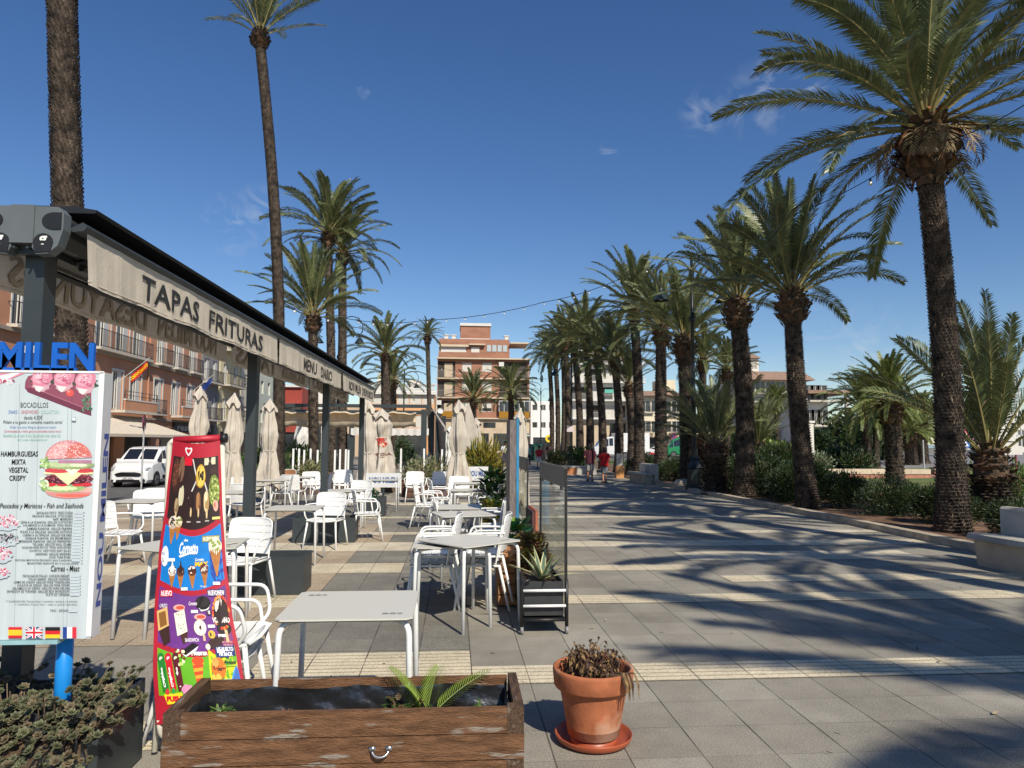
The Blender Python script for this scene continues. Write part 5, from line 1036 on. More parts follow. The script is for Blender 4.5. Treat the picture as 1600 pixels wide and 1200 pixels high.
def building(name, label, loc, rz, W, Hh, dep, ops, wm, kinds=None, base=0, frame=True, roof=None):
    t = thing(name, label, 'building', loc, rz); b = MB(); full = [o[:4] for o in ops]; wall_holes(b, W, Hh, full, .22)
    b.add([(0, 0, 0), (0, dep, 0), (0, dep, Hh), (0, 0, Hh)], [(0, 1, 2, 3)]); b.add([(W, 0, 0), (W, dep, 0), (W, dep, Hh), (W, 0, Hh)], [(3, 2, 1, 0)]); b.add([(0, dep, 0), (W, dep, 0), (W, dep, Hh), (0, dep, Hh)], [(3, 2, 1, 0)]); b.add([(0, 0, Hh), (W, 0, Hh), (W, dep, Hh), (0, dep, Hh)], [(0, 1, 2, 3)])
    b.build('wall', wm, t)
    for o in ops:
        a, c, z0, z1, kd = o; f = MB()
        fr_ = .07
        if kd in ('win', 'french', 'shut', 'half'):
            for q in ((a, z0, a+fr_, z1), (c-fr_, z0, c, z1), (a+fr_, z1-fr_, c-fr_, z1), (a+fr_, z0, c-fr_, z0+fr_)): f.bb((q[0], .12, q[1]), (q[2], .19, q[3]))
            if c-a > .9: f.bb(((a+c)/2-.03, .12, z0+fr_), ((a+c)/2+.03, .185, z1-fr_))
            if kd == 'french': # one leaf with white folded shutters
                f.bb((c-.42*(c-a), .05, z0), (c-fr_, .115, z1))
            w_ = f.build('window' if kd != 'french' else 'french_window', M_frame, t)
            p = MB(); p.bb((a+.01, .2, z0+.01), (c-.01, .22, z1)); p.build('pane', M_pane, w_)
            if kd in ('shut', 'half'):
                s = MB(); zz = z0+fr_ if kd == 'shut' else z0+(z1-z0)*.38; s.bb((a+fr_, .085, zz), (c-fr_, .118, z1)); s.build('shutter', M_shut, w_)
        else:
            f.bb((a, .19, z0), (c, .22, z1)); f.build('opening' if kd == 'open' else 'shop_front', M_pane if kd == 'shop' else mat('dark_interior', (.05, .042, .035), .9, var=.3, sc_=1), t)
    return t
def balcony(t, a, c, z, out=.9, slab=.12, rail=1.0, m=None, railm=None, kind='bars', slabm=None):
    b = MB(); b.bb((a, -out, z-slab), (c, -.002, z)); o = b.build('balcony', slabm or mat('slab', (.5, .45, .38), .8), t); r_ = MB()
    if kind == 'bars':
        n = max(3, int((c-a)/.13)); 
        for i in range(n+1): x = a+.03+(c-a-.06)*i/n; r_.bb((x-.009, -out+.03, z), (x+.009, -out+.05, z+rail))
        for y0 in range(1, int(out/.14)):
            for x in (a+.03, c-.03): r_.bb((x-.009, -out+y0*.14, z), (x+.009, -out+y0*.14+.018, z+rail))
        for zz in (.08, rail): r_.bb((a+.01, -out+.02, z+zz-.015), (c-.01, -out+.06, z+zz+.02))
        for x in (a+.03, c-.03): r_.bb((x-.02, -out+.061, z+rail-.015), (x+.02, -.01, z+rail+.02))
    else: r_.bb((a, -out, z+.002), (c, -out+.08, z+rail)); r_.bb((a, -out+.081, z+.002), (a+.08, -.005, z+rail)); r_.bb((c-.08, -out+.081, z+.002), (c, -.005, z+rail))
    r_.build('railing', railm or M_rail, o); return o
M_or = mat('terracotta_render', (.47, .225, .13), .9, var=.07, sc_=.6, bump=.1)
# orange building along the street: facade faces +X; local x runs along +Y
BX = -21.0
def YF(px, X=BX): # distance at which the facade plane is seen at column px
    lo, hi = 5, 300
    for _ in range(50):
        m = (lo+hi)/2
        if D(px, 690, m).x > X: lo = m
        else: hi = m
    return lo
Y0 = 20.0
wins = [YF(a) for a in (6, 28)]
cols = [(YF(a)-Y0, YF(b)-Y0) for a, b in ((6, 33), (55, 76), (100, 122), (141, 164), (174, 194), (201, 219), (240, 253), (266, 280), (291, 302))]
cols = [(a, b) for a, b in cols if b > a]
Wb = YF(310)-Y0
ops = []
for a, b in cols: ops.append((a, b, 7.55, 10.1, 'french'))
c1 = [(YF(a)-Y0, YF(b)-Y0) for a, b in ((20, 45), (60, 80), (110, 128), (171, 187), (199, 216), (237, 250), (265, 277), (289, 300))]
for a, b in c1: ops.append((a, b, 3.95, 6.35, 'french'))
ops += [(.6+k*5.4, 4.6+k*5.4, .15, 3.0, 'open') for k in range(int(Wb/5.4))]
OB = building('orange_building', 'long terracotta orange building with tall white French windows and iron balconies', (BX, Y0, -.4), pi/2, Wb, 11.6, 10, ops, M_or)
# note local y points away from the street (-X)
for grp in (((0, 1), (2, 2), (3, 5), (6, 6), (7, 7), (8, 8))):
    a, b = cols[grp[0]][0]-.35, cols[grp[1]][1]+.35; balcony(OB, a, b, 7.5, .5, .16, 1.05)
b = MB(); b.bb((0, -.22, 7.15), (Wb, -.003, 7.335)); b.bb((0, -.16, 3.45), (Wb, -.003, 3.6)); b.bb((-.1, -.4, 11.6), (Wb+.1, 10, 11.9)); b.build('cornice', mat('grey_cornice', (.30, .25, .2), .8), OB)
for grp in ((3, 4), (6, 7)):
    a, c = c1[grp[0]][0]-.4, c1[grp[1]][1]+.35
    bb_ = MB(); bb_.bb((a, -1.0, 3.74), (c, -.165, 3.9)); bo = bb_.build('balcony', mat('slab', (0, 0, 0)), OB); q = MB(); q.bb((a, -1.0, 3.902), (c, -.92, 4.5)); q.build('parapet', M_or, bo); q = MB(); q.bb((a-.03, -1.03, 4.502), (c+.03, -.89, 4.58)); q.build('coping', M_frame, bo)
    q = MB(); [q.bb((a, -.97, z), (c, -.94, z+.03)) for z in (4.8, 5.05)]; [q.bb((a+i*(c-a)/4-.02, -.975, 4.59), (a+i*(c-a)/4+.02, -.935, 5.09)) for i in range(5)]; q.build('railing', M_rail, bo)
for k in (0, 1, 2, 5): balcony(OB, c1[k][0]-.2, c1[k][1]+.2, 3.9, .35, .1, 1.0)
b = MB(); yy = YF(226)-Y0; b.tube([(yy, -.06, 3.6), (yy, -.06, 11)], .06, 8); b.build('downpipe', M_or, OB)
for k in range(len(cols)): # white window surrounds
    for (a, c), z0, z1 in ((cols[k], 7.55, 10.1),)+(((c1[k], 3.95, 6.35),) if k < len(c1) else ()):
        b = MB(); b.bb((a-.14, -.03, z0), (a-.002, -.002, z1+.14)); b.bb((c+.002, -.03, z0), (c+.14, -.002, z1+.14)); b.bb((a, -.03, z1+.002), (c, -.002, z1+.14)); b.build('window_surround', M_frame, OB)
def flag(label, px, py, col_fn, Y, cat='flag'):
    p = D(px, py, Y); t = thing('flag', label, cat, p); b = MB(); b.tube([(-.9, 0, -.5), (.75, 0, .9)], .018, 6); b.build('pole', M_frame, t)
    b = MB()
    for i in range(4):
        b.mi(col_fn(i)); b.grid(lambda u, v, i=i: (-.25+.85*u+.05*sin(v*8), .05*sin(u*9+v*4), .0+.72*u-(.05+i*.09)*(1.4-.4*u)-.09*v-.05*sin(u*4)), 8, 2)
    b.build('cloth', [flat(srgb('#c8302a')), flat(srgb('#e8b422')), flat(srgb('#26428c'))], t); return t
flag('red and yellow flag hanging over the street from the orange facade', 212, 583, lambda i: 1 if i in (1, 2) else 0, 42)
flag('dark blue flag beside the grey building', 316, 605, lambda i: 2, 52)
# restaurant awning and shop signs
RA = thing('shop_awning', 'cream sloping awning over the dark restaurant front of the orange building', 'awning', (BX, 0, 0))
ya, yb = YF(128, -19), YF(268, -19.0)
b = MB(); b.grid(lambda u, v: (.06+3.2*v, ya+(yb-ya)*u, 3.05-1.05*v-.03*abs(sin(u*40))), 40, 3); b.build('canopy', M_cloth, RA); b = MB(); b.grid(lambda u, v: (3.26, ya+(yb-ya)*u, 2.0-.16*v), 40, 1); b.build('valance', M_cloth, RA)
b = MB(); b.tube([(.05, ya, 3.08), (.05, yb, 3.08)], .09, 8); b.build('roller', M_frame, RA)
SS = thing('shop_sign', 'dark shop fascia with pale lettering beyond the cream awning', 'sign', (BX+.05, 0, 0)); ys = YF(268, BX); ye = YF(330, BX)
b = MB(); b.bb((0, ys, 2.3), (.12, ye, 3.0)); b.build('fascia', mat('fascia_dark', (.03, .03, .03), .6), SS); b = MB(); text(b, 'restaurante', ys+.6, ye-.8, 2.42, 2.82, lambda u, v: (.125, u, v), .01); b.build('lettering', flat((.6, .58, .5)), SS)
b = MB(); yc = YF(150, BX); b.bb((-.02, yc, 2.1), (.1, yc+9, 2.45)); b.build('fascia', mat('fascia_dark', (.03, .03, .03)), SS); b = MB(); text(b, 'COPPER', yc+1.5, yc+4.6, 2.18, 2.37, lambda u, v: (.104, u, v), .02); b.build('lettering', flat((.4, .35, .25)), SS)
# next buildings along the street
def street_b(name, label, pa, pb, Hh, m, rows, ncol, bal=None, X=BX, kinds='french', wh=1.9, z0=4.0, dz=3.2):
    ya, yb = YF(pa, X), YF(pb, X); W = yb-ya; op = []
    for r_ in range(rows):
        for c in range(ncol):
            cx = W*(c+.5)/ncol; op.append((cx-.55, cx+.55, z0+r_*dz, z0+r_*dz+wh, kinds))
    op.append((W*.1, W*.9, .1, 2.9, 'open'))
    t = building(name, label, (X, ya, -.4), pi/2, W, Hh, 9, op, m)
    if bal:
        for r_ in range(rows): balcony(t, W*.06, W*.94, z0+r_*dz-.06, bal, .14, 1.0, kind='bars')
    return t
street_b('grey_building', 'narrow grey building with white balcony fronts beside the orange one', 311.5, 338, 12.2, mat('grey_render', (.22, .21, .21), .9, var=.1, sc_=1), 2, 2, .6, z0=3.9)
street_b('yellow_building', 'pale yellow building with deep balconies behind the folded parasols', 340, 372, 13.2, mat('yellow_render', (.60, .52, .32), .9, var=.06, sc_=1), 3, 2, .8)
street_b('cream_building', 'cream building with plain windows left of the second awning pillar', 373.5, 400, 13.2, mat('cream_render', (.60, .57, .46), .9, var=.05, sc_=1), 3, 2, None, kinds='half', wh=1.5)
street_b('mint_building', 'pale greenish building behind the very tall thin palm', 401.5, 432, 13, mat('mint_render', (.5, .53, .45), .9, var=.05, sc_=1), 3, 3, None, kinds='win', wh=1.4)
# low buildings closing the street behind the pergola
def front_b(name, label, pa, pb, Y, ptop, m, rows, ncol, kinds='shut', wh=1.4, ww=1.1, bal=None, dep=10, z0=None, dz=3.0, shop=True, z00=-.3, gap=0, railkind='bars'):
    xa, xb = XY(pa, Y), XY(pb, Y); W = xb-xa; Hh = D((pa+pb)/2, ptop, Y).z-z00; op = []
    z0 = z0 or 4.0
    for r_ in range(rows):
        for c in range(ncol):
            cx = W*(c+.5)/ncol; op.append((cx-ww/2, cx+ww/2, z0+r_*dz, z0+r_*dz+wh, kinds if isinstance(kinds, str) else kinds[(c+r_) % len(kinds)]))
    if shop:
        n = max(1, int(W/5)); [op.append((W*(k+.1)/n, W*(k+.9)/n, .1, 2.8, 'shop')) for k in range(n)]
    t = building(name, label, (xa, Y, z00), 0, W, Hh, dep, op, m)
    if bal:
        for r_ in range(rows): balcony(t, .02*W, .98*W, z0+r_*dz-.08, bal, .16, 1.0, kind=railkind)
    return t, W, Hh
t, W, Hh = front_b('red_house', 'dark red house with white roof terrace behind the pergola', 433, 470, 70, 605, mat('red_render', (.30, .05, .035), .9, var=.1), 1, 2, wh=1.5)
b = MB(); b.bb((-.2, -.5, Hh-1.9), (W*1.5, -.005, Hh-1.65)); b.bb((0, -.3, Hh), (W, 2, Hh+.2)); b.build('roof_edge', M_frame, t)
t, W, Hh = front_b('white_house', 'small white house with dark windows right of the dark red house', 471, 505, 74, 612, mat('white_render', (.66, .64, .58), .9, var=.04, sc_=1), 1, 3, 'win', 1.6, 1.2, z0=3.6)
t, W, Hh = front_b('brown_house', 'beige low house behind the white posts of the terrace', 506, 560, 80, 632, mat('beige_render', (.48, .36, .25), .9, var=.06, sc_=1), 1, 4, wh=1.4)
t, W, Hh = front_b('apricot_building', 'apricot building with a white balustrade on its flat roof', 560, 678, 92, 612, mat('apricot_render', (.66, .34, .16), .9, var=.05, sc_=.6), 2, 6, 'shut', 1.6, 1.5, z0=3.7)
b = MB(); n = 52
b.bb((-.3, -.45, Hh-.35), (W+.3, -.004, Hh)); b.bb((-.3, -.3, Hh), (W+.3, 0.2, Hh+.12)); b.bb((-.3, -.25, Hh+.92), (W+.3, .05, Hh+1.05))
for i in range(n): b.lathe([(.05, 0), (.09, .2), (.045, .45), (.08, .7), (.05, .8)], 6, (i*W/n+.1, -.1, Hh+.12))
b.build('balustrade', M_frame, t); b = MB(); b.bb((W*.2, 3, Hh), (W*.46, 7, Hh+2.6)); b.bb((W*.62, 4, Hh), (W*.78, 7, Hh+1.8)); b.build('rooftop_room', mat('white_render', (0, 0, 0)), t)
# brick apartment block
M_brick = mat('red_brick', (.34, .165, .105), .9, var=.22, sc_=26, bump=.3, stretch=(1, 1, 3), col2=(.29, .135, .085), c2sc=.6, c2r=(.4, .6))
M_band = mat('cream_slab', (.55, .45, .32), .8, var=.05, sc_=1); M_gf = mat('ground_floor_beige', (.5, .4, .28), .9, var=.08, sc_=1)
YB = 112.0; xa, xb = XY(682, YB), XY(827, YB); W = xb-xa; P_ = lambda px: XY(px, YB)-xa
zb = lambda py: D(750, py, YB).z
fl = [zb(653), zb(621), zb(591), zb(560)]; ztop = zb(529)
ops = []
for k in range(3):
    z = fl[k]
    ops += [(P_(721), P_(736), z+1.0, z+2.45, ('half', 'shut', 'shut')[k]), (P_(752.5), P_(768), z+1.0, z+2.45, ('half', 'shut', 'shut')[k]), (P_(683), P_(710), z+.06, z+2.62, 'open'), (P_(780), P_(824), z+.06, z+2.62, 'open')]
BR = building('brick_apartment_block', 'six-storey red brick apartment block with cream floor bands and balconies', (xa, YB, 0), 0, W, fl[3], 14, ops, M_brick)
for k in range(4):
    z = fl[k]; b = MB(); b.bb((-.2, -.7 if k != 3 else -.8, z-.2), (W+.2, -.004, z)); b.build('floor_band', M_band, BR)
for k in range(3):
    z = fl[k]
    for a, c in ((683, 710), (779, 826)):
        pm = mat('amber_glass', (.32, .15, .01), .3) if k == 0 else None
        o = MB(); x0, x1 = P_(a), P_(c)
        if k == 0: o.bb((x0, -.85, z+.002), (x1, -.8, z+1.0)); o.build('balcony_front', pm, BR)
        else:
            n = int((x1-x0)/.16)
            for i in range(n+1): xx = x0+(x1-x0)*i/n; o.bb((xx-.015, -.85, z+.002), (xx+.015, -.82, z+1.0))
            o.bb((x0, -.86, z+1.0), (x1, -.81, z+1.06)); o.build('balcony_railing', mat('grey_rail', (.25, .23, .21), .6), BR)
    s = MB(); s.bb((P_(693), .1, z+.1), (P_(706), .15, z+2.3)); s.build('shutter', M_gf, BR)
s = MB(); s.bb((P_(779), -.78, fl[0]+1.0), (P_(826), -.7, fl[0]+2.6)); gz_ = s.build('glazed_gallery', M_pane, BR)
s = MB()
for i in range(7): xx = P_(779)+i*(P_(826)-P_(779))/6; s.bb((xx-.04, -.84, fl[0]+1.0), (xx+.04, -.785, fl[0]+2.6))
s.bb((P_(779), -.84, fl[0]+2.6), (P_(826), -.7, fl[0]+2.7)); s.build('frame', M_frame, gz_)
# attic storey set back
at_ = MB(); at_.bb((P_(684), .8, fl[3]), (P_(796), 10, ztop)); at_.build('attic', M_brick, BR)
s = MB(); s.bb((P_(683), .3, ztop-.95), (P_(731), .79, ztop-.55)); s.build('attic_lintel', M_brick, BR); s = MB(); s.bb((P_(683.5), -.8, fl[3]+.002), (P_(752), -.72, fl[3]+.85)); s.build('attic_parapet', M_brick, BR)
s = MB(); s.bb((P_(687), .7, fl[3]+1.0), (P_(727), .78, ztop-1.0)); s.bb((P_(735), .7, fl[3]+.8), (P_(748), .78, ztop-1.3)); s.build('attic_shutter', M_frame, BR)
s = MB()
for i in range(4): s.bb((P_(760+i*8.5), .72, fl[3]+1.2), (P_(766.5+i*8.5), .79, ztop-.9))
s.build('attic_window', mat('pale_glass', (.4, .45, .47), .2, var=.1), BR)
s = MB(); s.bb((P_(683.5), .25, ztop-1.3), (P_(731), .7, ztop-.96)); s.bb((P_(731), .1, ztop-1.0), (P_(757), .7, ztop-.8)); s.bb((P_(797), 0, ztop-.719), (P_(826), 6, ztop-.5)); s.build('attic_canopy', M_band, BR)
s = MB(); s.bb((P_(718), 2, ztop), (P_(766), 8, zb(503)-.35)); s.build('lift_tower', M_brick, BR); s = MB(); s.bb((P_(717), 1.8, zb(503)-.349), (P_(767), 8.2, zb(503)+.1)); s.bb((P_(717), 1.9, ztop+.001), (P_(765), 1.99, ztop+.28)); s.build('tower_cap', M_frame, BR)
s = MB()
for px in (695, 707, 792): s.bb((P_(px)-.3, 2, ztop), (P_(px)+.3, 2.8, ztop+.7)); s.bb((P_(px)-.45, 1.9, ztop+.701), (P_(px)+.45, 2.9, ztop+.85))
s.build('chimney', M_frame, BR)
s = MB()
for px, z in ((782, fl[2]+1.9), (684.5, fl[0]+2)): s.bb((P_(px)-.35, -.4, z), (P_(px)+.45, -.05, z+.7))
s.build('air_conditioner', M_frame, BR)
s = MB(); s.lathe([(0, .05), (.3, .1), (.48, .25)], 14); so = s.build('satellite_dish', M_frame, BR, loc=(P_(687), -1.1, fl[0]+.9)); so.rotation_euler = (R_(70), 0, .3)
g0 = MB(); g0.bb((.4, .06, .1), (W*.55, .2, 2.9)); g0.bb((W*.62, .06, .1), (W-.3, .2, 2.6)); 
gf = MB(); gf.bb((0, -.25, 0), (W, -.005, .3)); gf.bb((0, -.2, 3.0), (W, -.006, fl[0]-.3)); gf.bb((W*.56, -.2, .3), (W*.61, -.006, 2.99)); gf.build('ground_floor_wall', M_gf, BR)
w1 = MB(); w1.bb((P_(755), -.26, 3.9), (P_(774), -.205, 4.7)); w1.build('window', M_pane, BR)
w1 = MB(); w1.bb((0, -.19, .3), (W*.559, -.0065, 2.99)); w1.bb((W*.611, -.19, .3), (W, -.0065, 2.99)); w1.build('shop_front', M_pane, BR)
w1 = MB(); w1.bb((P_(690), -1.6, 2.6), (P_(701), -.21, 2.9)); w1.build('shop_awning', mat('mint_awning', (.12, .42, .34), .8), BR)
w1 = MB(); w1.bb((P_(800), -1.8, 2.6), (P_(826), -.21, 2.8)); w1.build('shop_awning', mat('pale_awning', (.5, .6, .5), .8), BR)
# white building between
front_b('white_corner_building', 'plain white building between the brick block and the palm row', 829, 868, 122, 627, mat('white_paint', (.72, .72, .72), .8, var=.03, sc_=1), 2, 3, 'win', 1.0, .9, z0=4.4)
t, W, Hh = front_b('white_apartment_block', 'white apartment block with continuous balconies seen between the palm trunks', 896, 1001, 118, 562, mat('white_paint', (0, 0, 0)), 4, 5, ('shut', 'open'), 2.1, 2.6, bal=None, z0=6.1, dz=3.05, shop=False)
for k in range(4): balcony(t, -.4, W+.6, 6.1+k*3.05-.1, 1.3, .22, .95, railm=mat('white_rail', (.6, .6, .58), .6), slabm=M_frame)
s = MB(); s.bb((0, -.12, .2), (W, -.004, 5.2)); s.build('ground_floor_glazing', M_pane, t)
s = MB()
for i in range(7): s.bb((i*W/6-.35, -.3, 0), (i*W/6+.35, -.125, 5.3))
s.build('column', M_gf, t); s = MB(); s.bb((W*.45, -1.0, 10.2), (W*.62, -.9, 10.8)); s.build('green_awning', mat('mint_awning', (0, 0, 0)), t); s = MB(); s.bb((W*.1, 2, Hh), (W*.35, 6, Hh+2.2)); s.build('rooftop_room', M_frame, t)
t, W, Hh = front_b('cream_bar_building', 'three-storey cream building with a bar sign beyond the bench', 1001.5, 1066, 108, 618, mat('cream_wall', (.66, .58, .42), .9, var=.04, sc_=1), 2, 4, 'win', 1.7, 1.5, bal=None, z0=3.6, dz=3.1)
for k, c in ((0, 0), (0, 3), (1, 0), (1, 3)): cx = W*(c+.5)/4; balcony(t, cx-1.2, cx+1.2, 3.5+k*3.1, .5, .1, .95)
s = MB(); s.prism([(-.9, Hh-.1), (3, Hh+.9), (6, Hh+.9), (6, Hh)], 0, W, 'x'); s.build('tiled_roof', mat('roof_tiles', (.27, .17, .12), .9, var=.25, sc_=6), t); s = MB(); s.bb((W*.55, 2, Hh+.9), (W*.95, 6, Hh+2.6)); s.build('rooftop_room', mat('cream_wall', (0, 0, 0)), t)
s = MB(); s.bb((0, -.8, 2.8), (W, -.003, 3.2)); so = s.build('bar_fascia', M_gf, t); s = MB(); text(s, 'BAR', W*.1, W*.26, 2.82, 3.18, lambda u, v: (u, -.81, v), .03); text(s, 'MARIONA', W*.5, W*.86, 2.82, 3.18, lambda u, v: (u, -.81, v), .03); s.build('lettering', flat((.1, .08, .06)), so)
# hotel at the right
M_hw = mat('hotel_white', (.66, .62, .55), .9, var=.04, sc_=1)
t, W, Hh = front_b('hotel_building', 'white hotel with tiled roofs and roof sign behind the third palm', 1166, 1262, 92, 594, M_hw, 3, 6, 'win', 1.6, 1.3, z0=2.9, dz=2.9)
for k in range(3): balcony(t, .3, W-.3, 2.8+k*2.9, .9, .15, .9)
s = MB(); s.prism([(-1.2, Hh-.05), (2.4, Hh+1.4), (8, Hh+1.4), (8, Hh)], -.6, W+.8, 'x'); s.build('tiled_roof', mat('roof_tiles', (0, 0, 0)), t); s = MB(); s.bb((W*.08, 2.5, Hh+1.4), (W*.36, 6, Hh+3.2)); ro = s.build('rooftop_room', M_hw, t); s = MB(); text(s, 'DEL MAR', W*.1, W*.34, Hh+1.8, Hh+2.7, lambda u, v: (u, 2.49, v), .03); s.build('roof_lettering', flat((.2, .18, .16)), ro)
s = MB(); s.prism([(2, Hh+3.2), (4.2, Hh+4.0), (6.5, Hh+3.2)], W*.07, W*.38, 'x'); s.build('upper_tiled_roof', mat('roof_tiles', (0, 0, 0)), t); s = MB(); s.bb((W*.84, 1.5, Hh+.6), (W*.9, 2.2, Hh+2.2)); s.build('chimney', M_frame, t)
t, W, Hh = front_b('hotel_wing', 'lower hotel wing with roof terrace right of the second palm trunk', 1262.5, 1292, 84, 616, M_hw, 2, 3, 'win', 1.8, 1.3, z0=4.3, dz=3.0, shop=False)
for k in range(2): balcony(t, -.2, W+2.2, 4.2+k*3.0, 1.2, .2, .9)
s = MB(); s.bb((-.6, -1.6, Hh), (W+3, 8, Hh+.4)); s.build('flat_roof', mat('roof_tiles', (0, 0, 0)), t)
for x in (W+1.9,):
    s = MB(); s.bb((x, -1.2, 0), (x+.35, -.85, Hh)); s.build('porch_column', M_hw, t)
# ---------------- closed parasols ----------------
def parasol(label, px, Y, ztop, zbot, rmax, col=None, logo=False, seed=1, skirt=.35, x=None, tie=None):
    t = thing('closed_parasol', label, 'parasol', (XY(px, Y) if x is None else x, Y, 0), seed*.7, 'closed beige parasols'); r = random.Random(seed)
    m = col or M_umb; hh = ztop-zbot; tie = tie or .42
    def prof(t_): # 0 top
        if t_ < .12: return .06+.28*t_/.12
        if t_ < tie: return .34+.30*(t_-.12)/(tie-.12)
        if t_ < tie+.2: return .64-.20*((t_-tie)/.2)**1.5
        return .44+.42*((t_-tie-.2)/(1-tie-.2))**.8
    ph = [r.uniform(0, 6) for _ in range(4)]
    def f(u, v):
        a = 2*pi*u; k = 1+(.12+.20*v)*sin(a*6+ph[0]+v*1.5+.5*sin(v*7))+(.06+.05*v)*sin(a*11+ph[1]-v*4)+.04*sin(v*19+a*2)+.035*sin(a*23+v*6+ph[3])+.03*sin(v*37+a*5+ph[2])
        q = rmax*prof(v)*k; zz = ztop-hh*v-(.10*hh*abs(sin(a*3+ph[2])) if v > .97 else 0)*1
        return (q*cos(a)+.02*sin(v*4+ph[3]), q*sin(a), zz)
    b = MB(); b.grid(f, 96, 44); cl = b.build('canopy_cloth', m, t, smooth=True)
    b = MB(); b.grid(lambda u, v: (rmax*(.06+.52*v)*cos(2*pi*u)*(1+.15*sin(u*2*pi*6+1)), rmax*(.06+.52*v)*sin(2*pi*u)*(1+.15*sin(u*2*pi*6+1)), ztop+.03-.13*hh*v*(1+.25*sin(u*2*pi*5))), 40, 5); b.build('top_vent', m, cl, smooth=True)
    b = MB(); zt = ztop-hh*(tie+.2); b.lathe([(rmax*.52, zt-.012), (rmax*.545, zt), (rmax*.52, zt+.012)], 20); b.build('tie_strap', m, cl, smooth=True)
    b = MB(); b.tube([(0, 0, .06), (0, 0, ztop+.05)], .024, 8); b.build('pole', M_frame, t); b = MB(); b.lathe([(0, .09), (.06, .09), (.09, .05), (.28, .045), (.3, 0), (0, 0)], 16); b.build('base', M_anth, t)
    if logo:
        t.rotation_euler.z = 0; A = Art(lambda u, v, l: (lambda q: (q[0], q[1]-.016-.004*l, q[2]))(f(.75+u*.13, .50+v*.10)))
        rr_ = random.Random(4)
        for i in range(11): A.E('#c03a30', rr_.uniform(-.7, .7), rr_.uniform(-.8, .2), .38, .28, 9, rot=rr_.uniform(0, 3), wob=.25)
        A.E('#d9bfa0', .2, .1, .35, .3, 9, wob=.2); A.E('#c03a30', .25, .05, .18, .16, 8); A.Tx('#8a5648', 'VICTORIA', -1.3, 1.3, 1.5, 1.15, .02); A.Tx('#8a5648', 'MALAGA', -.6, .6, 1.8, 1.65, .01); A.done('printed_logo', cl)
    return t
parasol('first closed beige parasol on the left, directly above the banner', 310, 14.2, 2.65, 1.0, .24, seed=1)
parasol('second closed beige parasol with a frayed hem right of the banner', 364, 16.6, 2.68, .62, .28, seed=2)
parasol('closed beige parasol just right of the second awning pillar', 420, 19.0, 2.7, .6, .31, seed=3)
parasol('closed parasol half hidden by the last awning pillar', 574, 19.5, 2.72, .5, .30, seed=4)
parasol('closed beige parasol printed with a red emblem and lettering', 596, 23, 2.65, .45, .50, seed=5, logo=True, tie=.2)
parasol('tall closed beige parasol standing in the centre of the terrace', 716, 18.4, 2.68, .55, .33, seed=6)
parasol('closed parasol to the right of the tall central one', 743, 30, 2.62, .4, .38, seed=7)
M_wumb = mat('white_parasol_cloth', (.66, .64, .6), .9, var=.04)
parasol('small white closed parasol in the gap left of the tall central one', 703, 34, 2.35, .6, .36, seed=8, col=M_wumb)
parasol('small white closed parasol between the two central beige ones', 732, 38, 2.2, .6, .3, seed=9, col=M_wumb)
parasol('closed parasol behind the blue-edged sign', 813, 13.5, 2.25, .6, .2, seed=10)
parasol('white closed parasol between the pergola posts', 472, 33, 2.9, .5, .45, seed=11, col=M_wumb)
# beige wall panel behind
BP = thing('cloth_panel', 'beige cloth side panel with a slanted top behind the central parasols', 'screen', (XY(736, 27), 27, 0)); b = MB(); b.prism([(-.22, .4), (.22, .4), (.26, 2.1), (-.1, 3.15), (-.22, 2.9)], 0, .04, 'y'); b.build('cloth', M_umb, BP); b = MB(); b.tube([(-.24, .02, 0), (-.24, .02, 3.0)], .02, 6); b.build('pole', M_anth, BP)

# ---------------- pergola at the back ----------------
PY = 26.0; xl, xr = XY(415, PY), XY(672, PY)
PG = thing('pergola', 'dark metal pergola with a rolled beige canopy at the back of the terrace', 'pergola', (xl, PY, 0)); Wp = xr-xl
zt = D(600, 634, PY).z
for y in (0, 6.4):
    b = MB(); b.bb((-.1, y-.05, zt-.07), (Wp, y+.05, zt+.05)); b.build('beam', M_anth, PG)
for x in (0, Wp-.2): b = MB(); b.bb((x, .052, zt-.06), (x+.08, 6.348, zt+.02)); b.build('rafter', M_anth, PG)
for px, y in ((662, 0), (674, 1.4), (684, 3.2), (693, 6.4), (418, 0), (441, 3.2), (497, 6.4), (549, 6.4)):
    x = XY(px, PY+y)-xl; b = MB(); b.bb((x-.1, y-.1, 0), (x+.1, y+.1, zt-.122)); b.build('post', M_anth, PG)
b = MB(); b.bb((.1, -.16, zt-.24), (Wp-.3, -.10, zt-.17)); b.build('guide_rail', M_anth, PG)
b = MB()
def rollf(u, v):
    a = -pi*.9+v*pi*1.6; x = .25+(Wp-.75)*u; s_ = 1+.10*sin(u*31)+.05*sin(u*77); return (x, -.22+.22*cos(a)*s_, zt-.50+.27*sin(a)*s_-.02*abs(sin(u*19)))
b.grid(rollf, 120, 14); b.build('rolled_canopy', mat('tan_canvas', (.56, .46, .33), .9, var=.08, sc_=4, bump=.3), PG, smooth=True)
b = MB(); b.grid(lambda u, v: (Wp*.36+Wp*.62*u, 6.2+.02*sin(u*60), zt-.70-(.28+.04*abs(sin(u*40)))*v), 80, 2); vb = b.build('scalloped_valance', M_frame, PG)
b = MB(); b.grid(lambda u, v: (Wp+.02+.5*v+.04*sin(u*9), .2+1.2*u, zt-.02-.8*v-.1*sin(u*14)*v), 14, 8); b.build('hanging_cloth', mat('grey_cloth', (.38, .35, .31), .9), PG, smooth=True)
b = MB(); b.tube([(Wp+.35, 3.0, .05), (Wp+.38, 3.0, 1.2), (Wp+.33, 3.0, 2.6)], [.2, .1, .16], 9); b.build('black_curtain', mat('black_cloth', (.02, .018, .02), .9), PG, smooth=True)
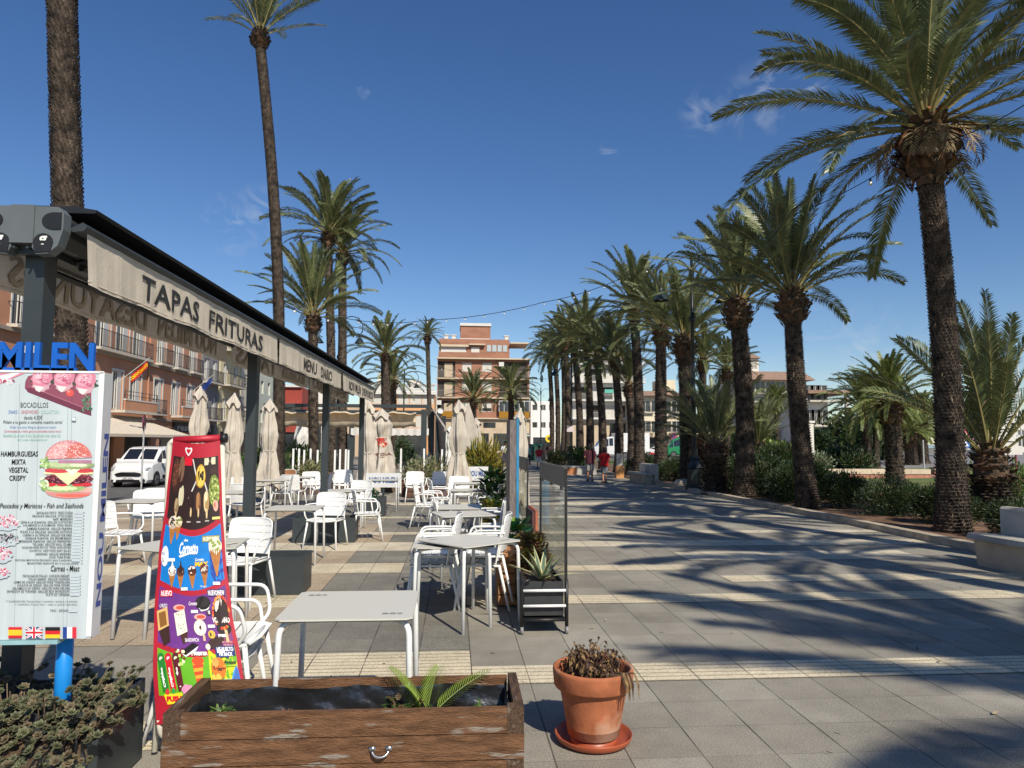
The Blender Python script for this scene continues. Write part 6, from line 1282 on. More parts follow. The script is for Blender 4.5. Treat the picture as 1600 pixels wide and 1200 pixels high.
for i, px in enumerate((452, 520, 610)): # hanging lamps
    b = MB(); b.lathe([(.03, .12), (.05, .1), (.12, 0), (.1, 0)], 10, (XY(px, PY+.4)-xl, .8, zt-.72)); b.build('hanging_spotlight', M_black, PG)
# glass fence with white posts
FT = thing('glass_fence', 'row of white posts with glass panes behind the far left tables', 'fence', (0, 23.5, 0)); pxs = [433, 443, 459, 468, 476, 486, 497, 507, 524, 532, 541, 545, 627, 663, 691]
for px in pxs:
    b = MB(); x = XY(px, 23.5); b.bb((x-.028, -.02, 0), (x+.028, .02, D(px, 701+(px % 3), 23.5).z)); b.build('post', M_white, FT)
for a, b_ in ((433, 459), (476, 497), (507, 524), (627, 663), (663, 691)): g = MB(); g.bb((XY(a, 23.5)+.04, -.004, .15), (XY(b_, 23.5)-.04, .004, 1.28)); g.build('glass_pane', glass(), FT)
b = MB(); b.bb((XY(430, 23.5), -.03, .60), (XY(550, 23.5), -.022, .66)); b.bb((XY(430, 23.5), .1, 0), (XY(700, 23.5), .4, .42)); b.build('low_wall', mat('dark_plinth', (.12, .08, .06), .8), FT)
# low bar banners
def lowsign(label, px0, px1, Y, z0, z1, word):
    x0, x1 = XY(px0, Y), XY(px1, Y); t = thing('bar_banner', label, 'banner', ((x0+x1)/2, Y, 0)); w_ = (x1-x0)/2
    b = MB(); b.bb((-w_, 0, z0), (w_, .025, z1)); b.build('panel', mat('sign_white', (0, 0, 0)), t)
    b = MB(); text(b, word, -w_*.82, w_*.82, z0+(z1-z0)*.3, z0+(z1-z0)*.72, lambda u, v: (u, -.004, v), .04); b.build('lettering', flat(srgb('#33568f')), t)
    b = MB(); b.bb((-w_*.9, 0, 0), (-w_*.9+.03, .025, z0)); b.bb((w_*.9-.03, 0, 0), (w_*.9, .025, z0)); b.bb((-.03, .03, 0), (.03, .06, z0)); b.build('leg', M_anth, t)
lowsign('low white bar banner with blue lettering under the printed parasol', 573, 627, 18.3, .50, .86, 'NOU MILEN')
lowsign('low white bar banner with blue lettering beyond the middle row of tables', 729, 768, 20.5, .55, .95, 'NOU MILEN')
# wooden trough boxes at the back
for px, Y, wd_, lb in ((650, 21.6, .5, 'dark red-brown box behind the lone white chair'), (668, 22.0, 1.5, 'brown wooden planter under the pale plants in the centre'), (487, 23.0, .6, 'brown wooden planter behind the far left tables'), (771, 12.3, .55, 'dark trough under the yellow-green plant'), (760, 24.2, 1.0, 'wooden planter of the tall yellow-green plant')):
    t = thing('wood_planter', lb, 'planter', (XY(px, Y), Y, 0)); b = MB(); h_ = .5 if Y > 14 else .34
    for k in range(3): b.bb((-wd_/2, -.25, .02+k*h_/3), (wd_/2, .25, k*h_/3+h_/3))
    b.build('boards', mat('red_brown_board', (.11, .05, .03), .8, var=.3, sc_=5) if Y > 14 else M_black, t); b = MB(); b.bb((-wd_/2+.03, -.22, h_), (wd_/2-.03, .22, h_+.01)); b.build('soil', M_soil, t)

# ---------------- street lamps ----------------
M_iron = mat('cast_iron', (.012, .016, .015), .45, var=.2)
def make_lamp(label, loc, Ht=8.5, arms=2, s=1.0, rz=0):
    t = thing('street_lamp', label, 'street lamp', loc, rz, 'double-armed cast iron street lamps')
    b = MB(); b.lathe([(0, 0), (.34, 0), (.34, .12), (.28, .16), (.27, .7), (.30, .75), (.22, .85), (.17, 1.0), (.19, 1.05), (.12, 1.15), (.12, 1.4), (0, 1.4)], 8); b.build('base', M_iron, t)
    b = MB(); b.lathe([(.085, 1.38), (.075, 3), (.1, 3.05), (.1, 3.15), (.07, 3.2), (.062, Ht*.72), (.12, Ht*.725), (.12, Ht*.74), (.06, Ht*.75), (.05, Ht), (.08, Ht+.05), (.03, Ht+.15), (0, Ht+.35)], 12); b.build('post', M_iron, t, smooth=True)
    for sg in (1, -1)[:arms]:
        b = MB(); zc = Ht-.62; R0 = .62
        pts = [(sg*.05, 0, Ht-.75)]+[(sg*(R0+.05-R0*cos(a)), 0, zc+R0*sin(a)) for a in [i*pi/16 for i in range(1, 23)]]
        b.tube(pts, .028, 6); q = pts[-1]; e = (sg*1.12, 0, zc-.42)
        b.tube([(sg*(R0*2+.05), 0, zc), (sg*(R0*2+.02), 0, zc-.25), e], .022, 6); b.tube([(sg*(.3-.12*cos(a)), 0, zc-.3+.12*sin(a)) for a in [i*pi/6 for i in range(11)]], .015, 5); b.tube([(sg*(1.0+.3*(1-cos(a))*.3), 0, zc+.48+.1*sin(a*2)) for a in [i*.4 for i in range(5)]], .015, 5)
        am = b.build('arm', M_iron, t, smooth=True)
        b = MB(); b.lathe([(.02, 0), (.04, -.05), (.05, -.12), (.12, -.2), (.26, -.42), (.30, -.46), (.28, -.47), (.1, -.25)], 14, e); b.build('lantern_shade', mat('dark_green_enamel', (.02, .03, .03), .35), am, smooth=True)
        b = MB(); b.lathe([(0, -.26), (.09, -.30), (.1, -.42), (0, -.47)], 10, e); b.build('bulb_glass', mat('lamp_glass', (.5, .5, .48), .2), am, smooth=True)
    return t
LY = 24.0
make_lamp('tall black street lamp rising through the palm row left of the third palm', (D(1086, 765, 24.3).x, 24.3, .05), 8.1, rz=0)
make_lamp('double-armed street lamp between tall palms above the awning', (D(526, 690, 40).x, 40, 0), 8.6)
make_lamp('small far street lamp left of the brick block', (D(630, 690, 66).x, 66, -.2), 8.3)
make_lamp('far street lamp in front of the white corner building', (D(845, 700, 88).x, 88, 0), 8.3)
L5 = make_lamp('dark street lamp with a small sign on it among the thin far palms', (D(893, 700, 47).x, 47, 0), 7.6)
b = MB(); b.bb((-.32, -.1, 2.35), (.12, -.085, 2.75)); b.build('small_sign', flat((.6, .5, .5)), L5)

# ---------------- string lights ----------------
def strand(label, pts, r_=.010, per=5, sag=.25):
    t = thing('string_lights', label, 'string lights', pts[0], 0, 'festoon light strings'); o = Vector(pts[0]); P = []
    for i in range(len(pts)-1):
        a, c = Vector(pts[i])-o, Vector(pts[i+1])-o
        for k in range(12): u = k/12; P.append(a.lerp(c, u)-Vector((0, 0, sag*4*u*(1-u))))
    P.append(Vector(pts[-1])-o); b = MB(); b.tube(P, r_, 4); b.build('cable', M_black, t); n = len(P)
    for i in range(2, n-1, max(1, 12//per)):
        b = MB(); b.tube([P[i], P[i]-Vector((0, 0, .07))], .022, 6); ca = b.build('socket', M_black, t)
        b = MB(); b.lathe([(0, -.07), (.03, -.08), (.042, -.115), (.03, -.15), (0, -.16)], 8, P[i]); b.build('bulb', mat('frosted_bulb', (.75, .74, .7), .3), ca, smooth=True)
strand('festoon bulbs crossing the sky from the thin palm group to the promenade row', [D(436, 470, 21), D(537, 497, 33), D(668, 500, 36), D(850, 472, 34), D(992, 425, 33)], .014, 5, .18)
strand('festoon bulbs running along the promenade row towards the largest palm', [D(992, 425, 33), D(1153, 368, 21), D(1240, 335, 17.4), D(1440, 228, 12.6), D(1610, 158, 9.5)], .010, 2, .12)
strand('far festoon string passing the brick block to the lamp', [D(600, 530, 38), D(690, 575, 60), D(860, 592, 60)], .016, 5, .3)

# ---------------- benches, bollard, low walls ----------------
M_conc = mat('pale_concrete', (.44, .42, .37), .9, var=.08, sc_=4, bump=.3, bsc=60, col2=(.30, .28, .24), c2sc=1.5, c2r=(.5, .7))
def make_bench(label, loc, rz, L=2.2):
    t = thing('concrete_bench', label, 'bench', loc, rz, 'white concrete benches')
    b = MB(); b.prism([(-.52, .36), (-.50, .43), (-.46, .44), (.0, .41), (.02, .36), (-.02, .35)], 0, L, 'y'); b.build('seat', M_conc, t)
    b = MB(); b.prism([(-.42, .0), (-.46, .348), (-.03, .348), (-.01, 0)], .06, L-.06, 'y'); b.build('base', mat('warm_concrete', (.42, .35, .26), .9, var=.1, sc_=4, bump=.3), t)
    b = MB(); b.prism([(.021, .0), (.021, .76), (.05, .79), (.16, .79), (.18, .76), (.18, 0)], 0, L, 'y'); b.build('backrest', M_conc, t)
    return t
make_bench('white concrete bench cut by the right edge of the picture', (7.74, 7.3, 0), R_(4), 2.2)
make_bench('far concrete bench beside the kerb at the foot of the palm row', (D(1020, 750, 28.6).x, 28.4, 0), R_(3), 2.0)
t = thing('brick_planter_seat', 'low orange and pale stone block behind the two walkers', 'bench', (D(907, 700, 37).x, 37, 0)); b = MB(); b.bb((-.95, -.3, 0), (-.25, .3, .36)); b.build('orange_block', mat('orange_stone', (.42, .17, .07), .9), t); b = MB(); b.bb((-.248, -.3, 0), (.8, .3, .34)); b.bb((-.97, -.32, .361), (.82, .32, .44)); b.build('pale_slab', M_conc, t)
t = thing('bollard', 'square bollard, white on top and orange below, at the kerb', 'bollard', (D(968, 742, 33).x, 33, 0)); b = MB(); b.bb((-.18, -.15, 0), (.18, .15, .58)); b.build('orange_foot', mat('ochre_paint', (.46, .22, .08), .8), t); b = MB(); b.bb((-.14, -.12, .58), (.14, .12, 1.14)); b.build('white_head', M_conc, t)
M_brk2 = mat('garden_brick', (.40, .17, .12), .9, var=.15, sc_=8)
def lowwall(label, pa, pb, Y, h):
    xa, xb = XY(pa, Y), XY(pb, Y); t = thing('garden_wall', label, 'wall', (xa, Y, .05)); b = MB(); b.bb((0, 0, 0), (xb-xa, .35, h*.45)); b.build('brick_base', M_brk2, t)
    n = int((xb-xa)/1.1)+1; b = MB(); [b.bb((i*(xb-xa)/n, -.04, h*.45+.001), ((i+1)*(xb-xa)/n-.012, .4, h)) for i in range(n)]; b.build('stone_top', mat('pale_stone', (.55, .45, .33), .85, var=.1, sc_=1), t)
lowwall('long low garden wall with pale stone top behind the lawn', 1266, 1452, 32.3, .42)
lowwall('low garden wall stretch seen right of the largest trunk', 1458, 1500, 35.8, .40)
t = thing('round_stone', 'pale rock lying in the bed by the lamp foot', 'rock', (D(1066, 757, 26).x, 25.8, .05)); b = MB(); b.lathe([(0, 0), (.32, .03), (.36, .14), (.24, .26), (0, .3)], 9, wob=lambda a, z: 1+.18*sin(a*2+z*9)); b.build('stone', mat('rock', (.45, .38, .3), .9, var=.2), t, smooth=True)
t = thing('dry_litter', 'heap of dry fronds and stones beside the lamp foot', 'debris', (D(1050, 760, 26).x, 26.6, .05)); b = MB(); r = random.Random(8)
for i in range(60): p = Vector((r.uniform(-.9, .5), r.uniform(-.6, .6), r.uniform(0, .12))); leaf(b, p, Vector((r.uniform(-1, 1), r.uniform(-1, 1), r.uniform(0, .5))), .35, .012, .2, n=2)
b.build('dry_leaves', M_dead, t)

# ---------------- signs ----------------
def post_sign(label, px, Y, ztop, col=(.45, .45, .45), r_=.035, z0=0):
    t = thing('road_sign', label, 'sign', (XY(px, Y), Y, z0)); b = MB(); b.tube([(0, 0, 0), (0, 0, ztop)], r_, 8); b.build('post', mat('galvanised', (.4, .4, .4), .4) if col[0] > .3 else mat('maroon_post', (.22, .02, .04), .5), t); return t
def disc(mb, x, z, r_, y, n=20): mb.poly([(x+r_*cos(2*pi*i/n), y, z+r_*sin(2*pi*i/n)) for i in range(n)])
t = post_sign('blue pedestrian crossing sign with a warning triangle above, at the far right', 1506, 58, 2.6)
b = MB(); b.bb((-.5, -.07, 1.95-.55), (.5, -.05, 2.45-.15)); pl = b.build('blue_panel', flat(srgb('#1f5fa8')), t); b = MB(); b.poly([(-.38, -.075, 1.5), (.38, -.075, 1.5), (0, -.075, 2.15)]); b.mi(1); b.tube([(0, -.085, 1.95), (0, -.085, 1.75)], .035, 5); b.tube([(-.12, -.085, 1.55), (0, -.085, 1.77), (.12, -.085, 1.55)], .025, 5); b.build('walking_symbol', [flat((.8, .8, .8)), flat((.03, .03, .03))], pl)
b = MB(); b.poly([(-.5, -.06, 2.32), (.5, -.06, 2.32), (0, -.06, 3.15)]); tr_ = b.build('warning_triangle', flat(srgb('#c02020')), t); b = MB(); b.poly([(-.33, -.07, 2.42), (.33, -.07, 2.42), (0, -.07, 2.96)]); b.build('triangle_face', flat((.8, .8, .8)), tr_)
t = post_sign('maroon post with small plate by the red path at the right edge', 1586, 27, 1.55, (.1,)); b = MB(); b.bb((-1.2, -.05, 1.25), (.25, -.03, 1.6)); b.build('white_plate', M_frame, t)
t = post_sign('thin pale direction signpost carrying stacked white arrow boards at the right', 1582, 40, 3.2)
for k in range(5): b = MB(); b.bb((-1.4+.1*k, -.05, 1.5+k*.36), (.3, -.03, 1.78+k*.36)); b.build('arrow_board', M_frame, t)
t = post_sign('thin grey signpost on the lawn left of the largest trunk', 1442, 40, 1.9, r_=.05)
t = post_sign('round red and blue no-parking sign in front of the bar building', 1051.5, 84, 2.6)
for rr_, c, y in ((.38, '#b01c28', -.06), (.28, '#20408c', -.066)): b = MB(); disc(b, 0, 2.5, rr_, y); b.build('disc', flat(srgb(c)), t)
b = MB(); b.poly([(-.24, -.07, 2.68), (-.18, -.07, 2.74), (.24, -.07, 2.32), (.18, -.07, 2.26)]); b.build('bar', flat(srgb('#b01c28')), t)
t = post_sign('no-parking sign seen edge-on beside the white van', 224, 31, 2.75, z0=-.5)
o = MB(); o.tube([(-.02, 0, 2.9), (.02, 0, 2.9)], .32, 20); o.build('disc', flat(srgb('#6a1c3a')), t); t.rotation_euler.z = R_(12)
t = thing('round_sign', 'small round yellow sign on the shop front right of the brick block', 'sign', (XY(858, 104), 104, 2.2)); b = MB(); b.tube([(0, 0, 0), (0, .1, 0)], .55, 16); b.build('yellow_disc', flat(srgb('#e8c820')), t); b = MB(); b.poly([(-.2, -.01, -.25), (.2, -.01, -.25), (.28, -.01, .1), (0, -.01, .3), (-.28, -.01, .1)]); b.build('dark_symbol', flat((.1, .08, .02)), t)

# ---------------- vehicles ----------------
M_tyre = mat('tyre', (.015, .015, .015), .8); M_rim = mat('wheel_rim', (.3, .3, .31), .4, .6); M_vg = mat('vehicle_glass', (.012, .014, .018), .06, var=.1, spec=.8)
def vehicle(name, label, cat, loc, rz, secs, wheels, paint, wr=.33, glassx=None, lights=True, plate=None, grille=True, group=None, band=None):
    """secs: x along length (0 = nose), z_bottom, z_belt, z_roof, half width bottom, half width top. nose faces -y after placing"""
    t = thing(name, label, cat, loc, rz, group)
    def ring(s): x, zb_, zl, zr, wb, wt = s; return [(wb*.9, x, zb_), (wb, x, zb_+.14), (wb*1.0, x, (zb_+zl)/2+.05), (wb*.985, x, zl), (wt+.02, x, zr-.10*(zr > zl+.2)-.004), (wt-.07, x, zr-.002), (wt*.4, x, zr+.012), (0, x, zr+.014)]
    n = 8; vs = []; 
    for s in secs: q = ring(s); vs += q+[(-a, b_, c) for a, b_, c in q[-2::-1]]
    m = 15; fs = [(i*m+j, i*m+j+1, (i+1)*m+j+1, (i+1)*m+j) for i in range(len(secs)-1) for j in range(m-1)]+[tuple(range(m)), tuple(range((len(secs)-1)*m+m-1, (len(secs)-1)*m-1, -1))]
    b = MB(); b.add(vs, fs); body = b.build('body', paint, t, smooth=False)
    g = MB()
    V = lambda i, j: Vector(vs[i*m+j])
    for (i, j, k) in glassx: # quads between sections on ring rows j..k pushed outward, inset
        a, b_, c, d = V(i, j), V(i, k), V(i+1, k), V(i+1, j); ce = (a+b_+c+d)/4; nn = (c-a).cross(b_-d).normalized()
        if nn.dot(ce-Vector((0, ce.y, 1.0))) < 0: nn = -nn
        Q = [ce+(p-ce)*.88+nn*.008 for p in (a, b_, c, d)]; g.mi(0).poly(Q)
    g.build('windows', M_vg, t)
    for (x, side) in [(x, s) for x in wheels for s in (-1, 1)]:
        wmax = max(s[4] for s in secs); xx = side*(wmax-.09); b = MB(); b.tube([(xx-side*.1, x, wr), (xx+side*.1, x, wr)], wr, 22); ww = b.build('wheel', M_tyre, t); b = MB(); b.tube([(xx+side*.102, x, wr), (xx+side*.108, x, wr)], wr*.62, 16); ri = b.build('rim', M_rim, ww)
        b = MB(); [b.box((xx+side*.112, x+wr*.3*cos(a), wr+wr*.3*sin(a)), (.008, wr*.5, wr*.12), rx=a) for a in [k*2*pi/5 for k in range(5)]]; b.build('spokes', mat('dark_spoke', (.04, .04, .04), .5), ri)
        b = MB(); q = wr*1.2; b.poly([(side*(wmax+.003), x+q*cos(a), wr+q*sin(a)) for a in [k*pi/12 for k in range(13)]]+[(side*(wmax+.003), x-q, secs[3][1]), (side*(wmax+.003), x+q, secs[3][1])]); b.build('wheel_arch', M_black, t)
    return t
vp = mat('van_white', (.72, .72, .71), .3, var=.02, coat=.4)
Yv = 34.0; vx = XY(203, Yv)
secs = [(0, .25, .62, .78, .72, .60), (.08, .2, .70, .90, .82, .66), (.45, .2, 1.0, 1.08, .90, .80), (.85, .2, 1.06, 1.17, .91, .82), (.95, .2, 1.08, 1.22, .91, .82), (1.6, .2, 1.12, 1.76, .91, .77), (2.0, .2, 1.12, 1.83, .91, .77), (3.0, .2, 1.12, 1.85, .91, .78), (4.3, .2, 1.12, 1.84, .91, .78), (4.42, .25, 1.05, 1.76, .88, .68)]
VN = vehicle('parked_van', 'white delivery van parked on the street below the orange building, nose to us', 'van', (vx, Yv, -.5), 0, secs, (.85, 3.55), vp, .33, [(4, 5, 7), (4, 7, 9), (4, 3, 4), (5, 3, 4), (4, 10, 11), (5, 10, 11)])
b = MB(); b.poly([(-.50, -.02, .66), (-.62, -.005, .60), (-.5, -.03, .50), (.5, -.03, .50), (.62, -.005, .60), (.50, -.02, .66), (.3, -.03, .70), (-.3, -.03, .70)]); b.poly([(-.55, -.02, .24), (.55, -.02, .24), (.5, -.03, .36), (-.5, -.03, .36)]); b.build('grille', mat('gloss_black', (.01, .01, .011), .2), VN)
b = MB(); b.bb((-.27, -.05, .385), (.27, -.035, .485)); pl = b.build('number_plate', flat((.7, .7, .68)), VN); b = MB(); text(b, '9697 LNC', -.22, .22, .40, .47, lambda u, v: (u, -.052, v), .02); b.build('plate_lettering', flat((.03, .03, .03)), pl)
for s in (-1, 1):
    b = MB(); b.add([(s*.50, .05, .72), (s*.80, .10, .76), (s*.86, .30, .92), (s*.62, .14, .84)], [(0, 1, 2, 3)]); b.v = [(x*1.01, y-.03, z+.02) for x, y, z in b.v]; b.build('headlight', mat('headlight_glass', (.25, .26, .28), .1), VN)
    b = MB(); b.rbox((s*1.03, 1.32, 1.18), (.2, .1, .2), .03); b.build('door_mirror', vp, VN); b = MB(); b.tube([(s*.66, -.02, .32), (s*.72, .03, .32)], .05, 8); b.build('fog_lamp', M_black, VN)
    b = MB(); b.bb((s*.915, 1.5, .36), (s*.925, 3.05, .52)); b.build('side_moulding', M_black, VN);
b = MB(); text(b, 'nortrans', -.3, .3, 0, 1, lambda u, v: (u, .42+.16*v, 1.075+.012*v), .01); b.build('bonnet_lettering', flat((.3, .3, .32)), VN)
b = MB(); b.tube([(0, 2.0, 1.83), (0, 1.9, 2.15)], .008, 4); b.tube([(-.5, 2.5, 1.87), (.5, 2.5, 1.87)], .02, 6); b.build('roof_fittings', M_black, VN)
# far vehicles
csec = [(0, .3, .55, .66, .74, .6), (.1, .22, .62, .78, .86, .66), (1.0, .2, .84, .92, .88, .72), (1.15, .2, .86, .95, .88, .72), (1.9, .2, .9, 1.40, .88, .62), (2.9, .2, .92, 1.43, .88, .62), (3.6, .2, .93, 1.15, .88, .66), (4.1, .22, .9, .98, .86, .66), (4.2, .3, .8, .88, .8, .6)]
cg = [(3, 5, 7), (3, 7, 9), (4, 3, 4), (5, 3, 4), (4, 10, 11), (5, 10, 11), (3, 3, 4), (3, 10, 11)]
c2 = (.4, .02, .05)
CARM = mat('white_car_paint', (.66, .65, .65), .3, var=.02, coat=.4)
t = vehicle('parked_car', 'white car with a red lower side parked beyond the palms', 'car', (XY(1000, 86), 86, -.02), R_(-90), csec, (.8, 3.4), CARM, .32, cg)
b = MB(); [b.bb((s*.885, .9, .28), (s*.9, 4.0, .5)) for s in (-1, 1)]; b.build('red_stripe', flat(srgb('#b01828')), t)
tsec = [(0, .3, .9, 1.1, .9, .75), (.25, .25, 1.05, 1.3, .97, .8), (.8, .25, 1.2, 2.0, .98, .82), (1.6, .25, 1.25, 2.3, .98, .85), (2.1, .25, 1.25, 2.35, .98, .86), (2.2, .3, 1.2, 2.3, .95, .85)]
t = vehicle('box_truck', 'white box truck half hidden by palm trunks', 'truck', (XY(927, 80), 80, -.02), R_(-90), tsec, (.8,), CARM, .36, [(1, 5, 7), (1, 7, 9), (2, 3, 4), (2, 10, 11), (3, 3, 4), (3, 10, 11)])
b = MB(); b.bb((-1.05, 2.3, .65), (1.05, 6.2, 2.75)); b.build('cargo_box', vp, t)
for s in (-1, 1):
    b = MB(); b.tube([(s*.85, 5.0, .36), (s*1.02, 5.0, .36)], .36, 18); b.build('wheel', M_tyre, t)
b = MB(); b.poly([(1.055, 2.9+.3*cos(i*pi/8), 1.9+.3*sin(i*pi/8)) for i in range(16)]); b.build('round_emblem', flat(srgb('#c04050')), t)
gp_ = mat('green_van_paint', (.01, .19, .07), .35, var=.05, coat=.3)
t = vehicle('green_van', 'bright green van beside the far palm trunks', 'van', (XY(1038, 82), 82, -.02), R_(-90), tsec[:4]+[(3.6, .25, 1.25, 2.3, .98, .85), (3.7, .3, 1.2, 2.2, .95, .82)], (.8, 3.0), gp_, .34, [(1, 5, 7), (1, 7, 9), (2, 3, 4), (2, 10, 11), (1, 3, 4), (1, 10, 11)])
t = vehicle('parked_car', 'dark car on the street seen between the folded parasols', 'car', (XY(364, 38), 38, -.5), R_(10), csec, (.8, 3.4), mat('dark_car_paint', (.02, .03, .05), .25, coat=.4), .32, cg)
t = vehicle('parked_car', 'white car on the street seen just left of the second pillar', 'car', (XY(398, 43), 43, -.5), R_(10), csec, (.8, 3.4), CARM, .32, cg)
t = vehicle('parked_car', 'silver-blue car behind the white posts of the terrace', 'car', (XY(468, 50), 50, -.2), R_(70), csec, (.8, 3.4), mat('silver_blue_paint', (.2, .24, .28), .25, .3, coat=.4), .32, cg)
t = vehicle('parked_car', 'small silver car on the harbour road at the right', 'car', (XY(1578, 72), 72, .07), R_(20), csec, (.8, 3.4), mat('silver_paint', (.35, .35, .35), .3, .3), .32, cg)
t = vehicle('far_van', 'white van parked before the pink container', 'van', (XY(1514, 95), 95, .07), R_(100), tsec[:4]+[(4.6, .25, 1.25, 2.3, .98, .85), (4.7, .3, 1.2, 2.2, .95, .82)], (.8, 3.8), vp, .34, [(1, 5, 7), (2, 3, 4), (2, 10, 11)])
t = thing('site_container', 'pale pink container beside the harbour road', 'container', (XY(1526, 100), 100, .05), R_(5)); b = MB(); b.bb((-2.2, 0, 0), (2.2, 2.4, 2.6)); b.build('box', mat('pink_paint', (.62, .30, .45), .7, var=.04), t); b = MB(); [b.bb((-2.2+i*.4, -.05, .1), (-2.05+i*.4, -.002, 2.5)) for i in range(11)]; b.build('ribs', mat('pink_paint', (0, 0, 0)), t)
t = thing('site_container', 'dark blue container right of the pink one', 'container', (XY(1542, 100), 101, .05), R_(5)); b = MB(); b.bb((-1.2, 0, 0), (1.4, 2.4, 2.5)); b.build('box', mat('navy_paint', (.03, .04, .08), .7), t)
# harbour masts and far low buildings
for i, (px, ty, lb) in enumerate(((1310, 655, 'thin white mast beside the rounded lawn palm'), (1306, 668, 'short white mast left of the garden palms'), (1596, 560, 'tall white mast at the right edge'), (1590, 585, 'second white mast at the right edge'))):
    t = thing('boat_mast', lb, 'mast', (XY(px, 130), 130, 0), 0, 'white boat masts in the harbour'); b = MB(); b.tube([(0, 0, 0), (0, 0, D(px, ty, 130).z)], .14, 6); b.build('mast', M_frame, t); b = MB(); b.tube([(-.9, 0, D(px, ty, 130).z*.75), (.9, 0, D(px, ty, 130).z*.75)], .05, 5); b.build('spreader', M_frame, t)
t = thing('harbour_building', 'low white harbour building far behind the right-hand road', 'building', (XY(1588, 140), 140, .05)); b = MB(); b.bb((-7, 0, 0), (9, 8, 4.6)); b.bb((-3, -1, 4.601), (9, 8, 8.5)); b.build('wall', M_frame, t)
b = MB(); b.bb((-6.5, -.05, 1.2), (8.5, -.002, 3.2)); b.bb((-2.5, -1.05, 6), (8.5, -1.002, 7.4)); b.build('window', M_pane, t)
t = thing('harbour_building', 'long low pale building behind the garden palms', 'building', (XY(1322, 125), 125, .05)); b = MB(); b.bb((-9, 0, 0), (5, 8, 2.6)); b.build('wall', M_frame, t); b = MB(); b.bb((-8.6, -.05, .8), (4.6, -.002, 2.0)); b.build('window', M_pane, t)
t = thing('gate_pillar', 'pale square pillar between the second trunk and the hotel wing', 'pillar', (XY(1265, 50), 50, .05)); b = MB(); b.bb((-.22, -.22, 0), (.22, .22, 3.1)); b.build('shaft', M_hw, t); b = MB(); b.bb((-.3, -.3, 3.1), (.3, .3, 3.25)); b.build('cap', M_hw, t)
t = thing('flagpole', 'slim white flagpole in front of the hotel wing', 'pole', (XY(1262, 60), 60, .05)); b = MB(); b.tube([(0, 0, 0), (0, 0, 5.6)], .07, 8); b.build('pole', M_frame, t)
t = thing('waste_container', 'dark green waste container behind the far pedestrians', 'container', (XY(834, 60), 60, 0)); b = MB(); b.bb((-.9, 0, .1), (.9, 1.0, 1.3)); b.build('bin', mat('bin_green', (.01, .06, .04), .6), t); b = MB(); b.prism([(-.02, 1.31), (.5, 1.5), (1.02, 1.31)], -.92, .92, 'x'); b.build('lid', mat('bin_green', (0, 0, 0)), t)

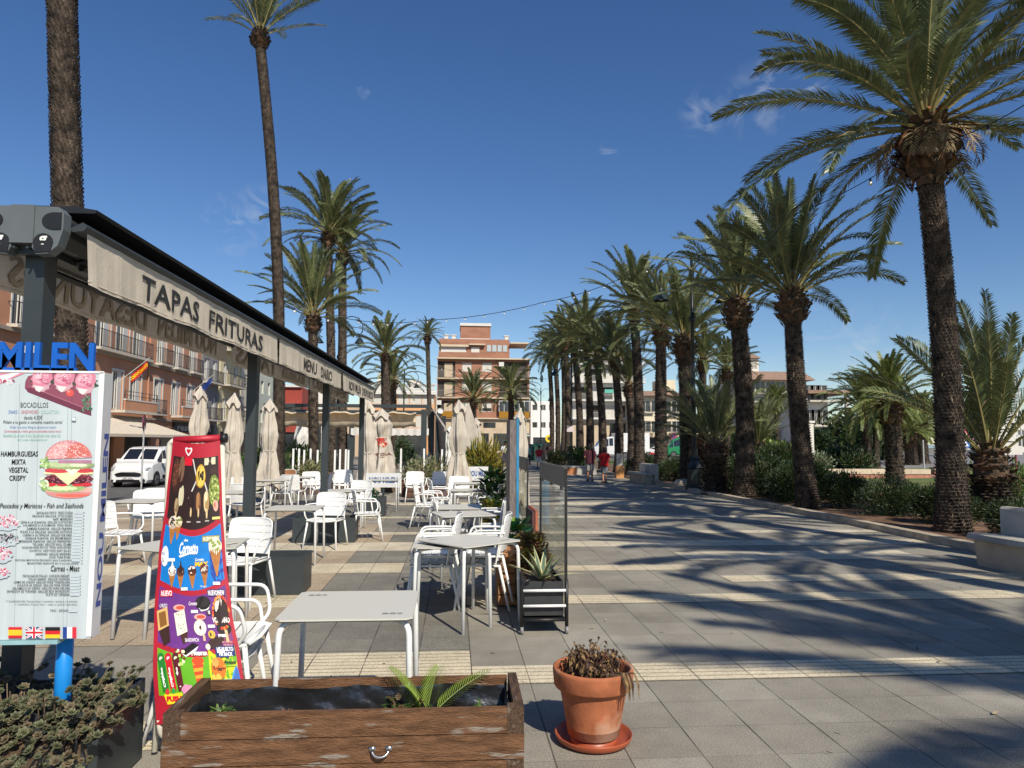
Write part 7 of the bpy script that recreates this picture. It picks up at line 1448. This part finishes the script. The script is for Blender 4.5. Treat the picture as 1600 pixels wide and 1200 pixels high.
# ---------------- people ----------------
def person(label, loc, rz, h, skin, top, bottom, legs='shorts', hair='#1c1410', bag=False, stride=.12, arm=0, top_w=1.0, shoe='#2a2420'):
    t = thing('person', label, 'person', loc, rz, 'people on the promenade'); s = h/1.75
    sk = mat('skin_'+skin[1:], srgb(skin), .6, var=.05)
    V = []; E = []; Rr = []
    def n(p, r_, par=None):
        V.append(Vector(p)*s); Rr.append(r_*s); i = len(V)-1
        if par is not None: E.append((par, i))
        return i
    pel = n((0, 0, .95), .13); w_ = n((0, .01, 1.12), .12, pel); ch = n((0, .01, 1.32), .145, w_); nk0 = n((0, .01, 1.46), .07, ch); nk = n((0, 0, 1.53), .052, nk0); hd = n((0, -.01, 1.62), .085, nk); h2 = n((0, -.005, 1.69), .082, hd)
    for sd in (-1, 1):
        f = stride*sd; hp_ = n((sd*.09, 0, .90), .095, pel); kn_ = n((sd*.095, -f*.6-.02, .50), .062, hp_); an = n((sd*.1, f*-.9+(.04 if f < 0 else 0), .09), .036, kn_); n((sd*.105, f*-.9-.14, .03), .034, an)
        sh = n((sd*.19, .01, 1.42), .055, ch); el = n((sd*.25, .03+f*.5, 1.14), .042, sh)
        wr_ = n((sd*.24, -.06+f*.9-arm*.08, .90+arm*.18), .03, el); pm = n((sd*.24, -.09+f*.95-arm*.08, .84+arm*.18), .034, wr_)
        for k in range(4): n((sd*(.235+.004*k), -.115+.018*k+f*.95-arm*.08, .755+arm*.18+abs(k-1.5)*.006), .009, pm)
        n((sd*.215, -.13+f*.95-arm*.08, .81+arm*.18), .010, pm)
    me = bpy.data.meshes.new('body'); me.from_pydata([tuple(v) for v in V], E, []); o = bpy.data.objects.new('body', me); sc.collection.objects.link(o); o.parent = t; me.materials.append(sk)
    md = o.modifiers.new('skin', 'SKIN'); md.use_smooth_shade = True
    for i, v in enumerate(me.skin_vertices[0].data): v.radius = (Rr[i], Rr[i]); v.use_root = i == 0
    md2 = o.modifiers.new('sub', 'SUBSURF'); md2.levels = 2; md2.render_levels = 2
    def loft(pts, name, m, par=t, seg=14):
        b = MB(); vs = []
        for (x, y, z, a, c) in pts: vs += [((x+a*cos(2*pi*j/seg)*(1+.04*sin(5*j+z*20)))*s, (y+c*sin(2*pi*j/seg)*(1+.05*sin(3*j+z*14)))*s, z*s) for j in range(seg)]
        b.add(vs, [(i*seg+j, i*seg+(j+1) % seg, (i+1)*seg+(j+1) % seg, (i+1)*seg+j) for i in range(len(pts)-1) for j in range(seg)]); return b.build(name, m, par, smooth=True)
    tm = mat('cloth_'+top[1:], srgb(top), .9, var=.08, sc_=6, bump=.4, bsc=12); bm2 = mat('cloth_'+bottom[1:], srgb(bottom), .9, var=.08, sc_=6)
    k = top_w
    loft([(0, .01, .84, .19*k, .135*k), (0, .01, .92, .19*k, .14*k), (0, .01, 1.1, .175*k, .135*k), (0, .01, 1.3, .20*k, .14), (0, .01, 1.40, .205, .125), (0, .01, 1.46, .13, .09), (0, .005, 1.5, .07, .065)], 'shirt', tm)
    for sd in (-1, 1): b = MB(); b.tube([Vector((sd*.15, .01, 1.43))*s, Vector((sd*.20, .01, 1.40))*s, Vector((sd*.245, .02, 1.2))*s], [.075*s, .078*s, .068*s], 12, False); b.build('sleeve', tm, t, smooth=True)
    for sd in (-1, 1):
        f = stride*sd; zk = .48 if legs == 'shorts' else .10
        pts = [(sd*.07, 0, .96, .115, .125), (sd*.09, -.01, .82, .105, .115), (sd*.094, -f*.35, .66, .092, .10)]
        if legs == 'shorts': pts += [(sd*.095, -f*.55, .50, .088, .095)]
        else: pts += [(sd*.095, -f*.6, .48, .075, .08), (sd*.1, -f*.85, .12, .06, .07)]
        loft(pts, 'trouser_leg', bm2)
        b = MB(); b.prism([(-.16, 0), (.09, 0), (.09, .07), (.0, .10), (-.14, .05)], -.045, .045, 'x'); b.v = [((x+sd*.102)*s, (y-f*.9-.03)*s, z*s) for x, y, z in b.v]; b.build('shoe', flat(srgb(shoe)), t)
    hm = mat('hair_'+hair[1:], srgb(hair), .8, var=.2, sc_=20)
    b = MB(); vs = []
    b.grid(lambda u, v: tuple((Vector((.104*sin(v*pi*.62)*cos(2*pi*u), .02+.112*sin(v*pi*.62)*sin(2*pi*u), 1.665+.125*cos(v*pi*.62)-(.05 if sin(2*pi*u) > 0 else -.015)*v*v*2))*s)), 18, 8); b.build('hair', hm, t, smooth=True)
    # face
    b = MB(); [b.lathe([(0, .012), (.010, .006), (.012, 0), (.010, -.006), (0, -.012)], 8, (sd*.033*s, -.093*s, 1.655*s)) for sd in (-1, 1)]; b.build('eyes', flat((.05, .04, .03)), t)
    b = MB(); b.add([Vector(p)*s for p in ((0, -.088, 1.66), (-.015, -.088, 1.61), (.015, -.088, 1.61), (0, -.118, 1.615))], [(0, 1, 3), (0, 3, 2), (1, 2, 3)]); b.add([Vector(p)*s for p in ((-.025, -.094, 1.585), (.025, -.094, 1.585), (.018, -.094, 1.575), (-.018, -.094, 1.575))], [(0, 1, 2, 3)]); [b.lathe([(0, .03), (.016, .02), (.018, 0), (.012, -.025), (0, -.03)], 7, (sd*.094*s, .0, 1.64*s)) for sd in (-1, 1)]; b.build('face_features', sk, t, smooth=True)
    if bag:
        b = MB(); b.tube([Vector((-.15, .10, 1.46))*s, Vector((0, .165, 1.25))*s, Vector((.19, .12, .98))*s], .014*s, 5); b.rbox(Vector((.24, .02, .92))*s, (.07*s, .22*s, .18*s), .02); b.build('shoulder_bag', mat('dark_bag', (.03, .025, .025), .7), t)
    return t
def stand(px, py): v = G(px, py); return (v.x, v.y, .004)
person('man in a maroon shirt and grey shorts walking away, strap across his back', stand(922, 752), R_(172), 1.56, '#b07a5c', '#4a1826', '#8d8a86', bag=True, stride=.05, arm=1, top_w=1.12)
person('woman in a loose red top and grey shorts walking away beside the man in maroon', stand(944.5, 755), R_(190), 1.44, '#b8866a', '#a8161c', '#6f7478', stride=-.06, arm=1, top_w=1.18, hair='#241714')
person('person in a red shirt and white shorts far off, facing us', stand(842, 733), R_(5), 1.40, '#b07a5c', '#b01f2c', '#d8d6d2', stride=.06)
person('person in a teal T-shirt far off beside the one in red', stand(826, 726), R_(20), 1.5, '#b8866a', '#5d8a86', '#33363c', legs='long', stride=.04, top_w=1.15)
person('person in dark clothes far off under the far street lamp', stand(850, 722), R_(160), 1.5, '#9a6a50', '#2a2226', '#2c2a30', legs='long', stride=.07)
person('second person in dark clothes far off beside the thin palms', stand(858, 723), R_(190), 1.55, '#9a6a50', '#33262a', '#1f1f24', legs='long', stride=-.07)
person('man in a white T-shirt standing left of the blue-edged sign', (XY(790, 44), 44, .004), R_(0), 1.68, '#a87454', '#d4d2ce', '#3a3d44', stride=.03)
person('person in dark clothes standing on the street near the parked white car', (XY(384, 36), 36, -.5), R_(30), 1.65, '#a87454', '#1e1e22', '#2a2c34', legs='long', stride=.03)
person('person in an orange top behind the white van', (XY(206, 39.5), 39.5, -.5), R_(80), 1.75, '#b87a5c', '#c0603c', '#40444c', legs='long', stride=.03)

# litter on the paving: nobody could count it
b = MB(); r = random.Random(17)
for i in range(420):
    x, y = r.uniform(-4, 8), 3+22*r.random()**1.6
    if r.random() < .45: x = 8.0-abs(r.gauss(0, .5))
    a = r.uniform(0, 3.14); l = r.uniform(.008, .035); d = Vector((cos(a), sin(a), 0)); s_ = Vector((-sin(a), cos(a), 0))*l*r.uniform(.12, .4); p = Vector((x, y, .012)); b.mi(r.choice((0, 0, 1)))
    b.add([p-d*l-s_*.2, p-s_, p+d*l+Vector((0, 0, .006)), p+s_+Vector((0, 0, .008))], [(0, 1, 2, 3)])
o = b.build('fallen_leaf_litter', [mat('litter_brown', (.09, .06, .035), .9, var=.4), mat('litter_straw', (.34, .26, .15), .9, var=.3)]); tag(o, 'specks of dry leaf litter scattered over the paving', 'litter', kind='stuff')
